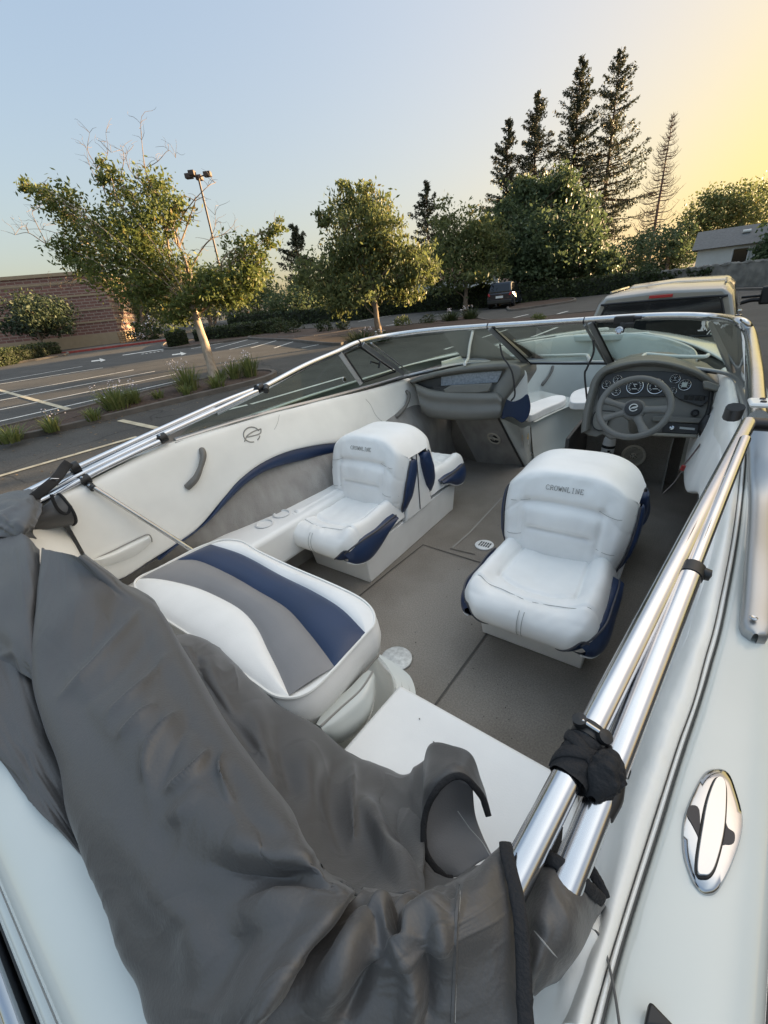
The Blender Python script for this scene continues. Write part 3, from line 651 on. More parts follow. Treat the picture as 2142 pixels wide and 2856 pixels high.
# aft extrusion on the starboard side
ex=[Px(2114,1165,.142),Px(2118,1280,.163),Px(2121,1400,.18),Pz(2117,1560,.945),Pz(2112,1680,.925),Pz(2107,1745,.917),Pz(2103,1785,.910)]
E3=cr(A_(ex),40); wv=np.interp(np.linspace(0,1,40),[0,.85,.95,1],[.021,.021,.016,.004])
rows=[[p+A_([-w_,0,-.012]),p+A_([-w_,0,.006]),p+A_([-w_*.5,0,.014]),p+A_([w_*.5,0,.014]),p+A_([w_,0,.006]),p+A_([w_,0,-.014])] for p,w_ in zip(E3,wv)]
o=patch('side_extrusion',rows,M['frame'],ws,60,14)
lathe('screw',[(.006,0),(.0065,.002),(.004,.004),(.0015,.003)],Pz(2101,1725,.935),(0,0,1),M['chrome'],ws,12)
BASE=[Px(487,1228,-2.09),Px(700,1163,-2.09),Px(917,1108,-2.09),Px(1050,1072,-2.085),Px(1127,1050,-2.06),Py(1200,1033,3.2),Pz(1300,1014,.955),Pz(1466,1010,.955),Pz(1580,1010,.955),Pz(1705,1010,.955),Pz(1850,1018,.955),Pz(1990,1034,.95),Pz(2050,1052,.945),Pz(2080,1085,.94),A_([.17,2.9,.935]),A_([.185,2.4,.935]),A_([.19,1.9,.935]),A_([.185,1.5,.93])]
tube('base_frame',BASE,.016,M['frame'],ws,8,140,flat=.7)
# dark gasket line under the frame, port
tube('gasket',[p+A_([.018,-.012,-.012]) for p in BASE[:12]],.006,M['black'],ws,6,90)
# rails as aligned pairs for glass
def gl(name,lo,hi,n=30):
    lo=cr(A_(lo),n); hi=cr(A_(hi),n); return new(name,np.stack([lo,hi],1),grid_faces(n,2),M['glass'],ws,True)
gl('glass_pane',[Px(487,1226,-2.092),Px(700,1160,-2.092),Px(917,1104,-2.092),Px(1005,1078,-2.09)],[Px(560,1165,-2.13),Px(680,1112,-2.13),Px(830,1035,-2.135),Px(946,980,-2.13)])
vent=gl('vent_pane',[Px(1008,1066,-2.085),Px(1100,1040,-2.07)],[Px(962,984,-2.12),Px(1000,966,-2.08)],6)
front_lo=[Px(1127,1037,-2.06),Py(1200,1024,3.2),Pz(1300,1010,.965),Pz(1466,1006,.965)]; front_hi=[Px(1012,956,-2.06),Py(1080,938,2.86),Py(1200,922,3.05),Py(1361,910,3.17)]
gl('glass_pane',front_lo,front_hi)
gl('glass_pane',[Pz(1466,1006,.965),Pz(1580,1006,.965),Pz(1705,1006,.965)],[Py(1361,910,3.17),Py(1500,902,3.2),Py(1640,893,3.2)])
gs=gl('glass_pane',[Pz(1705,1006,.965),Pz(1850,1014,.965),Pz(1990,1029,.96),Pz(2050,1047,.955),Pz(2080,1080,.95)],[Py(1640,893,3.2),Py(1780,884,3.17),Py(1900,881,3.12),Py(2000,886,3.0),Px(2062,898,.09)])
hi_=[Px(2062,898,.09),Px(2088,922,.13),Px(2098,960,.14),Px(2107,1030,.14),Px(2114,1165,.14)]
gl('glass_pane',[Pz(2080,1080,.95)]+[A_([.185,p[1]+.08,.945]) for p in hi_[1:]],hi_)
def bar(name,a,b,wd,th,m,parent,wdir=None):
    a=A_(a);b=A_(b); t=b-a; t=t/np.linalg.norm(t); v=CAM-(a+b)/2; v/=np.linalg.norm(v)
    if wdir is None: wdir=np.cross(t,v)
    wdir=wdir/np.linalg.norm(wdir); n=np.cross(t,wdir)
    c=[]
    for s,q in ((a,0),(b,0)):
        c+=[s-wdir*wd/2-n*th/2,s+wdir*wd/2-n*th/2,s+wdir*wd/2+n*th/2,s-wdir*wd/2+n*th/2]
    f=[(0,1,2,3),(7,6,5,4),(0,4,5,1),(1,5,6,2),(2,6,7,3),(3,7,4,0)]
    if np.dot(np.cross(A_(c[1])-c[0],A_(c[2])-c[1]),t)>0: f=[q[::-1] for q in f]
    o=new(name,c,f,m,parent,True,30); return bevel(o,min(wd,th)*.2,2)
bar('post',Px(947,984,-2.12),Px(1008,1072,-2.085),.032,.012,M['frame'],ws)
bar('post',Px(1012,960,-2.06),Px(1127,1042,-2.06),.034,.014,M['frame'],ws)
bar('post',Px(1035,957,-2.03),Px(1140,1037,-2.04),.012,.02,M['frame'],ws)
for a,b in (((962,988),(1014,1066)),((1014,1066),(1103,1037)),((1103,1037),(1004,968)),((1004,968),(962,988))):
    pa=Pp(*a,Px(1008,1066,-2.085),np.cross(Px(1100,1040,-2.07)-Px(1008,1066,-2.085),Px(962,984,-2.12)-Px(1008,1066,-2.085))); pb=Pp(*b,Px(1008,1066,-2.085),np.cross(Px(1100,1040,-2.07)-Px(1008,1066,-2.085),Px(962,984,-2.12)-Px(1008,1066,-2.085)))
    bar('vent_gasket',pa,pb,.012,.012,M['black'],vent)
vc=Px(1055,1012,-2.0); bar('latch',Px(1060,1005,-2.02),Px(1056,1026,-2.02),.014,.014,M['black'],vent); bar('latch',Px(1034,1008,-2.0),Px(1058,1016,-2.02),.012,.012,M['black'],vent); bar('latch',Px(1035,1006,-2.0),Px(1033,1015,-2.0),.008,.008,M['black'],vent)
bar('post',Py(1364,914,3.16),Pz(1466,1012,.955),.036,.03,M['frame'],ws); bar('post_gasket',Py(1372,912,3.15),Pz(1476,1010,.96),.009,.034,M['black'],ws)
bar('post',Py(1645,897,3.19),Pz(1702,1012,.955),.04,.03,M['frame'],ws); bar('post_gasket',Py(1655,897,3.18),Pz(1712,1010,.96),.012,.034,M['black'],ws)
bar('post',Py(1630,905,3.19),Pz(1690,1010,.955),.018,.02,M['frame'],ws)
for x,y in ((1000,956),(1361,911),(1628,896)): # rail joints
    i=min(range(len(TOPR)),key=lambda k:0); 
tube('rail_joint',[Py(1360,910,3.17),Py(1363,910,3.17)],.0225,M['darkm'],ws,12); tube('rail_joint',[Py(1628,894,3.2),Py(1631,894,3.2)],.0225,M['darkm'],ws,12); tube('rail_joint',[Px(998,957,-2.09),Px(1001,956,-2.09)],.0225,M['darkm'],ws,12)
for a,b,x in ((1050,941,-2.0),(2056,893,.08)): lathe('snap_stud',[(.012,0),(.012,.006),(.006,.008),(.006,.02),(.009,.022),(.008,.028)],Px(a,b,x)+A_([0,0,.016]),(0,0,1),M['chrome'],ws,12)
lathe('pull_ring',[(.016,0),(.018,.002),(.016,.004)],Px(960,1059,-2.03),(1,0,.2),M['chrome'],ws,20)
# gas struts of the walk-through window
tube('window_stay',[Py(a,b,3.12) for a,b in [(1394,958),(1401,991),(1419,1019),(1430,1046),(1436,1099),(1426,1118)]],.0065,M['darkm'],ws,8,40)
tube('window_stay',[Py(a,b,3.12) for a,b in [(1655,949),(1655,985),(1637,1027),(1631,1046),(1637,1113)]],.0065,M['darkm'],ws,8,40)
# paddler stickers on the glass (flat vinyl)
qg=Py(1900,881,3.12); ng=np.cross(Pz(1990,1029,.96)-Pz(1705,1006,.965),qg-Pz(1705,1006,.965)); ng/=np.linalg.norm(ng)
if ng@(CAM-qg)<0: ng=-ng
M['decal']=mat('sticker_vinyl',(.86,.88,.86),.6)
def sticker(polys):
    mb=MB()
    for poly in polys:
        P=A_([Pp(a,b,qg+ng*.004,ng) for a,b in poly]); k=len(P); v=np.concatenate([P,P+ng*.0012]); f=[tuple(range(k,2*k)),tuple(range(k))[::-1]]+[(i,(i+1)%k,k+(i+1)%k,k+i) for i in range(k)]
        mb.add(v,f)
    return mb.build('paddler_sticker',M['decal'],gs,False)
Zs=lambda L,s=.387,ox=1500,oy=850:[(ox+a*s,oy+b*s) for a,b in L]
sticker([Zs([(1183,118),(1208,116),(1206,140),(1202,155),(1208,178),(1200,182),(1193,160),(1188,182),(1172,182),(1184,150),(1180,135)]),Zs([(1150,182),(1190,178),(1195,188),(1155,190)]),Zs([(1203,150),(1222,186),(1216,188),(1200,155)])])
sticker([Zs([(1262,118),(1276,120),(1275,134),(1292,142),(1288,152),(1278,146),(1280,165),(1278,180),(1280,204),(1270,206),(1268,182),(1258,206),(1248,204),(1258,172),(1256,148),(1250,140)]),Zs([(1240,206),(1300,204),(1298,214),(1244,214)]),Zs([(1252,170),(1256,174),(1224,214),(1216,212)])])
# ---- clamp-on mirror bracket on the windshield rail
mbk=thing('mirror_bracket','black clamp-on mirror bracket gripping the windshield top rail','bracket',Py(1745,900,3.14))
def bx(name,c,sx,sy,sz,m,parent,rz=0,b=.004):
    R=np.array([[math.cos(rz),-math.sin(rz),0],[math.sin(rz),math.cos(rz),0],[0,0,1]])
    v,f=box_geo(-sx/2,sx/2,-sy/2,sy/2,-sz/2,sz/2); return bevel(new(name,v@R.T+A_(c),f,m,parent,True,30),b,2)
bx('clamp',Py(1742,893,3.15),.115,.055,.05,M['black'],mbk,0,.008)
bar('arm',Py(1739,900,3.11),Py(1731,928,3.10),.034,.02,M['black'],mbk)
lathe('knob',[(.022,0),(.022,.008),(.015,.012),(.013,.004),(.006,.004)],Py(1727,922,3.085),(0,-1,.3),M['chrome'],mbk,24)
bx('screw_clamp',Py(1755,907,3.11),.05,.03,.03,M['black'],mbk,.2,.006); tube('thumb_screw',[Py(1768,886,3.12),Py(1790,886,3.12)],.010,M['darkm'],mbk,10)
# ---- helm console
HQ=A_([0,3.08,.60]); HN=A_([0,-1,.34]); HN/=np.linalg.norm(HN)
def H(px,py,off=0): return Pp(px,py,HQ+HN*off,HN)
hood=[(1624,1206),(1628,1165),(1635,1130),(1645,1090),(1655,1059),(1678,1032),(1732,1014),(1790,1005),(1848,1007),(1906,1020),(1964,1043),(2005,1072),(2030,1105),(2042,1140)]
body=[(1624,1206),(1635,1130),(1655,1059),(1678,1034),(1732,1016),(1790,1007),(1848,1009),(1906,1022),(1964,1045),(2005,1074),(2024,1105),(2010,1160),(1985,1215),(1900,1212),(1830,1210),(1740,1222),(1700,1228),(1680,1212),(1664,1222),(1640,1216)]
bp=A_([H(a,b,-.02) for a,b in body]); k=len(bp)
off=A_([0,.42,.0]); 
hc=prism('helm_console',bp,off,M['console'],boat,True,.012)
rows=[]
cx_,cy_=1800,1130
for a,b in hood:
    i=lambda s:(cx_+(a-cx_)*s,cy_+(b-cy_)*s)
    rows.append([H(*i(.87),-.01),H(*i(.90),.03),H(*i(.945),.055),H(*i(1.0),.05),H(*i(1.02),.02),H(*i(1.02),.02)+A_([0,.16,.0]),H(*i(1.0),.02)+A_([0,.36,-.02])])
patch('hood',rows,M['console'],hc,80,30)
pn=[(1668,1128),(1670,1100),(1676,1066),(1692,1045),(1740,1036),(1850,1036),(1906,1042),(1950,1060),(1985,1085),(1975,1120),(1955,1135),(1900,1118),(1880,1104),(1808,1108),(1760,1108),(1720,1112)]
gp=prism('gauge_panel',[H(a,b,-.012) for a,b in pn],HN*.01,M['panel'],hc,True,.003)
M['tick']=mat('gauge_print',(.55,.56,.55),.5)
def gauge(px,py,rp,fine):
    c=H(px,py,0); r=.86*rp/FPX*depth(c)
    g=lathe('gauge',[(r*1.02,-.004),(r*1.04,.006),(r*1.0,.009),(r*.93,.008),(r*.90,.004)],c,HN,M['alu'],hc,28,False)
    lathe('gauge_face',[(r*.90,.0),(r*.90,.0045)],c,HN,M['lens'],g,24)
    a1=np.cross(A_([0,0,1.]),HN); a1/=np.linalg.norm(a1); a2=np.cross(HN,a1); mb=MB()
    for i in range(fine):
        an=math.radians(225-270*i/(fine-1)); d=a1*math.cos(an)+a2*math.sin(an); p=c+HN*.0056
        e=np.cross(HN,d)*r*.035; q0=p+d*r*.58; q1=p+d*r*.78
        mb.add([q0-e,q0+e,q1+e,q1-e],[(0,1,2,3)])
    d=a1*math.cos(2.2)+a2*math.sin(2.2); e=np.cross(HN,d)*r*.05; p=c+HN*.0068; mb.add([p-e-d*r*.1,p+e-d*r*.1,p+d*r*.6],[(0,1,2)])
    for yy,ww in ((-.32,.3),(.28,.22)): p=c+HN*.0062+a2*r*yy; mb.add([p-a1*r*ww-a2*r*.05,p+a1*r*ww-a2*r*.05,p+a1*r*ww+a2*r*.05,p-a1*r*ww+a2*r*.05],[(0,1,2,3)])
    mb.build('dial_print',M['tick'],g,False)
for a,b,r,n in ((1692,1074,13,9),(1723,1059,13,9),(1719,1092,13,9),(1771,1078,24,15),(1829,1078,24,15),(1883,1057,14,9),(1910,1074,17,9),(1876,1091,11,9)): gauge(a,b,r,n)
c=H(1909,1073,.007); a1=A_([1.,0,0]); a2=np.cross(HN,a1); 
new('depth_display',[c-a1*.014-a2*.014,c+a1*.014-a2*.014,c+a1*.014+a2*.014,c-a1*.014+a2*.014],[(0,1,2,3)],mat('lcd',(.42,.46,.42),.3),hc,False)
for i in range(4): bx('rocker_switch',H(1914+i*15,1108+i*1.0,.004),.022,.012,.03,M['black'],hc,0,.003)
prism('switch_plate',[H(a,b,-.004) for a,b in [(1893,1112),(1910,1098),(1975,1106),(1985,1112),(1955,1132)]],HN*.006,M['panel'],hc,True,.002)
rd=prism('radio',[H(a,b,-.005) for a,b in [(1850,1179),(1950,1184),(1946,1212),(1846,1207)]],HN*.02,M['black'],hc,True,.003)
lathe('radio_knob',[(.013,0),(.012,.014),(.0,.015)],H(1874,1193,.016),HN,M['chrome'],rd,16)
prism('radio_display',[H(a,b,.016) for a,b in [(1896,1190),(1938,1194),(1937,1200),(1895,1196)]],HN*.002,mat('radio_lcd',(.35,.37,.37),.3),rd)
prism('console_ledge',[H(a,b,-.02) for a,b in [(1818,1207),(1946,1213),(1942,1222),(1816,1216)]],HN*.05,mat('ledge_plastic',(.25,.235,.20),.5),hc,True,.006)
prism('console_tray',[H(a,b,-.012) for a,b in [(1820,1160),(1960,1166),(1955,1182),(1818,1176)]],HN*.03,M['console'],hc,True,.006)
lathe('ignition_switch',[(.022,0),(.022,.008),(.016,.012),(.012,.008)],H(1938,1152,.0),HN,M['black'],hc,18)
ov=cr(A_([(1652,1172),(1662,1148),(1690,1146),(1716,1150),(1700,1168),(1690,1195),(1672,1200),(1656,1192)],float),40,True)
prism('side_pocket',[H(a,b,-.012) for a,b in ov],HN*.012,M['console'],hc,True,.004); tube('pocket_rim',[H(a,b,.0) for a,b in ov],.004,M['black'],hc,6,None,True)
# trim-tilt / throttle control
prism('throttle_lever',[H(a,b,.05) for a,b in [(1958,1066),(1972,1066),(2018,1082),(2016,1098),(1962,1086)]],HN*.06,M['console'],hc,True,.006)
tube('lever_stalk',[H(1984,1094,.06),H(1980,1130,.06),H(1968,1170,.06)],.020,M['black'],hc,10,12,flat=.6)
tube('lever_grip',[H(1976,1160,.08),H(1968,1190,.09),H(1962,1222,.09)],[.022,.036,.034,.018],M['black'],hc,12,16)
# steering wheel
WC=Py(1767,1137,2.80); WN=A_([.0,-.80,.60]); WN/=np.linalg.norm(WN); wr=86/FPX*depth(WC)
w1=A_([1.,0,0]); w2=np.cross(WN,w1)
an=np.linspace(0,2*math.pi,64,endpoint=False)
sw=tube('steering_wheel',[WC+wr*(math.cos(t)*w1+math.sin(t)*w2) for t in an],.018,M['wheel'],hc,12,None,True)
for ang,wd in ((166,.050),(208,.050),(0,.058),(-60,.060)):
    d=math.cos(math.radians(ang))*w1+math.sin(math.radians(ang))*w2; e=np.cross(WN,d)
    rows=[]
    for t in np.linspace(.15,.98,8):
        ww=wd*(1-.35*math.sin(math.pi*(t-.15)/.83)); p=WC+d*wr*t-WN*(.035*(1-t)**1.5)
        rows.append([p-e*ww*.5-WN*.012,p-e*ww*.5,p+WN*.009,p+e*ww*.5,p+e*ww*.5-WN*.012])
    patch('spoke',rows,M['wheel'],sw,14,10)
hb=lathe('wheel_hub',[(.062,-.03),(.064,-.005),(.055,.006),(.0,.010)],WC-WN*.02,WN,M['wheel'],sw,32)
lathe('hub_cap',[(.047,-.012),(.047,.008),(.042,.012),(.0,.013)],WC-WN*.014,WN,M['black'],sw,32)
ring_=[WC+WN*.001+.021*(math.cos(t)*w1+math.sin(t)*w2) for t in np.linspace(.4,5.9,30)]
tube('hub_emblem',ring_,.003,M['tick'],sw,5); tube('hub_emblem',[WC+WN*.001+w1*a*.02+w2*b*.02 for a,b in [(-.7,-.4),(-.1,.1),(.4,.25),(.9,.3),(.3,-.1),(-.3,-.2)]],.0028,M['tick'],sw,5,16)
tube('steering_column',[WC-WN*.02,WC-WN*.34],.035,M['console'],sw,14)
# knee well
kw=3.72
new('knee_wall',[(-.70,kw,0),(.0,kw,0),(.0,kw-.05,.62),(-.70,kw-.05,.62)],[(0,1,2,3)],M['carpet'],hc,False)
M['darkp']=mat('console_side',(.045,.042,.04),.6)
o=prism('console_leg',[(-.70,3.06,.0),(-.70,kw+.3,0),(-.70,kw+.3,.56),(-.70,3.06,.50)],(.025,0,0),M['darkp'],hc,True,.004)
def speaker(cpx,n,rp,sf,parent,grille):
    c=sf; r=.86*rp/FPX*depth(c)
    s=lathe('speaker',[(r*1.0,0),(r,.008),(r*.9,.014),(r*.8,.012),(r*.78,.004)],c,n,M['cream'],parent,36,False)
    a1=np.cross(A_([0,0,1.]),n); a1/=np.linalg.norm(a1); a2=np.cross(n,a1)
    lathe('speaker_cone',[(r*.78,.0),(r*.78,.003),(r*.3,.001)],c,n,mat('speaker_mesh',(.06,.055,.05),.7),s,28)
    mb=MB()
    if grille:
        for i in range(-6,7):
            y=i*r*.115; ww=math.sqrt(max(0,(r*.80)**2-y*y))
            if abs(i)<=1:
                for sg in (-1,1): v,f=hexa([c+a1*u+a2*w_+n*h for h in (.006,.012) for u,w_ in ((sg*r*.28,y-r*.03),(sg*ww,y-r*.03),(sg*ww,y+r*.03),(sg*r*.28,y+r*.03))]); mb.add(v,f)
            else: v,f=hexa([c+a1*u+a2*w_+n*h for h in (.006,.012) for u,w_ in ((-ww,y-r*.03),(ww,y-r*.03),(ww,y+r*.03),(-ww,y+r*.03))]); mb.add(v,f)
    else:
        v,f=hexa([c+a1*u+a2*w_+n*h for h in (.006,.012) for u,w_ in ((-r*.85,-r*.14),(r*.85,-r*.14),(r*.85,r*.14),(-r*.85,r*.14))]); mb.add(v,f)
    mb.build('speaker_bar',M['cream'],s)
    lathe('speaker_centre',[(r*.26,.006),(r*.26,.016),(r*.2,.02),(r*.0,.021)],c,n,M['cream'],s,20)
    for i in range(5):
        t=2*math.pi*i/5; lathe('speaker_port',[(r*.06,.0),(r*.05,.003)],c+n*.019+a1*r*.15*math.cos(t)+a2*r*.15*math.sin(t),n,M['black'],s,10)
nk=A_([0,-1,.08])/np.linalg.norm([0,-1,.08])
speaker((1767,1270),nk,35,Py(1767,1271,kw-.03),hc,True)
# ---- port console
PQ=A_([-1.6,3.12,.7]); PN=A_([.12,-1,.18]); PN/=np.linalg.norm(PN)
def Q(px,py,off=0): return Pp(px,py,PQ+PN*off,PN)
pc_out=[(1138,1063),(1175,1048),(1227,1034),(1280,1024),(1330,1018),(1413,1013),(1450,1022),(1452,1050),(1430,1085),(1406,1118),(1392,1166),(1340,1172),(1275,1171),(1193,1163),(1176,1146),(1165,1105),(1155,1080)]
pcon=prism('passenger_console',[Q(a,b,-.03) for a,b in pc_out],A_([0,.40,-.02]),M['console'],boat,True,.012)
# upper brow
rows=[]
for a,b,c_,d in [(1138,1063,1158,1068),(1175,1048,1200,1056),(1227,1034,1245,1044),(1330,1018,1335,1033),(1413,1013,1402,1030),(1450,1022,1410,1036),(1452,1050,1398,1056),(1430,1085,1376,1085),(1406,1118,1366,1105)]:
    rows.append([Q(c_,d,-.025),Q(c_,d,.03),Q((a+c_*2)/3,(b+d*2)/3,.05),Q((2*a+c_)/3,(2*b+d)/3,.05),Q(a,b,.03),Q(a,b,-.03)])
patch('brow',rows,M['console'],pcon,60,20)
# lower bulge of the console
rows=[]
for (a,b),(c_,d) in zip([(1158,1070),(1200,1086),(1250,1092),(1310,1094),(1366,1095),(1385,1095),(1400,1110)],[(1176,1148),(1200,1163),(1250,1169),(1310,1172),(1360,1170),(1388,1167),(1394,1160)]):
    rows.append([Q(a,b,-.03),Q(a,b,.06),Q(a*.8+c_*.2,b*.8+d*.2,.10),Q(a*.55+c_*.45,b*.55+d*.45,.085),Q(a*.25+c_*.75,b*.25+d*.75,.10),Q(c_,d,.06),Q(c_,d,-.05)])
patch('console_bulge',rows,M['console'],pcon,50,30)
prism('glovebox_recess',[Q(a,b,-.02) for a,b in [(1158,1068),(1190,1058),(1232,1052),(1232,1076),(1185,1086)]],PN*.012,M['panel'],pcon,True,.004)
M['pattern']=mat('recess_liner',(.20,.22,.25),.5,col2=(.30,.33,.37),vscale=60,detail=1)
prism('recess_liner',[Q(a,b,-.02) for a,b in [(1232,1052),(1300,1042),(1402,1034),(1388,1066),(1232,1076)]],PN*.012,M['pattern'],pcon)
prism('glovebox_lid',[Q(a,b,.045) for a,b in [(1238,1086),(1262,1074),(1376,1068),(1366,1092),(1330,1097),(1245,1096)]],PN*.03,M['console'],pcon,True,.01)
ol=[(1226+20*math.cos(t),1082+5*math.sin(t)) for t in np.linspace(0,6.28,20,endpoint=False)]
prism('cup_recess',[Q(a,b,.06) for a,b in ol],PN*.004,M['black'],pcon)
# padded end of the console
Z8=lambda L:[(1300+a*.2773,880+b*.2773) for a,b in L]
PE=A_([-1.2,3.28,.7]); PEN=A_([.55,-.8,.1]); PEN/=np.linalg.norm(PEN)
R8=lambda a,b,o=0: Pp(a,b,PE+PEN*o,PEN)
wp=Z8([(560,545),(592,570),(602,640),(602,780),(540,830),(470,860),(420,850),(372,822),(400,760),(450,690),(510,620)])
prism('end_pad',[R8(a,b,-.03) for a,b in cr(A_(wp),40,True)],PEN*.045,M['vinyl'],pcon,True,.012)
npd=Z8([(345,890),(355,850),(375,822),(420,850),(470,858),(540,828),(600,782),(622,840),(632,910),(620,980),(590,1040),(545,1070),(500,1045),(460,1018),(410,1012),(345,1032),(350,960)])
prism('end_pad',[R8(a,b,-.03) for a,b in cr(A_(npd),60,True)],PEN*.052,M['navy'],pcon,True,.014)
# console pillar and carpeted foot panel
a0=R8(1391,1166,-.01); a1_=R8(1400,1172,-.01)
pil=[[Py(1391,1168,3.30),Py(1410,1172,3.32),R8(1440,1186,.0),R8(1455,1194,.0),Pp(1478,1186,PE+A_([0,.3,0]),PEN)],[Py(1426,1236,3.48),Py(1440,1237,3.5),Py(1455,1240,3.55),Py(1465,1240,3.6),Py(1482,1240,3.8)],[Pz(1460,1299,0),Pz(1466,1300,0),Pz(1474,1298,0),Pz(1480,1294,0),Pz(1490,1288,0)]]
PL=patch('console_pillar',pil,M['gel'],boat,20,20)
tube('pillar_edge',[Py(1391,1168,3.29),Py(1426,1236,3.47),Pz(1460,1300,.004)],.009,M['darkp'],PL,8,12)
fp=[[Py(1270,1172,3.42),Py(1330,1172,3.36),Py(1391,1168,3.30)],[Pz(1330,1288,0),Pz(1395,1294,0),Pz(1460,1299,0)]]
FPN=patch('foot_panel',fp,M['carpetside'],boat,8,8)
new('foot_well',[(-2.03,3.75,0),tuple(Pz(1330,1288,0)),tuple(Py(1270,1172,3.42)),(-2.03,3.75,.6)],[(0,1,2,3)],M['carpet'],boat,False)
SFP=Surf(FPN); fn_=np.cross(fp[0][2]-fp[0][0],fp[1][0]-fp[0][0]); fn_/=np.linalg.norm(fn_); fn_=fn_ if fn_@(CAM-fp[0][0])>0 else -fn_
speaker((1378,1222),fn_,24,SFP(1378,1222,.004),FPN,False)
SPL=Surf(PL); lab=[(1456,1214),(1474,1209),(1474,1232),(1457,1238)]
def lab_(name,poly,m):
    P=A_([SPL(a,b,.003) for a,b in poly]); return prism(name,P,(CAM-P[0])/np.linalg.norm(CAM-P[0])*.001,m,PL)
lab_('warning_label',[(1456,1213),(1474,1208),(1474,1226),(1456,1230)],M['yellow']); lab_('warning_label',[(1456,1231),(1474,1227),(1474,1240),(1457,1246)],M['white'])
for yy in (1216,1220,1234,1238): lab_('label_print',[(1458,yy),(1472,yy-4),(1472,yy-2.6),(1458,yy+1.4)],M['panel'])
lathe('drain_plug',[(.012,0),(.012,.006),(.006,.009)],SPL(1482,1266,.002) if SPL(1482,1266,.002) is not None else Pz(1482,1266,.1),(.6,-.8,.1),M['chrome'],PL,12)
# ---- bow interior
bw=[(-1.93,3.5),(-1.86,4.1),(-1.62,4.8),(-1.3,5.25),(-1.0,5.4),(-.7,5.25),(-.38,4.8),(-.14,4.1),(-.07,3.5)]
patch('bow_liner',[[A_([a,b,0.0]),A_([a,b,.35]),A_([a*1.01+.01,b+.02,.7]),A_([a*1.03+.03,b+.05,.94]),A_([a*1.05+.05,b+.09,.945])] for a,b in bw],M['gel'],boat,60,14)
fl_=[Pz(1480,1172,.40),Pz(1525,1150,.40),Pz(1580,1128,.40),Pz(1640,1121,.40)]
bl=cr(A_(fl_),20)
ben=[[p*1.0+A_([-.75,.55,0]),p+A_([0.0,0,0]),p+A_([.012,-.015,-.012]),p+A_([.012,-.015,-.05]),p*A_([1,1,0])+A_([.05,-.03,.12]),p*A_([1,1,0])+A_([.09,-.05,.0])] for p in bl]
patch('bow_bench',ben,M['gel'],boat,40,30)
def cush(name,poly,z,h,parent,m='vinyl'):
    P=cr(A_([Pz(a,b,z) for a,b in poly]),40,True); o=prism(name,P,(0,0,-h),M[m],parent,True); bevel(o,.018,3); return o
cush('bow_cushion',Z8([(630,1000),(800,930),(985,850),(992,805),(900,800),(780,830),(640,880),(560,900)]),.47,.07,boat)
cush('bow_cushion',Z8([(1060,870),(1055,790),(1120,745),(1250,715),(1400,715),(1380,870),(1240,872)]),.47,.07,boat)
SB=Surf(bpy.data.objects['bow_liner'])
handle([(1542,1022),(1541,1034),(1533,1050),(1522,1064),(1512,1074)],.014,bpy.data.objects['bow_liner'],sf=SB,m='handle')
tube('bow_rail',[Pz(a,b,1.0) for a,b in [(1296,1016),(1304,1003),(1316,998),(1400,995),(1560,992),(1630,990),(1640,996),(1646,1006)]],.012,M['white'],boat,8,60)
tube('bow_rail',[Pz(a,b,1.0) for a,b in [(1790,1000),(1797,990),(1812,988),(1880,994),(1960,995),(1975,990)]],.012,M['white'],boat,8,40)
slab('bow_deck',[(-1.5,5.35),(-.5,5.35),(-.75,5.9),(-1.0,5.98),(-1.25,5.9)],.88,.955,M['gel'],boat,.02)
# ---- pop-up cleat
cl=thing('mooring_cleat','oval chrome pop-up mooring cleat set into the white side deck','cleat',Pz(1983,2360,.90))
cz=.9035
co_=cr(A_([Pz(a,b,cz) for a,b in [(2000,2152),(1962,2165),(1925,2230),(1903,2300),(1903,2380),(1925,2450),(1950,2485),(1975,2494),(2003,2480),(2035,2420),(2062,2340),(2066,2280),(2050,2215),(2030,2165)]]),60,True)
cc_=co_.mean(0); R_=[[cc_+(p-cc_)*s+A_([0,0,h]) for p in co_] for s,h in ((1.03,-.002),(1.02,.004),(.97,.0075),(.8,.009),(.4,.0095))]
R_=A_(R_); f=grid_faces(5,60,False,True)+[tuple(range(240,300))]
nz=np.cross(R_[0,1]-R_[0,0],R_[1,0]-R_[0,0]); f=[q[::-1] for q in f] if nz@(R_[0,0]-cc_)<0 else f
new('base_plate',R_,f,M['chrome'],cl,True,50)
bar_=cr(A_([Pz(a,b,cz+.010) for a,b in [(2005,2172),(1990,2185),(1970,2240),(1955,2320),(1943,2400),(1943,2440),(1960,2447),(1978,2443),(1995,2410),(2015,2330),(2022,2250),(2021,2190)]]),50,True)
prism('cleat_bar',bar_,(0,0,.006),M['chrome'],cl,True,.003)
tube('bar_gap',bar_+A_([0,0,.0005]),.0018,M['black'],cl,6,None,True)
for L in ([(1950,2260),(1925,2248),(1915,2270),(1930,2300),(1945,2330),(1950,2350)],[(2020,2290),(2030,2310),(2048,2325),(2046,2352),(2025,2355),(2010,2352)]):
    P=cr(A_([Pz(a,b,cz+.0095) for a,b in L]),24,True); prism('finger_recess',P,(0,0,.0012),M['darkm'],cl,True)
# hull latch plate near the stern corner
pt=[Pz(a,b,.912) for a,b in [(1792,2870),(1806,2802),(1818,2810),(1880,2875)]]
prism('stern_bracket',pt,(0,0,.01),M['black'],boat,True,.002)
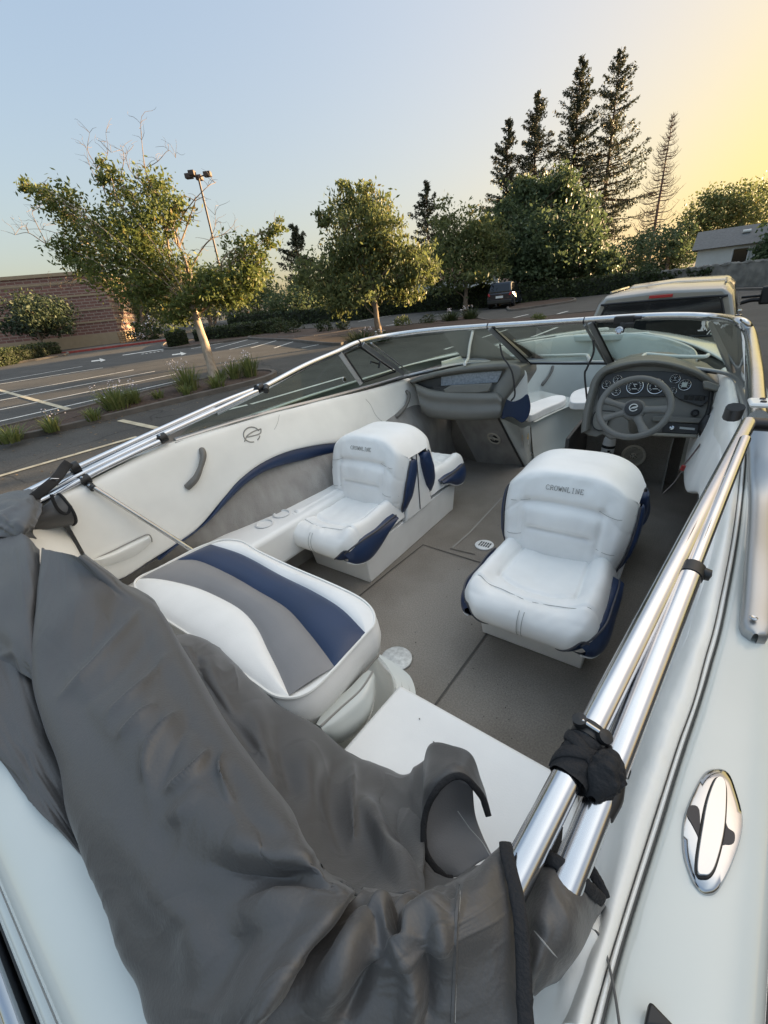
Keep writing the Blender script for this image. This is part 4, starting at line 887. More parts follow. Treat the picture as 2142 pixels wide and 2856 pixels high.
# ---- loose things aboard
ext=thing('fire_extinguisher','small white bottle with a black printed label under the steering wheel','bottle',Pz(1690,1300,0))
ec=Py(1693,1262,3.55); lathe('cylinder',[(.03,-.13),(.046,-.125),(.047,.07),(.046,.075),(.043,.11),(.03,.14),(.0,.145)],ec,(.06,0,1),M['white'],ext,24)
lathe('label_band',[(.0475,.045),(.0482,.046),(.0482,.066),(.0475,.067)],ec,(.06,0,1),M['black'],ext,24)
mb=MB()
for i in range(26):
    t=random.uniform(-2.4,-.6); h=random.uniform(-.10,.03); d=A_([math.cos(t),math.sin(t),0])*.0483; p=ec+d+A_([.06*h,0,h]); tn=A_([-math.sin(t),math.cos(t),0]); ww,hh=random.uniform(.004,.012),random.uniform(.004,.009)
    mb.add([p-tn*ww-A_([0,0,hh]),p+tn*ww-A_([0,0,hh]),p+tn*ww+A_([0,0,hh]),p-tn*ww+A_([0,0,hh])],[(0,1,2,3)])
mb.build('label_print',M['black'],ext,False)
lan=thing('safety_lanyard','thin red clip cord hanging from the throttle lever','lanyard',H(1962,1224,.09))
tube('cord',[H(1962,1226,.09),Py(1945,1250,2.72),Py(1925,1276,2.62),Py(1905,1300,2.52)],.004,mat('cord',(.06,.03,.03),.7),lan,6,20)
bar('clip',Py(1908,1298,2.5),Py(1901,1312,2.5),.020,.014,mat('clip_red',(.22,.015,.015),.5),lan); tube('loop',[Py(1903,1312,2.5),Py(1880,1345,2.5),Py(1850,1375,2.45)],.0025,mat('cord_end',(.15,.13,.12),.7),lan,5,12)
rb_=thing('red_bottle','red bottle tucked behind the bimini tubes on the storage shelf','bottle',Pz(1915,1745,.42))
q_=Pz(1913,1702,.60); lathe('bottle_body',[(.038,0),(.042,.005),(.042,.24),(.036,.27),(.016,.29),(.016,.31),(.0,.312)],A_([q_[0],q_[1],.426]),(0,0,1),M['red'],rb_,24)
# ================================================================== BIMINI FRAME
bf=thing('bimini_frame','folded bimini frame of polished silver tubes lying along both sides of the cockpit','bimini frame',(-1,.9,.95))
def proj(P):
    c=RM.T@(np.asarray(P,float)-CAM); return np.array([IW/2+FPX*c[0]/-c[2],IH/2-FPX*c[1]/-c[2]])
def line_at(A,B,px,py): # parameter on A-B whose projection is nearest the pixel
    t=np.linspace(0,1.2,241); P=[A+(B-A)*s for s in t]; d=[np.hypot(*(proj(p)-np.array([px,py]))) for p in P]; return P[int(np.argmin(d))]
M0=Px(2088,1180,.115); N1=Pd(1494,2339,.415); N1=M0+(N1-M0)*1.07
tube('frame_tube',[M0,N1],.0155,M['tube'],bf,20,30)
M2=Px(2078,1225,.105); N2=Pd(1604,2398,.415); N2=M2+(N2-M2)*1.07
J2=line_at(M2,N2,1915,1592)
tube('frame_tube',[M2,J2],.0105,M['tube'],bf,16,20); tube('frame_tube',[J2,N2],.0160,M['tube'],bf,20,30)
d2=(N2-M2)/np.linalg.norm(N2-M2); d1=(N1-M0)/np.linalg.norm(N1-M0)
M4=Px(2070,1250,.09); N4=line_at(M0,N1,1640,2030)+A_([0,0,-.02])

# hinge on the second tube
tube('tube_hinge',[J2-d2*.012,J2+d2*.012],.0175,M['black'],bf,20); 
s_=np.cross(d2,CAM-J2); s_/=np.linalg.norm(s_)
for e in (-1,1): lathe('hinge_knob',[(.009,0),(.010,.004),(.009,.012),(.0,.014)],J2+s_*e*.012-d2*.006,s_*e,M['black'],bf,14)
lathe('hinge_screw',[(.004,0),(.005,.002),(.003,.004)],J2+s_*.014+d2*.022,s_,M['chrome'],bf,10)
# mount on the windshield side rail
bx('rail_bracket',Px(2118,1150,.14)+A_([.0,0,.024]),.055,.07,.012,M['white'],bf,.05,.006)
for e in (-.016,.016): lathe('bracket_screw',[(.007,0),(.006,.003),(.003,.004)],Px(2118,1150,.14)+A_([0,e,.03]),(0,0,1),M['darkm'],bf,12)
tube('pivot',[M0-d1*.02+A_([.04,0,-.01]),M0+d1*.004],.0155,M['darkm'],bf,14); tube('pivot_knob',[Px(2040,1165,.06),Px(2052,1135,.06)],.014,M['black'],bf,10,flat=.6)
# knotted black strap with clamp on the first tube
K=line_at(M0,N1,1596,2092)
s1=np.cross(d1,CAM-K); s1/=np.linalg.norm(s1); u1=np.cross(s1,d1); u1=u1 if u1@(CAM-K)>0 else -u1
tube('tube_clamp',[K-d1*.036,K-d1*.018],.0185,M['black'],bf,18)
for e in (-1,1): lathe('clamp_ear',[(.008,0),(.009,.004),(.008,.009),(.0,.010)],K-d1*.027+u1*.012+s1*e*.012,u1*.8+s1*e*.3,M['black'],bf,16)
tube('clamp_bolt',[K-d1*.027+u1*.020-s1*.010,K-d1*.027+u1*.020+s1*.012],.0028,M['chrome'],bf,10)
def wrapgrid(c,ax,a,b,L0,L1,rf,nu=40,nv=26):
    G=np.zeros((nu,nv,3))
    for i,an in enumerate(np.linspace(0,2*math.pi,nu)):
        for j,t in enumerate(np.linspace(0,1,nv)): r=rf(an,t); G[i,j]=c+ax*(L0+(L1-L0)*t)+(a*math.cos(an)+b*math.sin(an))*r
    return G
mb=MB()
G=wrapgrid(K,d1,s1,u1,-.016,.034,lambda an,t:.0172+.0022*abs(math.sin(2.2*an+9*t))+.003*max(0,-math.cos(an)))
mb.add(G,[q[::-1] for q in grid_faces(40,26)])
c_=K-s1*.028+d1*.004; nz_=lambda an,t:.30*abs(float(vn(an*1.9,t*5,3)))+.22*abs(float(vn(an*3.7+2,t*9,5)))
G=wrapgrid(c_,d1,s1,u1,-.030,.030,lambda an,t:(.004+.0165*math.sin(math.pi*min(1,max(0,t)))**.7)*(1+1.6*nz_(math.sin(an)*2,t)-.25*math.cos(2*an)),56,40)
mb.add(G,grid_faces(56,40))
mb.build('knotted_strap',M['web'],bf)
for k_,(t0,t1,w_) in enumerate([(-.012,.026,.013),(.014,-.014,.012)]):
    P_=[K+d1*(t0+(t1-t0)*q)+(s1*math.cos(a)+u1*math.sin(a))*.0205 for q,a in zip(np.linspace(0,1,12),np.linspace(3.4,-.3,12))]
    T_=np.gradient(A_(P_),axis=0); rows=[]
    for p,tt in zip(P_,T_):
        n_=p-(K+d1*((p-K)@d1)); n_/=np.linalg.norm(n_); tt=tt/np.linalg.norm(tt); sd=np.cross(tt,n_); rows.append([p-sd*w_/2-n_*.002,p-sd*w_/2,p+n_*.0012,p+sd*w_/2,p+sd*w_/2-n_*.002])
    patch('strap_band',rows,M['web'],bf,24,9)
tail=[K-s1*.03+d1*.02,K-s1*.036+d1*.045+u1*.004,K-s1*.034+d1*.07,K-s1*.026+d1*.085-u1*.01]
K2=line_at(M2,N2,1672,2190); tube('tube_splice',[K2-d2*.02-s1*.006,K2+d2*.025-s1*.006],[.0105,.0145,.012],M['black'],bf,14,8)
K3=line_at(M2,N2,1735,2110)-s1*.0-u1*.012+A_([.012,0,0]); bx('strap_tab',K3,.006,.03,.016,M['black'],bf,.2,.002)
# port side
ta=[Px(742,1080,-2.12),Px(715,1086,-2.12),Px(690,1094,-2.12),Px(600,1130,-2.12),Px(430,1206,-2.12),Px(200,1312,-2.12),Px(40,1390,-2.12)]
tb_=[Px(718,1092,-2.09),Px(690,1104,-2.09),Px(600,1146,-2.09),Px(450,1215,-2.09),Px(200,1336,-2.09),Px(80,1396,-2.09)]
tc_=[Px(445,1232,-2.065),Px(380,1262,-2.065),Px(270,1316,-2.065),Px(150,1380,-2.065),Px(110,1400,-2.06)]
for P,r in ((ta,.0135),(tb_,.0135),(tc_,.0125)): tube('frame_tube',P,r,M['tube'],bf,16,60)
tube('frame_tube',[Px(600,1140,-2.105),Px(430,1218,-2.10),Px(330,1265,-2.1),Px(120,1370,-2.1)],.008,M['tube'],bf,12,30)
def clamp(px,py,x,dirv,r=.022,w_=.03):
    c=Px(px,py,x); d=np.asarray(dirv,float); d/=np.linalg.norm(d); tube('tube_clamp',[c-d*w_/2,c+d*w_/2],r,M['black'],bf,16); lathe('clamp_rivet',[(.006,0),(.005,.003),(.0,.004)],c+A_([.4,-.5,.75])*r*1.05,(.4,-.5,.75),M['chrome'],bf,10)
dp_=ta[4]-ta[3]
clamp(724,1083,-2.10,dp_,.026,.04); clamp(453,1222,-2.075,dp_,.024,.035); clamp(207,1304,-2.11,dp_,.024,.035); clamp(238,1338,-2.06,dp_,.021,.035)
clamp(255,1357,-2.03,A_([1,0,-.5]),.014,.035)
tube('pivot_knob',[Px(742,1078,-2.08),Px(742,1090,-2.05)],.018,M['black'],bf,12)
tube('support_strut',[Px(262,1360,-2.02),Pz(545,1540,.50)],.0105,M['alu'],bf,12,20)
# ================================================================== CANVAS
cv=thing('boat_canvas','dark grey canvas top bundled over the stern with black bound edges','canvas',(-.7,.2,.9))
def R3(L): return [Pz(*p) for p in L]
def wr(seed,amp=1.,ang=.6,fu=3.,fv=2.2):
    def f(U,V):
        a=U*math.cos(ang)*fu*2+V*math.sin(ang)*fv*2; b=-U*math.sin(ang)*fu+V*math.cos(ang)*fv
        w_=vn(b*1.3+3,a*.6,seed)*1.1
        r1=np.abs(vn(a*.45+w_,b*2.1+w_*.5,seed+1)); r2=np.abs(vn(a*.8+w_*2,b*5.+w_,seed+2)); r3=vn(a*1.2,b*2.2,seed+3)
        m1=np.clip(vn(a*.9,b*.9,seed+4)*2+.4,0,1)
        n5=vn(a*.55+w_*.6,b*3.4+w_*.4,seed+6); n6=vn(a*.9+5,b*7.5,seed+7); mk=np.clip(vn(a*.6+2,b*1.1,seed+8)*3+.25,0,1); mk2=np.clip(vn(a*.8,b*1.6+4,seed+9)*3+.2,0,1)
        cr_=.013*mk*(1-2*np.abs(n5))**7+.006*mk2*(1-2*np.abs(n6))**6
        return amp*cr_*.26+amp*.75*(.022*r3+.030*(.22-r1)*m1+.012*(.2-r2)*m1)
    return f
def sheet(name,rows,nu,nv,disp,thick=.0022,m='canvas',folds=None):
    return patch(name,[R3(r) for r in rows],M[m],cv,nu,nv,disp,thick,None,folds)
def blend(L,R,zs,n=6,bul=.04,under=True):
    out=[]
    (a,b,c),(d,e,f)=L,R
    for i in range(n):
        t=i/(n-1); out.append((a+(d-a)*t,b+(e-b)*t,c+(f-c)*t+bul*math.sin(math.pi*t)+.03*max(0,t-.5)*2))
    if under: out=[(a+8,b+2,c-.05)]+out+[(d+4,e-8,f-.10)]
    return out
LR=[((112,1528,.97),(228,1553,.96),.01),((106,1640,.95),(338,1633,.89),.03),((104,1755,.94),(432,1692,.85),.05),((101,1899,.93),(497,1815,.88),.05),((127,2025,.93),(590,1965,.93),.05),((170,2150,.93),(700,2130,.97),.045),((211,2295,.93),(800,2285,1.0),.04),((262,2430,.93),(895,2413,1.01),.04),((310,2550,.93),(985,2480,1.01),.04),((355,2650,.93),(950,2545,1.02),.045),((400,2750,.93),(860,2655,1.02),.045),((439,2856,.93),(770,2780,1.02),.04),((475,2940,.92),(690,2900,1.01),.03)]
def diag(U,V): # the crisp diagonal pulls near the middle of the sheet
    s=np.zeros_like(U)
    for (u0,v0,du,dv,wd,am) in [(.20,.42,.16,-.17,.018,.010),(.30,.55,.15,-.2,.02,.012),(.33,.68,.13,-.22,.018,.012),(.38,.82,.12,-.25,.022,.012),(.12,.5,.2,-.1,.025,.012),(.43,.9,.1,-.2,.018,.010),(.26,.36,.12,-.1,.014,.008),(.16,.75,.05,-.35,.02,.008)]:
        L=math.hypot(du,dv); tx,ty=du/L,dv/L; a=(U-u0)*tx+(V-v0)*ty; b=-(U-u0)*ty+(V-v0)*tx; b=b+.02*np.sin(a/L*3)
        s+=am*np.exp(-(b/wd)**2)*np.exp(-((a/L-.5)/.42)**4)
    return s
w0=wr(21,.75,-.6,4.5,2.2)
sheet('canvas_panel',[blend(a,b,None,6,c) for a,b,c in LR],300,180,lambda U,V:w0(U,V)*.8,folds=[([(300,1610),(225,1690),(140,1789)],43,0.0112),([(330,1650),(300,1760),(210,1860)],29,-0.0074),([(385,1710),(262,1856),(165,1945)],17,0.0087),([(430,1760),(330,1880),(230,1960)],18,-0.0062),([(470,1830),(380,1930),(300,1990)],16,0.0074),([(430,1970),(380,2015),(330,2055)],12,0.0074),([(492,1990),(430,2075),(405,2169)],11,0.0087),([(455,2000),(415,2060)],11,-0.0056),([(530,2010),(480,2110),(440,2200)],20,-0.0074),([(585,2095),(540,2160),(473,2205)],13,0.0087),([(626,2095),(618,2160),(645,2240)],13,0.0081),([(560,2200),(520,2260),(470,2290)],23,0.0062),
  ([(641,2354),(760,2388),(885,2408)],39,0.0136),([(600,2420),(760,2450),(900,2440)],39,-0.0112),([(930,2475),(800,2520),(680,2560)],39,0.0124),([(300,2300),(420,2420),(520,2600)],69,0.0099),([(700,2560),(620,2680),(560,2820)],51,-0.0112),([(500,2500),(560,2650),(540,2840)],57,0.0087),([(150,1850),(230,2000),(330,2150)],39,-0.0062)])
INN=[(300,1640,.83),(400,1700,.77),(450,1790,.74),(510,1870,.75),(550,1935,.76),(602,2040,.78),(672,2150,.80),(745,2250,.82),(805,2340,.84),(890,2440,.86),(1000,2505,.89),(1100,2510,.95),(1180,2515,.95)]
OUTS=[(338,1630,.80),(424,1678,.72),(462,1772,.66),(535,1776,.64),(608,1806,.63),(655,1856,.625),(712,1915,.61),(762,1958,.60),(872,2026,.57),(965,2110,.54),(1060,2146,.52),(1125,2168,.50),(1185,2150,.5)]
rows=[]
for (a,b,c),(d,e,f) in zip(INN,OUTS):
    r=[]
    for i in range(7):
        t=i/6; r.append((a+(d-a)*t,b+(e-b)*t,c+(f-c)*t**1.1+.025*math.sin(math.pi*t*1.0)-.02*math.sin(2*math.pi*t)))
    r.append((d+3,e-2,f-.06)); rows.append(r)
w1_=wr(40,.85,1.1,4.,1.6); sheet('canvas_panel',rows,230,120,w1_,folds=[([(979,2140),(976,2230),(985,2330)],14,0.0126),([(844,2080),(850,2180),(880,2300)],39,0.0182),([(770,2020),(790,2120),(830,2230)],28,-0.0140),([(700,1960),(720,2060),(770,2170)],33,0.0154),([(590,1830),(600,1900),(650,2000)],24,0.0140),([(540,1800),(560,1870)],19,-0.0098),([(1013,2245),(1089,2380),(1150,2495)],24,0.0245),([(920,2120),(925,2230),(960,2370)],28,-0.0168),([(1060,2200),(1110,2330),(1160,2420)],28,-0.0168),([(640,1850),(660,1930)],15,0.0084)])
# lower right panel
TOPB=[(1008,2487,1.015),(1080,2508,1.0),(1165,2506,.985),(1230,2490,1.0),(1291,2464,1.015),(1350,2425,1.02),(1408,2365,1.01)]
LEF=[(1008,2487,1.015),(930,2565,1.02),(850,2668,1.03),(765,2785,1.03),(690,2905,1.02)]
RIG=[(1408,2365,1.01),(1434,2470,1.02),(1450,2580,1.02),(1459,2720,1.01),(1465,2905,1.0)]
rows=[]
for j in range(5):
    t=j/4; r=[]
    for i in range(7):
        s=i/6; a=A_(LEF[j]);b=A_(RIG[j]); p=a*(1-s)+b*s
        tp=A_(TOPB[i])-(A_(TOPB[0])*(1-s)+A_(TOPB[6])*s); p=p+tp*(1-t)**1.5
        p[2]+=.035*math.sin(math.pi*s)*math.sin(math.pi*min(1,.15+t)); r.append(tuple(p))
    rows.append(r)
rows=[[(a,b-10,c-.05) for a,b,c in rows[0]]]+rows
def fB(U,V):
    s=wr(60,.8,2.0,3.,2.)(U,V)
    for (u0,v0,du,dv,wd,am) in [(.12,.45,.38,-.08,.03,-.018),(.14,.52,.36,-.14,.03,.022),(.12,.60,.25,.02,.03,-.014),(.1,.35,.4,-.2,.035,.018),(.4,.2,.5,-.05,.05,.014),(.15,.70,.4,-.05,.03,.010)]:
        L=math.hypot(du,dv); tx,ty=du/L,dv/L; a=(U-u0)*tx+(V-v0)*ty; b=-(U-u0)*ty+(V-v0)*tx
        s=s+am*np.exp(-(b/wd)**2)*np.exp(-((a/L-.5)/.45)**4)
    return s*np.clip((1-V)/.12,0,1)*.9
PB=sheet('canvas_panel',rows,180,180,lambda U,V:fB(U,V)*.30,folds=[([(1046,2523),(1088,2599),(1122,2667)],23,0.0150),([(1249,2523),(1160,2588),(1118,2650)],23,0.0180),([(1097,2540),(1108,2600),(1118,2640)],20,-0.0225),([(1190,2505),(1150,2560)],20,-0.0120),([(1140,2690),(1150,2760),(1130,2850)],29,0.0135),([(1190,2640),(1200,2740),(1190,2850)],29,-0.0105),([(1030,2580),(970,2690),(886,2830)],39,0.0150),([(1050,2640),(1010,2740),(960,2850)],29,-0.0135),([(1230,2560),(1225,2660)],25,0.0090)])
SPB=Surf(PB)
def ribbon(name,pts,wd,th,m,parent,n=40,tilt=None):
    P=cr(A_(pts),n); T=np.gradient(P,axis=0); T/=np.linalg.norm(T,axis=1,keepdims=True); rows=[]
    for p,t in zip(P,T):
        v=CAM-p; v/=np.linalg.norm(v); s=np.cross(t,v); s/=np.linalg.norm(s); n_=np.cross(s,t)
        if n_@v<0: n_=-n_
        rows.append([p-s*wd/2-n_*th,p-s*wd/2+n_*th*.6,p+n_*th,p+s*wd/2+n_*th*.6,p+s*wd/2-n_*th])
    return patch(name,rows,m,parent,n,9,lambda U,V:.0012*vn(U*40,V*2,7))
ribbon('edge_binding',[Pz(*p) for p in [(1410,2352,1.022),(1416,2395,1.028),(1436,2475,1.035),(1452,2580,1.035),(1461,2720,1.025),(1467,2900,1.015)]],.0115,.0025,M['web'],cv)
st=SPB.line([(1287,2472),(1280,2530),(1275,2620),(1271,2740),(1268,2850)],.001,40); tube('stitch_line',st,.0009,M['stitch'],cv,5); 
tube('seam_fold',SPB.line([(1283,2474),(1272,2570),(1268,2700),(1262,2850)],.0005,40),.0022,M['canvas'],cv,6)
# sleeve on the second tube
rows=[[(1470,2420,.93),(1494,2396,.965),(1530,2393,.985),(1580,2418,.985),(1632,2464,.975),(1682,2516,.94),(1690,2530,.90)],
 [(1462,2500,.94),(1485,2480,.975),(1525,2478,1.0),(1572,2500,1.0),(1615,2535,.985),(1652,2580,.94),(1656,2592,.90)],
 [(1458,2610,.95),(1478,2605,.98),(1515,2600,1.0),(1552,2612,1.0),(1580,2640,.985),(1598,2668,.95),(1600,2680,.90)],
 [(1455,2700,.96),(1470,2698,.98),(1490,2700,.99),(1512,2708,.985),(1528,2722,.975),(1538,2732,.95),(1540,2740,.90)],
 [(1450,2760,.95),(1462,2762,.965),(1472,2765,.965),(1480,2768,.96),(1486,2770,.955),(1490,2775,.94),(1492,2778,.9)]]
SL_=sheet('tube_sleeve',rows,60,60,wr(80,.35,1.,2.,2.)); SSL=Surf(SL_)
ribbon('edge_binding',[Pz(*p) for p in [(1474,2418,.945),(1496,2396,.975),(1530,2394,.993),(1580,2420,.993),(1632,2466,.984),(1680,2512,.955)]],.011,.003,M['web'],cv)
ribbon('edge_binding',[Pz(*p) for p in [(1643,2420,.955),(1668,2460,.955),(1688,2505,.945)]],.010,.002,M['web'],cv,16)
tube('stitch_line',SSL.line([(1475,2575),(1510,2620),(1560,2678)],.001,24),.0008,M['stitch'],cv,5)
sheet('strap_end',[[(1500,2330,.93),(1530,2300,.93),(1570,2310,.93)],[(1490,2390,.94),(1525,2375,.95),(1560,2390,.94)],[(1490,2460,.93),(1520,2450,.94),(1550,2460,.93)]],14,14,None,.003,'web')
# open sleeve flap standing on the jump seat
OUTF=[(1180,2150,.62),(1200,2078,.70),(1262,2082,.74),(1316,2106,.74),(1345,2180,.72),(1364,2250,.70)]
RIM=[(1183,2350,.74),(1186,2267,.78),(1215,2208,.80),(1262,2168,.81),(1318,2188,.80),(1360,2276,.76)]
rows=[[o_,tuple(A_(o_)*.66+A_(r_)*.34+A_([-4,-4,.03])),tuple(A_(o_)*.33+A_(r_)*.67+A_([-3,-3,.028])),r_] for o_,r_ in zip(OUTF,RIM)]
sheet('tube_sleeve',rows,40,24,wr(90,.3,.4,2.,2.))
rows=[[(1186,2267,.78),(1183,2340,.76),(1195,2395,.74),(1250,2450,.72)],[(1215,2208,.795),(1222,2300,.755),(1240,2370,.74),(1290,2440,.725)],[(1262,2170,.805),(1275,2270,.745),(1290,2350,.735),(1330,2410,.725)],[(1318,2190,.795),(1325,2270,.74),(1345,2330,.73),(1372,2385,.735)]]
IN=sheet('sleeve_lining',rows,30,30,None,.002,'inner')
ribbon('edge_binding',[Pz(*p) for p in [(1362,2276,.765),(1347,2228,.785),(1318,2188,.81),(1290,2166,.822),(1252,2172,.82),(1212,2212,.81),(1187,2267,.79),(1181,2339,.77),(1194,2394,.755),(1240,2446,.735),(1262,2452,.725)]],.0095,.0025,M['web'],cv,60)
SIN=Surf(IN); L_=SIN.line([(1276,2262),(1310,2310),(1345,2350),(1366,2385)],.001,20)
if len(L_)>3: tube('stitch_line',L_,.0009,M['stitch'],cv,5)
# fabric behind the flap joining to the back panel
sheet('canvas_panel',[[(1060,2150,.53),(1120,2172,.55),(1165,2140,.60),(1195,2085,.68)],[(1060,2250,.66),(1120,2260,.66),(1160,2240,.68),(1185,2200,.72)],[(1080,2380,.82),(1130,2380,.78),(1170,2370,.75),(1195,2380,.74)],[(1110,2500,.93),(1170,2505,.92),(1230,2480,.86),(1270,2455,.74)],[(1180,2520,.93),(1250,2500,.93),(1320,2450,.90),(1385,2390,.78)]],60,50,wr(95,.8,.9,2.,2.))
# left, darker panels
rows=[[(-120,1500,.93),(-40,1470,.95),(30,1475,.96),(75,1495,.965),(112,1530,.94)],[(-120,1600,.93),(-40,1570,.94),(30,1570,.955),(85,1590,.96),(112,1620,.93)],[(-120,1720,.92),(-40,1690,.93),(30,1690,.94),(85,1720,.94),(108,1750,.91)],[(-120,1800,.91),(-30,1780,.92),(40,1790,.93),(90,1840,.93),(106,1880,.90)],[(-120,1860,.90),(-20,1860,.90),(50,1870,.91),(95,1900,.91),(108,1930,.88)]]
sheet('canvas_panel',rows,70,60,wr(110,.9,.3,2.5,2.))
rows=[[(-160,1640,.90),(-60,1650,.92),(10,1700,.915),(60,1790,.905),(110,1890,.89)],[(-160,1800,.90),(-60,1820,.915),(15,1880,.91),(75,1960,.905),(135,2040,.885)],[(-160,1960,.90),(-60,1985,.91),(25,2030,.905),(95,2100,.90),(180,2170,.885)],[(-160,2060,.90),(-50,2075,.905),(40,2130,.90),(125,2210,.895),(215,2300,.885)],[(-160,2110,.893),(-40,2095,.893),(60,2205,.893),(160,2315,.893),(275,2440,.885)]]
sheet('canvas_panel',rows,80,60,wr(120,.6,.5,2.5,2.))
# port bundle, sleeve and strap
rows=[[(-120,1402,.93),(-20,1382,.955),(40,1370,.97),(85,1366,.975),(112,1394,.955)],[(-120,1430,.95),(-20,1412,.985),(40,1402,.99),(85,1405,.99),(114,1430,.965)],[(-120,1475,.955),(-20,1455,.985),(30,1450,.99),(70,1455,.985),(98,1470,.96)],[(-80,1510,.92),(-10,1500,.95),(30,1500,.95),(70,1500,.95),(90,1500,.92)]]
sheet('canvas_panel',rows,50,50,wr(130,1.0,.9,3.5,2.5))
def cone(name,c0,r0,c1,r1,m,n=24,squash=.75):
    c0=A_(c0);c1=A_(c1); ax=c1-c0; ax/=np.linalg.norm(ax); a=np.cross(ax,[0,0,1.]); a/=np.linalg.norm(a); b=np.cross(a,ax); V=[]
    for t in np.linspace(0,1,12):
        c=c0*(1-t)+c1*t; r=r0*(1-t)+r1*t
        for s in range(n):
            an=2*math.pi*s/n; rr_=r*(1+.10*math.sin(3*an+2*t)); V.append(c+a*math.cos(an)*rr_*squash+b*math.sin(an)*rr_)
    f=[q[::-1] for q in grid_faces(12,n,False,True)]; o=new(name,V,f,m,cv,True); md=o.modifiers.new('Solidify','SOLIDIFY'); md.thickness=.003; return A_(V).reshape(12,n,3)
cA=Px(84,1462,-1.98); cB=Px(188,1424,-1.99)
VV=cone('tube_sleeve',cA,.026,cB,.068,M['canvas'])
tube('edge_binding',VV[-1],.0055,M['web'],cv,8,None,True)
ribbon('edge_binding',[Px(a,b,-1.94) for a,b in [(143,1378),(150,1400),(163,1422),(180,1433),(192,1428),(197,1410)]],.011,.003,M['web'],cv,24)
ribbon('webbing_strap',[Px(192,1290,-2.08),Px(178,1306,-2.06),Px(158,1334,-2.0),Px(126,1362,-1.96),Px(92,1390,-1.95),Px(66,1412,-1.95),Px(56,1452,-1.95)],.034,.003,M['web'],cv,40)
bk=[Px(a,b,-1.985) for a,b in [(132,1343),(143,1335),(163,1335),(153,1346)]]; tube('strap_buckle',bk,.0028,M['chrome'],cv,8,None,True)
tube('zip_pull',[Px(48,1427,-1.93),Px(72,1429,-1.93)],.003,M['white'],cv,6)
# ================================================================== SURROUNDINGS
def gmat():
    m=mat('asphalt',(.060,.057,.053),.85,spec=.3,col2=(.083,.079,.073),vscale=.8,detail=8,bump=.35,bscale=45)
    nt=m.node_tree; b=nt.nodes['Principled BSDF']; old=b.inputs['Base Color'].links[0].from_socket; tc=[n for n in nt.nodes if n.type=='TEX_COORD'][0]
    n=nt.nodes.new('ShaderNodeTexNoise'); n.inputs['Scale'].default_value=38; n.inputs['Detail'].default_value=3; nt.links.new(tc.outputs['Object'],n.inputs[0])
    v=nt.nodes.new('ShaderNodeTexVoronoi'); v.feature='DISTANCE_TO_EDGE'; v.inputs['Scale'].default_value=.22; nt.links.new(tc.outputs['Object'],v.inputs['Vector'])
    wn=nt.nodes.new('ShaderNodeTexNoise'); wn.inputs['Scale'].default_value=.6; wn.inputs['Detail'].default_value=5; nt.links.new(tc.outputs['Object'],wn.inputs[0])
    va=nt.nodes.new('ShaderNodeMix'); va.data_type='VECTOR'; va.inputs[0].default_value=.12; nt.links.new(tc.outputs['Object'],va.inputs[4]); 
    sc=nt.nodes.new('ShaderNodeVectorMath'); sc.operation='SCALE'; sc.inputs[3].default_value=12; nt.links.new(wn.outputs['Color'],sc.inputs[0]); nt.links.new(sc.outputs[0],va.inputs[5]); nt.links.new(va.outputs[1],v.inputs['Vector'])
    r=nt.nodes.new('ShaderNodeValToRGB'); r.color_ramp.elements[0].position=.0; r.color_ramp.elements[0].color=(.45,.45,.45,1); r.color_ramp.elements[1].position=.006; nt.links.new(v.outputs['Distance'],r.inputs[0])
    r2=nt.nodes.new('ShaderNodeValToRGB'); r2.color_ramp.elements[0].position=.3; r2.color_ramp.elements[0].color=(.7,.7,.7,1); r2.color_ramp.elements[1].position=.7; r2.color_ramp.elements[1].color=(1.25,1.25,1.25,1); nt.links.new(n.outputs[0],r2.inputs[0])
    x=old
    for rr in (r,r2):
        mx=nt.nodes.new('ShaderNodeMix'); mx.data_type='RGBA'; mx.blend_type='MULTIPLY'; mx.inputs[0].default_value=1; nt.links.new(x,mx.inputs[6]); nt.links.new(rr.outputs[0],mx.inputs[7]); x=mx.outputs[2]
    nt.links.new(x,b.inputs['Base Color']); return m
M['asphalt']=gmat()
M['concrete']=mat('concrete',(.09,.078,.068),.85,col2=(.14,.122,.106),vscale=3,detail=8,bump=.2,bscale=40)
M['soil']=mat('bark_mulch',(.035,.022,.016),.95,col2=(.085,.052,.036),vscale=16,detail=8,bump=.8,bscale=22)
M['paint']=mat('road_paint',(.50,.485,.45),.7,col2=(.78,.76,.70),vscale=5,detail=8)
M['ypaint']=mat('faded_yellow_paint',(.36,.31,.22),.7,col2=(.58,.52,.38),vscale=5,detail=8)
M['redpaint']=mat('red_kerb_paint',(.32,.05,.04),.7,var=.25,vscale=4)
Zu=A_([0,0,1.])
g=[]
for x in np.linspace(-260,200,24):
    for y in np.linspace(-120,300,22): g.append((x,y,gz(x,y)))
struct(new('ground',g,grid_faces(24,22),M['asphalt'],None,True))
def quadline(mb,p,q,w_,dz=.008):
    a=Pg(*p);b=Pg(*q); t=b-a; n=A_([-t[1],t[0],0]); n/=np.linalg.norm(n); k=max(2,int(np.linalg.norm(t)/3)+1); V=[]
    for s in np.linspace(0,1,k):
        c=a*(1-s)+b*s
        for e in (1,-1):
            r=c+n*e*w_/2; V.append((r[0],r[1],gz(r[0],r[1])+dz))
    mb.add(V,[(2*i,2*i+1,2*i+3,2*i+2) for i in range(k-1)])
mb=MB()
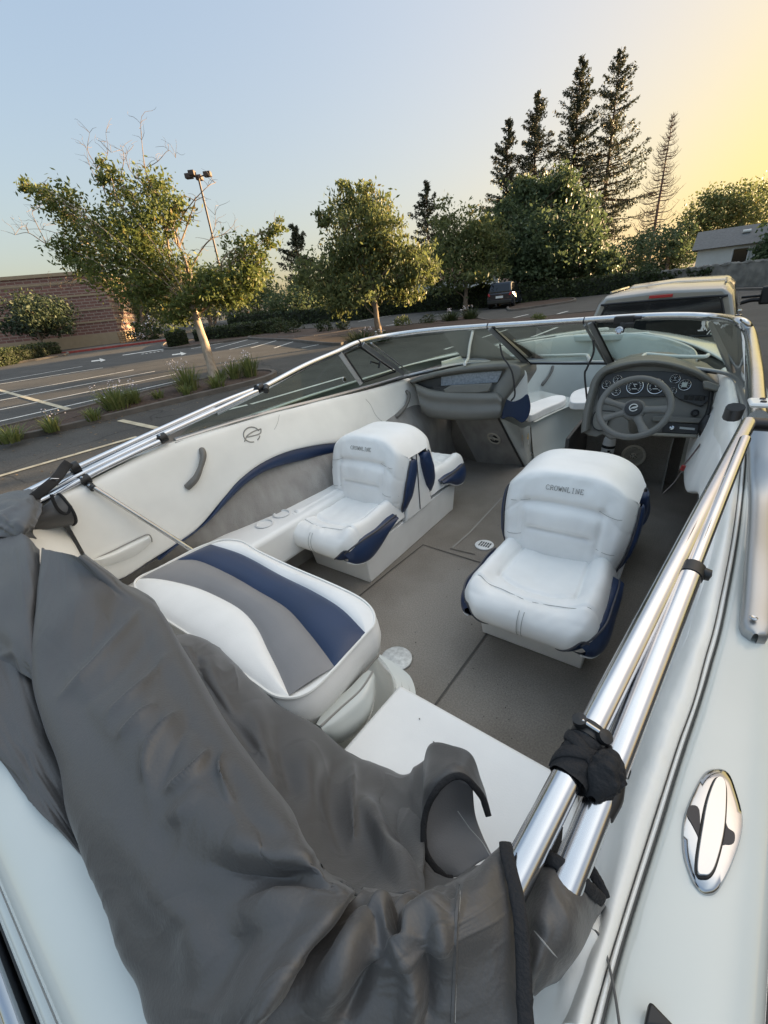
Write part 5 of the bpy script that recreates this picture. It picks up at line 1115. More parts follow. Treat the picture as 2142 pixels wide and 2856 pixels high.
for p,q in [((-90,1196),(504,1061)),((-110,1166),(491,1043)),((-110,1138),(432,1036)),((-110,1121),(373,1032)),((-110,1089),(287,1026)),((-60,1073),(230,1022)),((700,1128),(960,1052)),((560,1162),(690,1130)),
  ((700,971),(789,945)),((765,971),(849,943)),((842,971),(955,947)),((640,975),(720,955)),((533,973),(640,953)),((600,972),(690,948)),((1240,975),(1414,920)),((1400,973),(1555,913)),((1076,909),(1141,897)),((1000,897),(1090,880)),((1423,889),(1474,877)),((1533,882),(1584,868)),((1190,882),(1250,874))]: quadline(mb,p,q,.13)
struct(mb.build('parking_lines',M['paint'],None,False))
mb=MB()
for p,q,w_ in [((-40,1078),(219,1150),.16),((335,1173),(481,1205),.15),((-60,1346),(382,1219),.13)]: quadline(mb,p,q,w_,.012)
struct(mb.build('stall_lines',M['ypaint'],None,False))
mb=MB(); quadline(mb,(342,991),(470,972),.45); 
for i in range(6): quadline(mb,(395+i*11,988-i*1.7),(401+i*11,987-i*1.7),.35)
for ax,ay,s in ((275,1003,1),(500,985,1)):
    P=[(ax-20,ay+3),(ax+4,ay),(ax+2,ay-4),(ax+20,ay+1),(ax+6,ay+6),(ax+5,ay+3),(ax-20,ay+6)]
    V=[Pg(a,b,.008) for a,b in P]; mb.add(V,[(0,1,5,6),(2,3,4),(1,2,4,5)])
struct(mb.build('road_markings',M['paint'],None,False))
def island(name,px,kw=.16,kh=.13,kerb='concrete'):
    P=cr(A_([Pg(a,b) for a,b in px]),90,True); T=np.roll(P,-1,0)-np.roll(P,1,0); N=np.stack([T[:,1],-T[:,0],T[:,2]*0],1); N/=np.linalg.norm(N,axis=1,keepdims=True)
    if (N*(P-P.mean(0))).sum()<0: N=-N
    prof=[(0,-.02),(-.012,kh*.9),(-.03,kh),(-kw+.01,kh),(-kw,kh-.01),(-kw,kh-.07)]
    R=A_([P+N*d+Zu*h for d,h in prof]); f=grid_faces(len(prof),90,False,True)
    nz=np.cross(R[2,1]-R[2,0],R[3,0]-R[2,0])[2]
    if nz<0: f=[q[::-1] for q in f]
    k=struct(new(name+'_kerb',R,f,M[kerb],None,True,40))
    c=(P-N*kw).mean(0); S_=[]
    for s in (1,.75,.5,.25,.02): S_.append(c+(P-N*(kw-.003)-c)*s+Zu*(kh-.05+.10*(1-s)))
    S_=A_(S_); S_[1:,:,2]+=.05*vn(S_[1:,:,0]*1.3,S_[1:,:,1]*1.3,9); f=grid_faces(5,90,False,True)
    if nz<0: f=[q[::-1] for q in f]
    struct(new(name+'_soil',S_,f,M['soil'],None,True)); return P
i1=island('planter_island',[(-160,1278),(0,1240),(169,1204),(337,1163),(464,1132),(591,1101),(700,1074),(760,1055),(772,1043),(745,1038),(690,1042),(612,1055),(502,1078),(401,1101),(300,1126),(219,1148),(63,1186),(-120,1232)])
i2=island('median_island',[(690,945),(760,928),(900,918),(1000,925),(1180,905),(1300,888),(1400,898),(1620,876),(1700,872),(1690,890),(1500,905),(1300,925),(1000,955),(930,964),(800,952)])
i3=island('entry_island',[(-140,1040),(0,1021),(120,1003),(185,992),(190,985),(150,980),(60,985),(-140,1010)])
i4=island('hedge_island',[(460,975),(560,965),(700,945),(790,932),(800,925),(700,930),(560,945),(465,958)])
i5=island('far_island',[(1420,868),(1500,858),(1600,842),(1590,834),(1500,842),(1425,852)])
# red kerb + pavement by the building
Ck=Pg(342,958); Dk=Pg(183,987)-Pg(468,951); Dk[2]=0; Dk/=np.linalg.norm(Dk); Nk=A_([-Dk[1],Dk[0],0]); Nk=Nk if Nk@np.array([E2[0],E2[1],0])>0 else -Nk
def gbox(name,a,b,nrm,w_,h,m,kind='structure',z0=-.1):
    V=[]
    for z in (z0,h):
        for p in (a,b,b+nrm*w_,a+nrm*w_): V.append((p[0],p[1],gz(p[0],p[1])+z))
    v,f=hexa(V); 
    if np.cross(b-a,nrm)[2]<0: f=[q[::-1] for q in f]
    o=new(name,v,f,m,None,False); return struct(o,kind) if kind else o
ra=Pg(183,987); rb2=Pg(468,951); rl=ra+Dk*60
gbox('red_kerb',rb2,rl,Nk,.18,.14,M['redpaint']); gbox('pavement',rb2+Nk*.18,rl+Nk*.18,Nk,2.2,.13,M['concrete'])
# ---- brick building
def brickmat(d):
    m=bpy.data.materials.new('brickwork'); m.use_nodes=True; nt=m.node_tree; b=nt.nodes['Principled BSDF']; b.inputs['Roughness'].default_value=.85
    tc=nt.nodes.new('ShaderNodeTexCoord'); sx=nt.nodes.new('ShaderNodeVectorMath'); sx.operation='DOT_PRODUCT'; sx.inputs[1].default_value=(d[0],d[1],0); nt.links.new(tc.outputs['Object'],sx.inputs[0])
    se=nt.nodes.new('ShaderNodeSeparateXYZ'); nt.links.new(tc.outputs['Object'],se.inputs[0]); cb=nt.nodes.new('ShaderNodeCombineXYZ'); nt.links.new(sx.outputs['Value'],cb.inputs[0]); nt.links.new(se.outputs[2],cb.inputs[1])
    br=nt.nodes.new('ShaderNodeTexBrick'); br.inputs['Scale'].default_value=1; br.inputs['Brick Width'].default_value=.62; br.inputs['Row Height'].default_value=.24; br.inputs['Mortar Size'].default_value=.028
    br.inputs['Color1'].default_value=(.25,.125,.10,1); br.inputs['Color2'].default_value=(.19,.095,.08,1); br.inputs['Mortar'].default_value=(.36,.28,.23,1); nt.links.new(cb.outputs[0],br.inputs['Vector']); nt.links.new(br.outputs[0],b.inputs['Base Color']); return m
M['brick']=brickmat(Dk); M['stucco']=mat('beige_stucco',(.38,.29,.195),.85,var=.06,vscale=3)
# corner stands on the pavement
Cb=Pg(342,955)+Nk*0.3
def zat(P,px,py): # height on the vertical through P whose projection is nearest the pixel row
    z=np.linspace(P[2]-1,P[2]+45,1200); d=[abs(proj(A_([P[0],P[1],zz]))[1]-py) for zz in z]; return float(z[int(np.argmin(d))])
zt_=zat(Cb,268,758); Hb=zt_-Cb[2]
bld=thing('brick_building','long brick building with beige bands and beige base beside the car park','building',Cb)
def wallbox(name,z0,z1,pr,m,L=70):
    a=Cb-Nk*pr-Dk*pr; b=Cb+Dk*L-Nk*pr; V=[(p[0],p[1],z) for z in (z0,z1) for p in (a,b,b+Nk*20,a+Nk*20)]
    v,f=hexa(V)
    if np.cross(Dk,Nk)[2]<0: f=[q[::-1] for q in f]
    return new(name,v,f,m,bld,False)
wl=wallbox('wall',Cb[2]-4,zt_,0,M['brick'])
for fr in (.89,.71,.51,.337): wallbox('band',Cb[2]+Hb*fr-.075,Cb[2]+Hb*fr+.075,.04,M['stucco'])
wallbox('plinth',Cb[2]-4,Cb[2]+Hb*.163,.08,M['stucco']); wallbox('coping',zt_-.12,zt_+.14,.10,M['stucco'])
# ---- foliage tools
def leafmat(name,c1,c2,c3=None,trans=.35):
    m=bpy.data.materials.new(name); m.use_nodes=True; nt=m.node_tree; b=nt.nodes['Principled BSDF']; b.inputs['Roughness'].default_value=.55; b.inputs['Specular IOR Level'].default_value=.3
    ge=nt.nodes.new('ShaderNodeNewGeometry'); r=nt.nodes.new('ShaderNodeValToRGB'); r.color_ramp.elements[0].color=(*c1,1); r.color_ramp.elements[1].color=(*c2,1)
    if c3: e=r.color_ramp.elements.new(.93); e.color=(*c2,1); r.color_ramp.elements[-1].color=(*c3,1)
    nt.links.new(ge.outputs['Random Per Island'],r.inputs[0]); nt.links.new(r.outputs[0],b.inputs['Base Color'])
    tl=nt.nodes.new('ShaderNodeBsdfTranslucent'); nt.links.new(r.outputs[0],tl.inputs[0]); mx=nt.nodes.new('ShaderNodeMixShader'); mx.inputs[0].default_value=trans; out=nt.nodes['Material Output']
    nt.links.new(b.outputs[0],mx.inputs[1]); nt.links.new(tl.outputs[0],mx.inputs[2]); nt.links.new(mx.outputs[0],out.inputs[0]); return m
M['leaf']=leafmat('tree_leaves',(.080,.112,.032),(.155,.178,.05),(.22,.16,.04),.45)
M['leafd']=leafmat('dark_leaves',(.060,.090,.045),(.115,.150,.070),None,.4)
M['leafo']=leafmat('olive_leaves',(.085,.110,.045),(.160,.180,.065),(.21,.15,.04),.45)
M['leafs']=leafmat('deep_green_leaves',(.030,.046,.026),(.060,.082,.042),None,.25)
M['needle']=leafmat('conifer_needles',(.035,.045,.028),(.075,.080,.045),(.10,.075,.045),.25)
M['hedge']=leafmat('hedge_leaves',(.030,.044,.018),(.066,.085,.032),None,.25)
M['blade']=leafmat('grass_blades',(.10,.13,.04),(.22,.24,.08),(.30,.26,.13),.35)
M['petal']=mat('pale_petals',(.72,.64,.66),.6)
M['bark']=mat('tree_bark',(.12,.085,.06),.9,col2=(.22,.16,.115),vscale=9,detail=7,bump=.8,bscale=14,stretch=(1,1,.25))
M['barkr']=mat('redwood_bark',(.075,.045,.032),.9,col2=(.13,.08,.055),vscale=5,detail=6,bump=.8,bscale=8,stretch=(1,1,.2))
M['dead']=mat('dead_wood',(.16,.11,.085),.9,var=.2,vscale=3)
def leafgeo(C,size,el=.5,bias=None,rng=RNG):
    n=len(C); d=rng.normal(size=(n,3)); 
    if bias is not None: d=d*.75+bias
    d/=np.linalg.norm(d,axis=1,keepdims=True); e=rng.normal(size=(n,3)); e-=d*(e*d).sum(1,keepdims=True); e/=np.linalg.norm(e,axis=1,keepdims=True)
    s=(size*rng.uniform(.6,1.35,n))[:,None]
    V=np.stack([C-d*s*.5,C+e*s*el*.5,C+d*s*.5,C-e*s*el*.5],1).reshape(-1,3); F=np.arange(4*n).reshape(n,4); return V,F
def clump_points(c,R,n,k,sp=.22,rng=RNG):
    """n leaf centres in k clumps through an ellipsoid of radii R"""
    u=rng.normal(size=(k,3)); u/=np.linalg.norm(u,axis=1,keepdims=True); r=rng.uniform(.25,1,k)**.55; K=u*r[:,None]
    i=rng.integers(0,k,n); sz=rng.uniform(.6,1.4,k)*sp
    P=K[i]+rng.normal(size=(n,3))*sz[i][:,None]*np.array([1,1,.75]); return np.asarray(c)+P*np.asarray(R), np.asarray(c)+K*np.asarray(R)
def limb_geo(mb,a,b,r0,r1,bend=.12,n=8,seg=6,rg=random):
    a=A_(a);b=A_(b); L=np.linalg.norm(b-a); m1=a*.66+b*.34+A_([rg.uniform(-1,1),rg.uniform(-1,1),rg.uniform(.2,1.2)])*L*bend; m2=a*.3+b*.7+A_([rg.uniform(-1,1),rg.uniform(-1,1),rg.uniform(-.3,.8)])*L*bend
    v,f=tube_geo([a,m1,m2,b],[r0,r0*.75+r1*.25,(r0+r1)/2.4,r1],seg,n); mb.add(v,f)
def make_tree(name,label,trunk,rad,clusters,lsize,lm,bm,group=None,el=.5,bias=None,kdiv=60,sp=.24,twigs=2,cat='tree',limbs=None,lf=1.):
    base=A_(trunk[0]); t=thing(name,label,cat,tuple(base),group); mb=MB(); v,f=tube_geo(trunk,rad,10,24); 
    v=v+ (vn(v[:,0]*6,v[:,2]*2+v[:,1]*6,4)*.25*np.interp(v[:,2],[v[:,2].min(),v[:,2].max()],[rad[0],rad[-1]]))[:,None]*A_([1,1,0]); mb.add(v,f)
    VV=[];FF=[];n0=0; T=cr(A_(trunk),40)
    for c,R,n in clusters:
        P,K=clump_points(c,R,n,max(4,n//kdiv),sp); v,f=leafgeo(P,lsize,el,bias); VV.append(v);FF.append(f+n0);n0+=len(v)
        j=np.argmin(np.linalg.norm(T-A_(c)+A_([0,0,np.linalg.norm(R)*.6]),axis=1)); a=T[min(j,39)]
        limb_geo(mb,a,c,max(.012,rad[0]*.22*lf),max(.006,rad[0]*.07*lf))
        for q in K[:twigs+3]: limb_geo(mb,c*.6+a*.4 if random.random()<.5 else c,q,max(.01,rad[0]*.12),.006,.15,6,5)
    if limbs:
        for a,b,r0,r1 in limbs: limb_geo(mb,a,b,r0,r1,.1,10,6)
    mb.build('trunk',M[bm],t); new('crown',np.concatenate(VV),np.concatenate(FF),M[lm],t,False); return t
def pxtree(name,label,base,tr,rad,cl,lsize,lm='leaf',bm='bark',D=None,dens=1.,group=None,sc=1.,jit=.5,**kw):
    B=Pg(*base)
    if D: q=Pd(base[0],base[1],D); B=A_([q[0],q[1],gz(q[0],q[1])])
    D=D or depth(B)
    T=[B]+[Pd(a,b,D) for a,b in tr]; C=[]
    for q in cl:
        px,py,rx,ry,n=q[:5]; r=rx/FPX*D; c=Pd(px,py,D+random.uniform(-jit,jit)*r*1.2+(q[5] if len(q)>5 else 0)); C.append((c,A_([r,r,ry/FPX*D]),int(n*dens)))
    return make_tree(name,label,T,rad,C,lsize,lm,bm,group,**kw)
# foreground planter tree
D1=depth(Pg(600,1055))
M['palebark']=mat('pale_bark',(.26,.20,.15),.9,col2=(.40,.32,.24),vscale=9,detail=7,bump=.8,bscale=14,stretch=(1,1,.25))
T1=pxtree('young_tree','young tree with a pale trunk, bare branch tips and golden leaves in the near planter','x' and (600,1058),[(585,1010),(566,945),(548,890),(540,858)],[.19,.155,.14,.135,.12],
 [(480,760,70,50,900),(420,720,70,60,1000),(360,690,60,55,800),(430,640,55,60,800),(360,600,50,55,600),(300,640,60,50,700),(250,680,60,45,700),(200,600,50,50,500),(160,560,40,45,350),(110,535,30,30,200),(75,515,22,20,130),(300,480,30,35,260),(330,530,35,40,320),(460,560,45,45,500),(420,520,35,40,350),(500,590,40,40,350),(235,740,50,35,450),(300,770,60,40,600),(380,800,60,40,700),(450,830,50,35,500),(520,850,45,30,400),(500,880,40,25,300),(600,790,55,40,700),(650,800,50,40,600),(690,770,40,40,500),(600,830,45,30,500),(560,800,40,35,450),(700,700,35,45,350),(660,690,30,40,250),(745,660,28,30,200),(770,630,22,22,130),(720,745,38,35,350),(180,700,45,35,300)],
 .16,'leaf','palebark',dens=1.35,sp=.34,kdiv=34,el=.42,lf=.35)
mb=MB()
def P1(a,b,o=0): return Pd(a,b,D1+o)
for pts,r0,r1 in [([(540,860),(530,800),(520,740),(500,690),(480,640)],.075,.03),([(480,640),(450,600),(425,540),(405,470),(395,390),(392,345)],.035,.006),([(500,690),(525,620),(545,560)],.03,.012),([(490,650),(505,610),(540,560),(580,520),(600,510)],.025,.006),
  ([(532,750),(560,700),(585,670),(620,655),(655,645)],.03,.006),([(585,670),(600,630),(600,600)],.014,.005),([(425,540),(385,500),(360,470),(350,430)],.02,.005),([(405,470),(440,450),(470,420),(490,440)],.012,.004),
  ([(300,560),(270,470),(245,420),(250,370)],.022,.004),([(270,470),(300,430),(295,370)],.012,.004),([(330,520),(345,450),(340,420),(310,425)],.016,.004),([(280,520),(250,460),(240,410)],.012,.003),
  ([(200,700),(130,680),(80,650),(42,655)],.024,.005),([(130,680),(100,620),(90,590),(110,580)],.014,.004),([(230,690),(180,660),(120,640),(60,640)],.016,.004),([(280,740),(230,770),(180,790),(140,800)],.022,.005),([(230,770),(200,800),(170,805)],.012,.004),
  ([(545,880),(470,800),(400,760),(320,730)],.07,.02),([(470,800),(440,700),(400,620),(370,560)],.04,.012),([(320,730),(250,680),(180,600),(110,540)],.022,.008),([(545,880),(600,840),(660,800),(720,740),(760,640)],.05,.01),([(540,870),(524,850),(518,842)],.06,.05),([(470,700),(466,650),(465,610)],.05,.035)]:
    v,f=tube_geo([P1(a,b,random.uniform(-.3,.3)) for a,b in pts],[r0,(r0+r1)/2,r1],6,20); mb.add(v,f)
    for a,b in pts[1:]:
        for _ in range(3):
            c=P1(a,b); e=P1(a+random.uniform(-45,45),b-random.uniform(0,55),random.uniform(-.5,.5)); limb_geo(mb,c,e,r1*.8+.003,.0025,.15,6,4)
mb.build('bare_branch',M['bark'],T1)
# small dark tree far left
pxtree('small_tree','small dark rounded tree with a thin pale trunk in front of the brick wall','x' and (128,992),[(118,960),(108,935)],[.16,.13,.10],[(100,880,60,45,1800),(60,890,50,45,1200),(140,880,50,45,1200),(90,850,50,35,1000),(170,910,30,22,500),(30,915,35,25,500),(110,915,60,22,900)],.24,'leafs','bark',dens=1.1)
# middle trees
pxtree('locust_tree','airy tree with drooping golden-green sprays behind the port windshield','x' and (1060,945),[(1052,900),(1046,850),(1040,820)],[.17,.14,.13,.10],[(1010,740,80,70,2200),(960,720,70,70,1800),(1080,720,80,70,2200),(1000,640,70,65,1600),(940,600,50,50,800),(1000,560,45,45,800),(1050,600,55,60,1200),(980,530,28,30,350),(1070,660,55,60,1200),(1130,760,60,50,1200),(1190,745,40,35,600),(1160,700,45,40,600),(900,620,30,25,300),(880,780,55,60,1200),(920,830,60,45,1000),(1000,810,80,45,1500),(1070,800,60,40,1000),(1140,800,50,40,700)],.24,'leafo',dens=.9,bias=A_([0,0,-.7]),sp=.26,kdiv=50,el=.38)
pxtree('locust_tree','darker rounded tree with golden right side, standing left of the dense green tree','x' and (1298,868),[(1299,830),(1300,800)],[.18,.16,.13],[(1290,720,80,70,2600),(1240,690,60,60,1500),(1330,680,60,60,1700),(1290,630,65,50,1600),(1370,660,45,50,900),(1390,700,35,40,600),(1220,740,50,45,900),(1350,750,60,45,1300),(1270,780,80,35,1500),(1370,620,28,30,300),(1250,600,40,35,500)],.30,'leafo',dens=.9,bias=A_([0,0,-.5]),sp=.26,kdiv=50,el=.4)
pxtree('broadleaf_tree','large dense green tree in front of the tall conifers','x' and (1490,838),[(1489,800),(1488,770)],[.26,.24,.2],[(1500,680,100,80,3800),(1430,660,70,70,2200),(1580,670,75,75,2400),(1480,590,80,60,2400),(1560,570,75,60,2200),(1620,620,55,60,1500),(1540,515,50,40,900),(1470,540,50,40,900),(1420,720,60,50,1400),(1500,750,100,40,2000),(1600,740,70,40,1500),(1650,690,45,40,900),(1680,740,45,35,800),(1400,600,35,40,500)],.30,'leafd',dens=1.5,sp=.22,kdiv=60,el=.6)
# background bushes and trees; two behind the near crown added to shade the building
for i,(bp_,cl,lm,lab) in enumerate([((400,925),[(390,800,60,60,900),(470,800,60,60,900),(440,850,80,50,1000)],'leafd','green tree behind the crown of the near planter tree, left one'),((590,910),[(560,790,60,55,900),(640,790,60,55,900),(620,850,80,50,1000),(720,800,50,60,800)],'leafd','green tree behind the crown of the near planter tree, right one'),
 ((700,895),[(700,830,60,60,1300),(650,840,50,50,900),(740,840,45,45,800)],'leafd','dark low tree behind the long hedge right of the bare trunk'),
 ((600,905),[(600,850,55,50,1100),(550,870,50,40,900)],'leafd','dark shrubby tree filling the gap beneath the near tree crown'),
 ((390,935),[(380,880,50,60,1500),(350,840,40,45,900),(430,870,45,50,1000),(400,820,40,40,700)],'leafd','dark tree at the right end of the brick building'),
 ((840,900),[(850,840,60,55,1300),(900,860,50,40,900),(800,850,50,45,900)],'leafd','dark tree beneath the sharp small conifer'),
 ((1010,880),[(1000,800,110,80,2600),(930,800,80,70,1600),(1080,790,80,70,1600)],'leafd','dark tree mass standing behind the locust tree'),
 ((1100,870),[(1110,840,50,25,700),(1050,850,50,25,600)],'leafo','brownish low tree behind the thin dark trunk'),
 ((1760,790),[(1750,720,55,50,1200),(1700,740,45,40,800),(1800,700,45,45,900)],'leafd','dark tree at the foot of the bare conifer, left side'),
 ((1860,785),[(1860,700,50,50,1100),(1830,740,50,40,900),(1900,720,50,55,1000),(1900,660,35,35,500)],'leafd','dark tree just left of the white house'),
 ((1990,770),[(1960,600,55,55,1300),(1925,650,40,45,700),(2010,590,55,55,1300),(1970,650,60,40,900)],'leafo','tall round tree behind the white house roof'),
 ((2090,770),[(2065,575,55,50,1200),(2115,585,60,60,1200),(2160,600,60,60,1000),(2040,620,50,40,800),(2100,640,50,40,800)],'leafo','tall round tree at the far right with sky showing through'),
 ((2120,785),[(2160,690,36,55,1300),(2138,724,24,30,600),(2195,700,40,60,900)],'leafd','dark bush in front of the white house, right side')]):
    B=Pg(*bp_); pxtree('background_tree',lab,bp_,D={1990:46.,2090:46.,400:40.,590:42.,1010:45.}.get(bp_[0]),tr=[((bp_[0]+cl[0][0])/2,(bp_[1]+cl[0][1])/2+10),(cl[0][0],cl[0][1]+10)],rad=[.2,.16,.1],cl=cl,lsize=.34,lm=lm,dens=1.1,sp=.25,kdiv=50,group=None)
# ---- conifers
def conifer(label,top,D,R,lean,n,lm='needle',h0=.12,upsweep=.12,name='conifer',gap=.75,seed=1,ls=.44):
    rg=random.Random(seed); rn=np.random.default_rng(seed); tp=Pd(*top,D); b=A_([tp[0]-lean[0],tp[1]-lean[1],0]); b[2]=gz(b[0],b[1]); H=tp[2]-b[2]
    t=thing(name,label,'conifer',tuple(b)); mb=MB(); v,f=tube_geo([b,b*.5+tp*.5,tp],[.012*H+.06,.007*H+.04,.02],9,24); mb.add(v,f); C=[];Bi=[]
    z=h0
    while z<.99:
        L=R*min(1,(1.0-z)*1.45+.02)**.85
        a=rg.uniform(0,6.28); l=L*rg.choice((.5,.75,.9,1.,1.1))*rg.uniform(.8,1.1); p=b+(tp-b)*z; d=A_([math.cos(a),math.sin(a),0]); sl=upsweep+.55*z**2-.28*(1-z)+rg.uniform(-.12,.12)
        q=p+d*l+Zu*l*sl; m_=p+d*l*.5+Zu*l*(sl*.5-.07); v,f=tube_geo([p,m_,q],[.04+.01*l,.012],4,5); mb.add(v,f)
        m=int(n*(l/R)**.9)+6; s=rn.uniform(.10,1.06,m)**.8; s1=s[:,None]; pts=np.where(s1<.5,p+(m_-p)*s1*2,m_+(q-m_)*(s1*2-1)); wd=.15*l*(1.2-s1)+.10
        pts=pts+rn.normal(size=(m,3))*wd*A_([.6,.6,.30])-Zu*np.abs(rn.normal(size=(m,1)))*.22; C.append(pts); Bi.append(np.tile(d*.6+Zu*(sl-.5),(m,1)))
        z+=gap/H*rg.uniform(.5,1.5)*(1.15-.55*z)/4.
    C=np.concatenate(C);Bi=np.concatenate(Bi); v,f=leafgeo(C,ls,.34,Bi,rn)
    mb.build('trunk',M['barkr'],t); new('crown',v,f,M[lm],t,False); return t
def vert(px0,py0,px1,py1,D): # horizontal offset between the foot and the tip so that the trunk follows the photographed line
    a=Pd(px1,py1,D); b=Pd(px0,py0,D); return (b[0]-a[0])*.0,(b[1]-a[1])*.0
conifer('tall dark conifer, second tallest, in the middle of the row',(1625,150),62,6.8,(0,0),175,seed=3,gap=.62)
conifer('tallest dark conifer with long open lower branches, right end of the living row',(1734,130),60,7.8,(0,0),175,seed=4,gap=.72)
conifer('dark conifer of medium height, third of the row from the right',(1502,250),64,6.8,(0,0),175,seed=5,gap=.6)
conifer('shortest dark conifer at the left end of the tall row',(1418,328),66,6.0,(0,0),175,seed=6,gap=.6)
conifer('slim dark conifer rising behind the middle trees',(1187,500),58,4.4,(0,0),135,seed=7,gap=.8)
conifer('small pointed dark conifer between the near tree and the locust',(815,620),52,3.5,(0,0),135,seed=8,gap=.7)
conifer('conifer whose two tips show just above the locust crown',(1013,522),62,3.6,(0,0),135,seed=9,gap=.8)
def dead_conifer(label,top,D,R,seed):
    rg=random.Random(seed); tp=Pd(*top,D); b=A_([tp[0],tp[1],gz(tp[0],tp[1])]); H=tp[2]-b[2]; t=thing('bare_conifer',label,'conifer',tuple(b)); mb=MB(); mt=MB(); v,f=tube_geo([b,b*.5+tp*.5,tp],[.30,.17,.02],9,24); mt.add(v,f); z=.18
    while z<.985:
        L=R*(1-z)**.8*rg.uniform(.7,1.1)
        for k in range(5):
            a=rg.uniform(0,6.28); l=L*rg.uniform(.6,1.1); p=b+(tp-b)*z; d=A_([math.cos(a),math.sin(a),0]); q=p+d*l+Zu*l*.28; m_=p+d*l*.6-Zu*l*.03
            v,f=tube_geo([p,m_,q],[.045+.008*l,.016],4,7); mb.add(v,f)
            for s in np.linspace(.3,.95,6):
                c=p+(q-p)*s-Zu*l*.08*(1-abs(2*s-1)); e=c+A_([rg.uniform(-.5,.5),rg.uniform(-.5,.5),rg.uniform(.1,.6)])*.9; v,f=tube_geo([c,e],[.02,.009],3); mb.add(v,f)
        z+=.42/H*rg.uniform(.8,1.3)
    mt.build('trunk',M['dead'],t); mb.build('bare_branch',M['dead'],t)
dead_conifer('bare leafless conifer standing alone against the yellow sky',(1879,312),58,5.8,10)
# unseen trees added beyond the right edge to put the boat in evening shade
def shade_tree(x,y,h,r,label):
    z=gz(x,y); b=A_([x,y,z]); T=[b,b+Zu*h*.2,b+Zu*h*.45]; C=[(b+A_([random.uniform(-r,r)*.6,random.uniform(-r,r)*.6,h*f]),A_([r*.75,r*.75,h*.24]),2300) for f in (.15,.22,.35,.35,.5,.5,.65,.8)]
    make_tree('shade_tree',label,T,[.3,.25,.15],C,.6,'leafd','bark',sp=.3,kdiv=60,el=.6)
# ---- hedges and shrubs
def hedge(label,px,h,w_,ls,n,lm='hedge',name='hedge',cat='hedge'):
    P=cr(A_([Pg(a,b) for a,b in px]),24); t=np.gradient(P,axis=0); N=np.stack([-t[:,1],t[:,0],t[:,2]*0],1); N/=np.linalg.norm(N,axis=1,keepdims=True); N=N*np.sign((N@A_([E2[0],E2[1],0])).sum()); C=[]
    i=RNG.uniform(0,23,n); k=i.astype(int); f=(i-k)[:,None]; k2=np.minimum(k+1,23); base=P[k]*(1-f)+P[k2]*f; nn=N[k]
    side_=RNG.integers(0,3,n); a=RNG.random(n); b=RNG.random(n); hh=h*(1+.16*vn(base[:,0]*1.1,base[:,1]*1.1,3))
    d=np.where(side_==0,RNG.normal(0,.04,n),np.where(side_==1,a*w_,w_+RNG.normal(0,.04,n))); z=np.where(side_==1,hh+RNG.normal(0,.05,n),b*hh)
    C=base+nn*d[:,None]+Zu*z[:,None]; v,f=leafgeo(C,ls,.6)
    core=[]; 
    o=tag(new(name,v,f,M[lm],None,False),label,cat)
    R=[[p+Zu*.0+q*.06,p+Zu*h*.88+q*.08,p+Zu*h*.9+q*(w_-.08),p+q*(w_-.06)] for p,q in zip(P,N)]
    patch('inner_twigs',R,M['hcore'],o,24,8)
    return o
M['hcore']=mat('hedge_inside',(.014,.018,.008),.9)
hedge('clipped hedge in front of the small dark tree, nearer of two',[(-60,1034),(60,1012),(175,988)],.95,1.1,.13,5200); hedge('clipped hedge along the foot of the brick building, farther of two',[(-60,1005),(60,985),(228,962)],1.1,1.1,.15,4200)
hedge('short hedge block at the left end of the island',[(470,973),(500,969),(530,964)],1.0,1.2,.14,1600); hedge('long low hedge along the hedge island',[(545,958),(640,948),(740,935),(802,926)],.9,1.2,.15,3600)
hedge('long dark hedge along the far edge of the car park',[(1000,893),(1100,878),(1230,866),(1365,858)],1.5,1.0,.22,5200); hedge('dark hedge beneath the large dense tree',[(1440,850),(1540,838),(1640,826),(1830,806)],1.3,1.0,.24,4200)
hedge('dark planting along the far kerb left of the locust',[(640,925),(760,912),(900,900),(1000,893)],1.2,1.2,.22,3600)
def shrub(label,px,py,r,lm='hedge',n=700,name='shrub',ls=.09,group=None,fl=0):
    B=Pg(px,py); D=depth(B); R=r/FPX*D; P,K=clump_points(B+Zu*R*.62,A_([R,R,R*.72]),n,26,.22); P=P[P[:,2]>B[2]-.05]; v,f=leafgeo(P,ls*R*1.9,.6); t=thing(name,label,'shrub',tuple(B),group)
    if fl: P2,_=clump_points(B+Zu*R*.8,A_([R*1.02,R*1.02,R*.8]),fl,20,.2); v2,f2=leafgeo(P2,.10*R,.9); f2=f2+len(v); nl=len(f); v=np.concatenate([v,v2]); f=np.concatenate([f,f2])
    new('foliage',v,f,M[lm],t,False,None,[M[lm],M['petal']],[0]*(nl if fl else len(f))+[1]*(len(f2) if fl else 0))
    mb=MB()
    for q in K[:10]: limb_geo(mb,B,q,.02*R,.008*R,.1,5,4)
    mb.build('stems',M['bark'],t)
    return t
for px,py,r,lm,fl,lab in [(745,933,22,'hedge',0,'round green shrub, first in the row of four by the kerb stops'),(782,932,26,'hedge',0,'round green shrub, second in the row of four'),(820,932,25,'hedge',0,'round green shrub, third in the row of four'),(715,938,16,'leaf',0,'small yellow-green shrub at the left end of the row'),(910,928,24,'hedge',0,'round shrub left of the locust trunk, left of a pair'),(962,925,22,'hedge',0,'round shrub left of the locust trunk, right of a pair'),(1198,908,22,'hedge',0,'dark shrub at the left end of the far grasses'),(1120,915,22,'leaf',26,'flowering shrub right of the locust trunk'),(1500,900,18,'leaf',0,'lone round golden shrub seen above the windshield rail'),(960,882,28,'leaf',0,'low green shrub on the far car park kerb'),(420,952,42,'hedge',160,'oleander bush covered with white flowers beside the lattice gate'),(720,930,0.1+14,'hedge',0,'small dark shrub at the hedge end')]: shrub(lab,px,py,r,lm,700,'shrub',.10,None,fl)
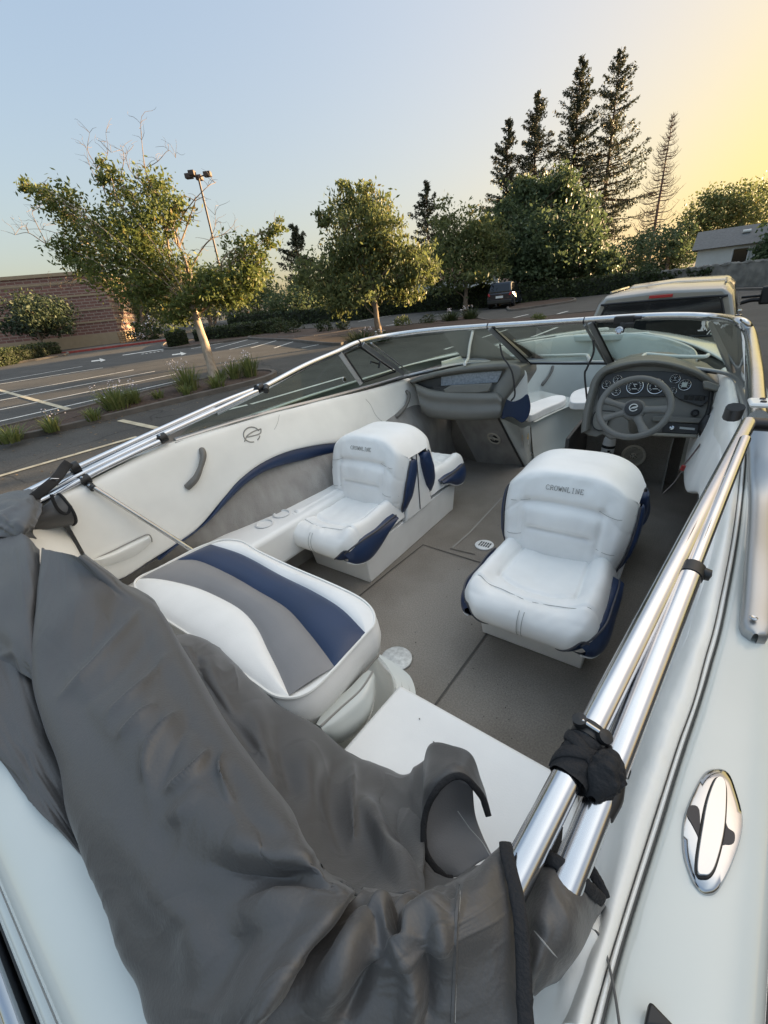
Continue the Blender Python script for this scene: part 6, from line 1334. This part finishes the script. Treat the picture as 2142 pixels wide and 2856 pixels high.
def strap_clump(label,px,py,hpx,wpx,n,fl=0,group=None,lm='blade',name='flowering_clump'):
    B=Pg(px,py,.10); D=depth(B); h=.82*hpx/FPX*D; w_=wpx/FPX*D; V=[];F=[]; k=0
    for i in range(n):
        a=random.uniform(0,6.28); r=random.random()**.6; b=B+A_([math.cos(a),math.sin(a),0])*w_*.34*random.random()-Zu*.03; l=h*random.uniform(.55,1.05); d=A_([math.cos(a),math.sin(a),0])*w_*.5*r; wd=.014*random.uniform(.7,1.4)*max(1,D/16); s=A_([-math.sin(a),math.cos(a),0])*wd
        for j,t in enumerate((0,.4,.75,1)):
            p=b+d*t**1.8+Zu*l*(t-.28*r*t*t); ww=(1,.95,.7,.08)[j]; V+=[p-s*ww,p+s*ww]
        F+=[(k+2*j,k+2*j+1,k+2*j+3,k+2*j+2) for j in range(3)]; k+=8
    t=thing(name,label,'plant',tuple(B),group); new('blades',A_(V),np.array(F),M[lm],t,False)
    if fl:
        mb=MB()
        for i in range(fl):
            a=random.uniform(0,6.28); p=B+A_([math.cos(a),math.sin(a),0])*w_*.45*random.random()+Zu*h*random.uniform(.7,.98); v,f=tube_geo([B,(B+p)/2+Zu*.1,p],[.006,.004],4,6); mb.add(v,f)
        C=[]
        for v in mb.v: C.append(v[-2])
        C=np.repeat(A_(C),9,0)+RNG.normal(size=(fl*9,3))*.05; v,f=leafgeo(C,.04*max(1,D/16),.8); ns=len(mb.f); mb.add(v,f); new('flower_stalks',np.concatenate(mb.v),mb.f,None,t,False,None,[M['blade'],M['petal']],[0]*ns+[1]*len(f))
    return t
gp_='flowering strap-leaved clumps in the planter'
for px,py,h,w_,n,fl,lab in [(330,1140,88,105,190,7,'largest spiky clump in the near planter with pale flower heads'),(376,1126,66,60,110,3,'spiky clump touching the right side of the largest clump'),(145,1200,60,66,90,3,'spiky clump growing by the worn left kerb edge'),(262,1168,52,60,80,0,'low dull spiky clump between two flowering clumps'),(30,1228,62,110,110,0,'spiky clump cut by the left edge of the photo'),(445,1112,42,40,50,0,'sparse low clump in the middle of the planter'),(528,1090,98,84,170,9,'tall clump with white flowers just left of the tree trunk'),(520,1102,50,50,60,0,'short drooping clump below the tall white-flowered one'),(606,1082,60,60,100,0,'clump at the foot of the pale tree trunk'),(655,1055,70,66,120,4,'spiky clump right of the pale trunk'),(698,1048,82,66,130,8,'right end clump in the planter with white flower tips'),(620,1062,55,40,60,0,'small clump behind the pale tree trunk')]: strap_clump(lab,px,py,h,w_,n,fl,gp_)
for px,py,h,w_,n,fl,lab in [(1010,962,58,110,220,4,'wide grassy clump beneath the locust tree, left part'),(1070,950,40,70,120,3,'grassy clump at the locust trunk'),(1255,895,38,70,160,4,'far grassy clump left of the thin trunk'),(1312,888,40,60,150,4,'far grassy clump right of the thin trunk')]: strap_clump(lab,px,py,h,w_,n,fl,'green grassy clumps on the median',"hedge" if px<1100 else 'hedge','grassy_clump')
# kerb stops
mb=0
for i,(a,b) in enumerate([((775,945),(820,943)),((828,944),(878,942)),((888,943),(940,941)),((950,944),(985,942))]):
    p=Pg(*a);q=Pg(*b); o=gbox('wheel_stop',p,q,A_([E2[0],E2[1],0]),.18,.13,M['concrete'],None); bevel(o,.03); tag(o,['concrete wheel stop, leftmost of the four','concrete wheel stop, second of the four from the left','concrete wheel stop, third of the four from the left','concrete wheel stop, rightmost beside the grasses'][i],'wheel stop','concrete wheel stops')
# ---- street furniture
Lb=Pg(650,925); 
tpx=(553,500); Dl=36.
lt=Pd(553,494,Dl); Lb=A_([lt[0],lt[1],gz(lt[0],lt[1])])
lp=thing('street_lamp','tall car park lamp post carrying a cluster of dark box heads','lamp post',tuple(Lb))
tube('pole',[Lb,lt],.085,mat('lamp_metal',(.10,.07,.055),.6),lp,10); M['lampm']=mat('lamp_head_metal',(.075,.05,.04),.6)
for dx,dy in ((-.75,-.1),(.85,.0),(-.15,.7),(-.2,-.75)):
    a=RM@A_([1,0,0]); a[2]=0; a/=np.linalg.norm(a); b_=A_([-a[1],a[0],0]); c=lt+a*dx+b_*dy+Zu*.12; bx('lamp_head',c,.62,.5,.36,M['lampm'],lp,math.atan2(a[1],a[0])+(0 if abs(dx)>.5 else 1.57),.04); tube('arm',[lt,c],.05,M['lampm'],lp,8)
def post(name,label,cat,px,py,hpx,wd,m,cap=None,group=None):
    B=Pg(px,py); D=depth(B); h=hpx/FPX*D; t=thing(name,label,cat,tuple(B),group); v,f=box_geo(-wd/2,wd/2,-wd/2,wd/2,-.1,h); new('stake',v+B,f,m,t,False); return t,B,h
M['wood']=mat('weathered_wood',(.30,.18,.09),.8,var=.2,vscale=12)
sg,B,h=post('parking_sign','small white sign on a dark post at the hedge','sign',660,915,50,.09,M['lampm']); a=RM@A_([1,0,0]); a[2]=0; a/=np.linalg.norm(a)
bar('sign_plate',B+Zu*h*.62-A_([E2[0],E2[1],0])*.07-a*.0+Zu*.0-Zu*.28,B+Zu*h*.62-A_([E2[0],E2[1],0])*.07+Zu*.34,.40,.02,mat('sign_paint',(.55,.50,.50),.6),sg)
for px,py,h,lab in ((700,906,34,'leaning wooden stake nearest the sign'),(744,902,22,'shortest wooden stake, middle of the three'),(765,898,36,'tallest wooden stake, right of the three')): post('wooden_stake',lab,'stake',px,py,h,.10,M['wood'],None,'wooden tree stakes')
# lattice gate
ga,gb_=Pg(338,958),Pg(402,949); gt=thing('lattice_gate','low wooden lattice gate beside the brick building corner','gate',tuple(ga)); hh=28/FPX*depth(ga)
for s in np.linspace(0,1,9): p=ga*(1-s)+gb_*s; tube('upright',[p,p+Zu*hh],.04,M['wood'],gt,4)
for s in np.linspace(.08,.98,6): tube('rail',[ga+Zu*hh*s,gb_+Zu*hh*s],.035,M['wood'],gt,4)
# ---- houses
def house(label,c,dir_,L,W,h,rh,wm,rm,win=(),over=.4):
    d=A_([dir_[0],dir_[1],0.]); d/=np.linalg.norm(d); n=A_([-d[1],d[0],0]); c=A_(c); t=thing('house',label,'house',tuple(c))
    def pt(u,v,z): return c+d*u+n*v+Zu*z
    v,f=hexa([pt(-L/2,-W/2,-2),pt(L/2,-W/2,-2),pt(L/2,W/2,-2),pt(-L/2,W/2,-2),pt(-L/2,-W/2,h),pt(L/2,-W/2,h),pt(L/2,W/2,h),pt(-L/2,W/2,h)]); new('wall',v,f,wm,t,False)
    o=over; V=[pt(-L/2-o,-W/2-o,h-.05),pt(L/2+o,-W/2-o,h-.05),pt(L/2+o,W/2+o,h-.05),pt(-L/2-o,W/2+o,h-.05),pt(-L/2-o,0,h+rh),pt(L/2+o,0,h+rh)]
    F=[(0,1,5,4),(2,3,4,5),(1,2,5),(3,0,4),(3,2,1,0)]
    roof=new('roof',V,F,rm,t,False); md=roof.modifiers.new('Solidify','SOLIDIFY'); md.thickness=.16
    for (u,z,w_,hh_) in win:
        w1_=new('window',[pt(u-w_/2,-W/2-.03,z),pt(u+w_/2,-W/2-.03,z),pt(u+w_/2,-W/2-.03,z+hh_),pt(u-w_/2,-W/2-.03,z+hh_)],[(0,1,2,3)],M['bglass'],t,False)
        for q in (((u-w_/2,z),(u-w_/2,z+hh_)),((u+w_/2,z),(u+w_/2,z+hh_)),((u-w_/2,z),(u+w_/2,z)),((u-w_/2,z+hh_),(u+w_/2,z+hh_))): tube('frame',[pt(q[0][0],-W/2-.04,q[0][1]),pt(q[1][0],-W/2-.04,q[1][1])],.06,M['white'],w1_,4)
    return t,pt
M['housew']=mat('house_stucco',(.62,.61,.58),.85,var=.05,vscale=2); M['shingle']=mat('grey_shingle',(.10,.105,.11),.85,var=.2,vscale=6,detail=6,bump=.4,bscale=9)
M['pinkw']=mat('pink_stucco',(.42,.30,.25),.85); M['pinkr']=mat('tile_roof',(.32,.19,.14),.85,var=.15,vscale=4)
right=RM@A_([1,0,0]); right[2]=0; right/=np.linalg.norm(right)
HD=33.; hc_=Pd(1934,697,HD); hz=hc_[2]-2.75
hdir=A_([1.,.0,0])
t_,pt=house('white stucco house with grey shingle roof and one dark window on the right',(hc_[0]+4.5,hc_[1]+3.6,hz),hdir,8.4,6.6,2.75,1.35,M['housew'],M['shingle'],[(-1.45,1.35,1.0,1.15)])
tube('roof_vent',[pt(-1.6,-1.6,3.62),pt(-1.1,-1.6,3.62)],.12,M['housew'],t_,8)
hA=Pd(1270,850,64); house('low house with a pinkish tile roof behind the far hedge, left one',(hA[0],hA[1],gz(hA[0],hA[1])),right-A_([E2[0],E2[1],0])*.3,13,7,2.1,1.5,M['housew'],M['pinkr'])
hB=Pd(1480,815,70); house('sunlit pink house partly hidden by the large dense tree',(hB[0],hB[1],gz(hB[0],hB[1])),right,16,8,2.6,1.3,M['pinkw'],M['pinkr'])
# stone garden wall
M['stone']=mat('rubble_stone',(.15,.14,.125),.9,col2=(.26,.24,.21),vscale=2.5,detail=6,bump=1.,bscale=3.2)
wa,wb=Pg(1690,812),Pg(2170,796); wn=A_([E2[0],E2[1],0.]); rows=[]
for s in np.linspace(0,1,60):
    p=wa*(1-s)+wb*s; hgt=1.0+.42*s+.10*vn(s*40,.3,2); rows.append([p-Zu*.3,p+Zu*.5-wn*.04,p+Zu*hgt*.95-wn*.03,p+Zu*hgt,p+Zu*hgt+wn*.4,p+wn*.45-Zu*.3])
sw_=patch('garden_wall',rows,M['stone'],None,160,30,lambda U,V:.07*vn(U*160,V*16,5)+.05*vn(U*90,V*9,6)); tag(sw_,'rough stone garden wall below the white house','wall')
ivp=[]; 
s=RNG.random(3600); s=s**1.1*.72; z=RNG.random(3600); P=wa+(wb-wa)*s[:,None]-wn*.12+Zu*(z*1.15)[:,None]+RNG.normal(size=(3600,3))*.07; keep=vn(s*30,z*3,8)+.32-.4*s>0; v,f=leafgeo(P[keep],.2,.8); tag(new('ivy',v,f,M['hedge'],None,False),'ivy trailing over the left part of the stone garden wall','ivy')
gbox('far_pavement',Pg(1690,818),Pg(2300,806),A_([E2[0],E2[1],0]),1.6,.12,M['concrete'])
# ---- parked SUV
def suv():
    B=Pg(1392,862); d=A_([E2[0],E2[1],0])*1.+right*.55; d/=np.linalg.norm(d); n=A_([d[1],-d[0],0]); t=thing('parked_suv','dark blue suv seen from behind, parked by the far hedge','car',tuple(B))
    M['carb']=mat('dark_car_paint',(.018,.022,.035),.25,coat=.6); M['carw']=mat('white_car_paint',(.6,.6,.6),.3,coat=.5)
    W=.92
    def pt(u,v,z): return B+d*u+n*v+Zu*z
    def loft(name,prof,m,par=t):
        R=[[pt(u,-w_,z0_),pt(u,-w_*1.0,(z0_+z1)/2),pt(u,-w_*.93,z1),pt(u,w_*.93,z1),pt(u,w_,(z0_+z1)/2),pt(u,w_,z0_)] for u,w_,z0_,z1 in prof]
        V=A_(R).reshape(-1,3); f=grid_faces(len(R),6); f+= [tuple(range(6))[::-1],tuple(range(len(V)-6,len(V)))]; o=new(name,V,f,m,par,True,40); bevel(o,.04,2); return o
    loft('body',[(0,.86,.35,1.02),(.12,.93,.3,1.06),(3.4,.93,.3,1.05),(4.4,.88,.32,.92),(4.7,.75,.4,.8)],M['carb'])
    cab=loft('cabin',[(.10,.84,1.0,1.15),(.35,.74,1.0,1.72),(2.5,.74,1.0,1.75),(3.4,.80,1.0,1.1)],M['carb'])
    new('rear_window',[pt(.08,-.66,1.13),pt(.08,.66,1.13),pt(.27,.6,1.6),pt(.27,-.6,1.6)],[(0,1,2,3)],M['bglass'],t,False)
    for e in (-1,1):
        new('side_window',[pt(.7,e*.845,1.12),pt(3.0,e*.845,1.12),pt(2.5,e*.75,1.62),pt(.75,e*.75,1.62)],[(0,1,2,3)],M['bglass'],t,False)
        tube('tail_light',[pt(-.02,e*.72,.86),pt(-.02,e*.80,1.02)],.07,M['red'],t,6)
        for u in (.85,3.6):
            w_=lathe('wheel',[(.20,-.11),(.34,-.1),(.36,-.04),(.36,.04),(.34,.1),(.2,.11)],pt(u,e*.84,.36),n,M['black'],t,20); lathe('rim',[(.21,-.118),(.21,.118)],pt(u,e*.84,.36),n,M['alu'],w_,14)
    bar('plate',pt(-.03,-.26,.78),pt(-.03,.26,.78),.15,.02,M['white'],t); bar('bumper',pt(-.06,-.85,.48),pt(-.06,.85,.48),.22,.14,M['panel'],t)
suv()
def sedan():
    B=Pg(1436,842); d=right*1.-A_([E2[0],E2[1],0])*.0; n=A_([-d[1],d[0],0]); t=thing('parked_car','white car mostly hidden behind the dark suv','car',tuple(B))
    def pt(u,v,z): return B+d*u+n*v+Zu*z
    R=[[pt(u,-w_,z0_),pt(u,-w_,(z0_+z1)/2),pt(u,-w_*.85,z1),pt(u,w_*.85,z1),pt(u,w_,(z0_+z1)/2),pt(u,w_,z0_)] for u,w_,z0_,z1 in [(-2.0,.7,.4,.7),(-1.8,.85,.3,.9),(-1.0,.88,.28,.98),(-.4,.86,.28,1.4),(.7,.86,.28,1.42),(1.4,.86,.28,1.0),(2.0,.8,.3,.85)]]
    V=A_(R).reshape(-1,3); f=grid_faces(7,6)+[tuple(range(6))[::-1],tuple(range(36,42))]; new('body',V,f,M['carw'],t,True,40)
    new('side_window',[pt(-.7,-.89,.98),pt(1.0,-.89,.98),pt(.6,-.8,1.32),pt(-.3,-.8,1.32)],[(0,1,2,3)],M['bglass'],t,False)
    for u in (-1.3,1.3): lathe('wheel',[(.1,-.1),(.31,-.1),(.32,0),(.31,.1),(.1,.1)],pt(u,-.82,.32),n,M['black'],t,18)
sedan()
# ---- tow truck in front of the boat
def truck():
    xc=-.62; y0=7.0; G=lambda y:gz(xc,y); t=thing('pickup_truck','silver-beige pickup truck with a canopy over its bed, hitched ahead of the boat','truck',(xc,y0+2.5,G(y0)))
    M['truck']=mat('truck_paint',(.30,.285,.26),.28,.35,coat=.6,var=.03,vscale=2); M['chromeb']=mat('bumper_chrome',(.7,.7,.7),.15,1.)
    def loft(name,prof,m,par=t,bv=.05):
        R=[]
        for y,w0,w1,z0_,z1 in prof: R.append([A_([xc-w0,y,z0_]),A_([xc-w0*.98-w1*.02,y,z0_+(z1-z0_)*.5 if w0==w1 else z0_+.10]),A_([xc-w1-.03,y,z1-.10]),A_([xc-w1+.06,y,z1-.012]),A_([xc,y,z1+.02]),A_([xc+w1-.06,y,z1-.012]),A_([xc+w1+.03,y,z1-.10]),A_([xc+w0*.98+w1*.02,y,z0_+(z1-z0_)*.5 if w0==w1 else z0_+.10]),A_([xc+w0,y,z0_])])
        V=A_(R).reshape(-1,3); f=grid_faces(len(R),9)+[tuple(range(9))[::-1],tuple(range(len(V)-9,len(V)))]; o=new(name,V,f,m,par,True,35); bevel(o,bv,3); return o
    g0=G(y0)
    loft('bed',[(y0-.02,.92,.92,g0+.55,.62),(y0+2.1,.95,.95,g0+.55,.66)],M['truck'],bv=.03)
    cap=loft('canopy',[(y0+.0,.88,.70,.62,1.255),(y0+.12,.90,.72,.62,1.285),(y0+2.0,.92,.74,.66,1.30)],M['truck'],bv=.03)
    cb=loft('cab',[(y0+2.08,.94,.72,.5,1.31),(y0+2.4,.95,.74,.5,1.345),(y0+3.9,.95,.74,.5,1.33),(y0+4.7,.95,.85,.5,.75)],M['truck'],bv=.04)
    loft('bonnet',[(y0+4.4,.95,.95,g0+.5,.70),(y0+5.7,.93,.93,g0+.5,.55)],M['truck'],bv=.06)
    yy=lambda z:y0-.012
    wpts=[(-.72,.72),(-.76,.78),(-.64,1.12),(-.60,1.165),(.60,1.165),(.64,1.12),(.76,.78),(.72,.72)]
    prism('rear_window',[A_([xc+a,yy(b),b]) for a,b in wpts],A_([0,-.012,0]),M['bglass'],t,True,.004)
    tube('window_seal',[A_([xc+a,y0-.024,b]) for a,b in cr(A_(wpts),60,True)],.014,M['black'],t,6,None,True)
    prism('brake_light',[A_([xc-.13,y0-.01,1.195]),A_([xc+.13,y0-.01,1.195]),A_([xc+.13,y0-.01,1.23]),A_([xc-.13,y0-.01,1.23])],A_([0,-.02,0]),mat('brake_lens',(.42,.03,.03),.25),t,True,.004)
    for e in (-1,1):
        a=lambda u,y,z:A_([xc+e*u,y,z])
        V=[a(.885,y0+.25,.74),a(.905,y0+1.85,.76),a(.80,y0+1.85,1.14),a(.78,y0+.35,1.12)]; new('side_glass',[p+A_([e*.012,0,0]) for p in V],[(0,1,2,3) if e>0 else (3,2,1,0)],M['bglass'],t,False)
        V=[a(.955,y0+2.3,.78),a(.955,y0+3.9,.78),a(.80,y0+3.7,1.2),a(.78,y0+2.35,1.22)]; new('side_glass',[p+A_([e*.012,0,0]) for p in V],[(0,1,2,3) if e>0 else (3,2,1,0)],M['bglass'],t,False)
        tube('tail_light',[a(.9,y0-.03,.30),a(.9,y0-.03,.56)],.055,M['red'],t,8)
        for y in (y0+1.0,y0+4.6): w_=lathe('wheel',[(.2,-.13),(.37,-.12),(.39,0),(.37,.12),(.2,.13)],A_([xc+e*.83,y,G(y)+.39]),(1,0,0),M['black'],t,22); lathe('rim',[(.22,-.135),(.22,.135)],A_([xc+e*.83,y,G(y)+.39]),(1,0,0),M['alu'],w_,14)
        tube('mirror_arm',[a(.95,y0+4.0,.82),a(1.1,y0+3.98,.86),a(1.24,y0+3.95,.86)],.035,M['black'],t,8,10); tube('mirror_arm',[a(.95,y0+4.0,.92),a(1.24,y0+3.95,.93)],.025,M['black'],t,8)
        bx('mirror',a(1.32,y0+3.94,.93),.22,.12,.30,M['black'],t,0,.03)
    prism('tailgate',[A_([xc-.78,y0-.03,g0+.60]),A_([xc+.78,y0-.03,g0+.60]),A_([xc+.78,y0-.03,.62]),A_([xc-.78,y0-.03,.62])],A_([0,-.03,0]),M['truck'],t,True,.02)
    prism('gate_handle',[A_([xc-.12,y0-.06,.38]),A_([xc+.12,y0-.06,.38]),A_([xc+.12,y0-.06,.46]),A_([xc-.12,y0-.06,.46])],A_([0,-.02,0]),M['black'],t,True,.006)
    rbox('bumper',xc-.95,xc+.95,y0-.22,y0-.05,g0+.45,g0+.66,M['chromeb'],t,.03)
    bar('plate',A_([xc-.15,y0-.07,g0+.75]),A_([xc+.15,y0-.07,g0+.75]),.15,.01,M['white'],t)
    for u in (-.72,.72): tube('roof_rail',[A_([xc+u*.9,y0+.3,1.30]),A_([xc+u*.9,y0+1.8,1.315])],.014,M['truck'],t,6)
truck()
SH=A_([SD[0],SD[1],0]); SH/=np.linalg.norm(SH); SN=A_([SH[1],-SH[0],0])
for (dd,ll,h,r),lab in zip([(24,5.5,5.4,4.2),(26,.3,5.5,4.2),(44,-15,5.0,4.6),(46,-3,5.4,5.),(47,5,6.,5.),(44,14,6.,5.)],['low broad tree past the right edge shading the boat, nearest of the group','low broad tree past the right edge, second nearest of the group','broad tree past the right edge, first of the far row','broad tree past the right edge, second of the far row','broad tree past the right edge, third of the far row','broad tree past the right edge, last of the far row']):
    q=SH*dd+SN*ll; shade_tree(q[0],q[1],h,r,lab)

# ---- trailer under the hull
tl=thing('boat_trailer','galvanised boat trailer with black wheels carrying the boat','trailer',(-1,2.2,gz(-1,2.2)))
M['galv']=mat('galvanised_steel',(.38,.38,.38),.45,.7,var=.15,vscale=20)
for e in (-1,1): tube('frame_rail',[A_([-1+e*.62,.1,-.42]),A_([-1+e*.62,3.6,-.40]),A_([-1+e*.3,5.2,-.36]),A_([-1,6.1,-.34])],.045,M['galv'],tl,8,24)
tube('tongue',[A_([-1,5.6,-.35]),A_([-.8,6.75,-.33])],.045,M['galv'],tl,8); tube('axle',[A_([-2.15,1.7,gz(-1,1.7)+.33]),A_([.15,1.7,gz(-1,1.7)+.33])],.04,M['galv'],tl,8)
for e in (-1,1):
    c=A_([-1+e*1.12,1.7,gz(-1,1.7)+.33]); w_=lathe('wheel',[(.17,-.1),(.31,-.09),(.33,0),(.31,.09),(.17,.1)],c,(1,0,0),M['black'],tl,24); lathe('rim',[(.19,-.105),(.19,.105)],c,(1,0,0),M['galv'],w_,16)
    patch('mudguard',[[c+A_([u,-math.cos(t)*.42,math.sin(t)*.42]) for t in np.linspace(.1,3.04,9)] for u in (-.13,0,.13)],M['galv'],tl,6,30,None,.008)
    tube('guide_post',[A_([-1+e*.62,.25,-.42]),A_([-1+e*1.32,.2,-.42]),A_([-1+e*1.36,.2,.42])],.025,M['white'],tl,8,16)
    bar('bunk',A_([-1+e*.5,.2,-.36]),A_([-1+e*.5,3.8,-.33]),.10,.06,M['carpet'],tl)

# ---- small litter: dry leaves along the kerbs, crumbs on the cockpit carpet and the jump seat
def litter(name,C,size,m):
    n=len(C); a=RNG.uniform(0,6.28,n); s=size*RNG.uniform(.5,1.3,n); d=np.stack([np.cos(a),np.sin(a),RNG.normal(0,.12,n)],1)*s[:,None]; e=np.stack([-np.sin(a),np.cos(a),RNG.normal(0,.12,n)],1)*(s*.5)[:,None]
    V=np.stack([C-d,C-e,C+d,C+e],1).reshape(-1,3); return struct(new(name,V,np.arange(4*n).reshape(n,4),m,None,False),'stuff')
M['dryleaf']=leafmat('dry_leaves',(.10,.06,.03),(.22,.15,.08),None,.1)
C=[]
for Pk in (i1,i2,i3):
    k=RNG.integers(0,len(Pk),420); c=Pk[k]+RNG.normal(size=(420,3))*A_([.45,.45,0]); c[:,2]=[gz(x,y)+.012 for x,y,_ in c]; C.append(c)
for _ in range(500):
    p=Pg(random.uniform(-50,900),random.uniform(1000,1340)); C.append(p[None]+A_([0,0,.012]))
litter('leaf_litter',np.concatenate(C),.035,M['dryleaf'])
for Pk,nn in ((i1,260),(i2,200)):
    c0=Pk.mean(0); k=RNG.integers(0,len(Pk),nn); r=RNG.random(nn)[:,None]**.5*.92; c=c0+(Pk[k]-c0)*r; c[:,2]=[gz(x,y)+.15 for x,y,_ in c]; litter('mulch_chips',c,.05,M['soil'])
C=[Pz(random.uniform(850,1500),random.uniform(1450,2080),.004) for _ in range(60)]+[Pz(a,b,.4225) for a,b in ((1170,2005),(1300,2120),(1210,2070))]
litter('carpet_crumbs',A_(C),.0045,mat('crumb',(.03,.025,.02),.9))
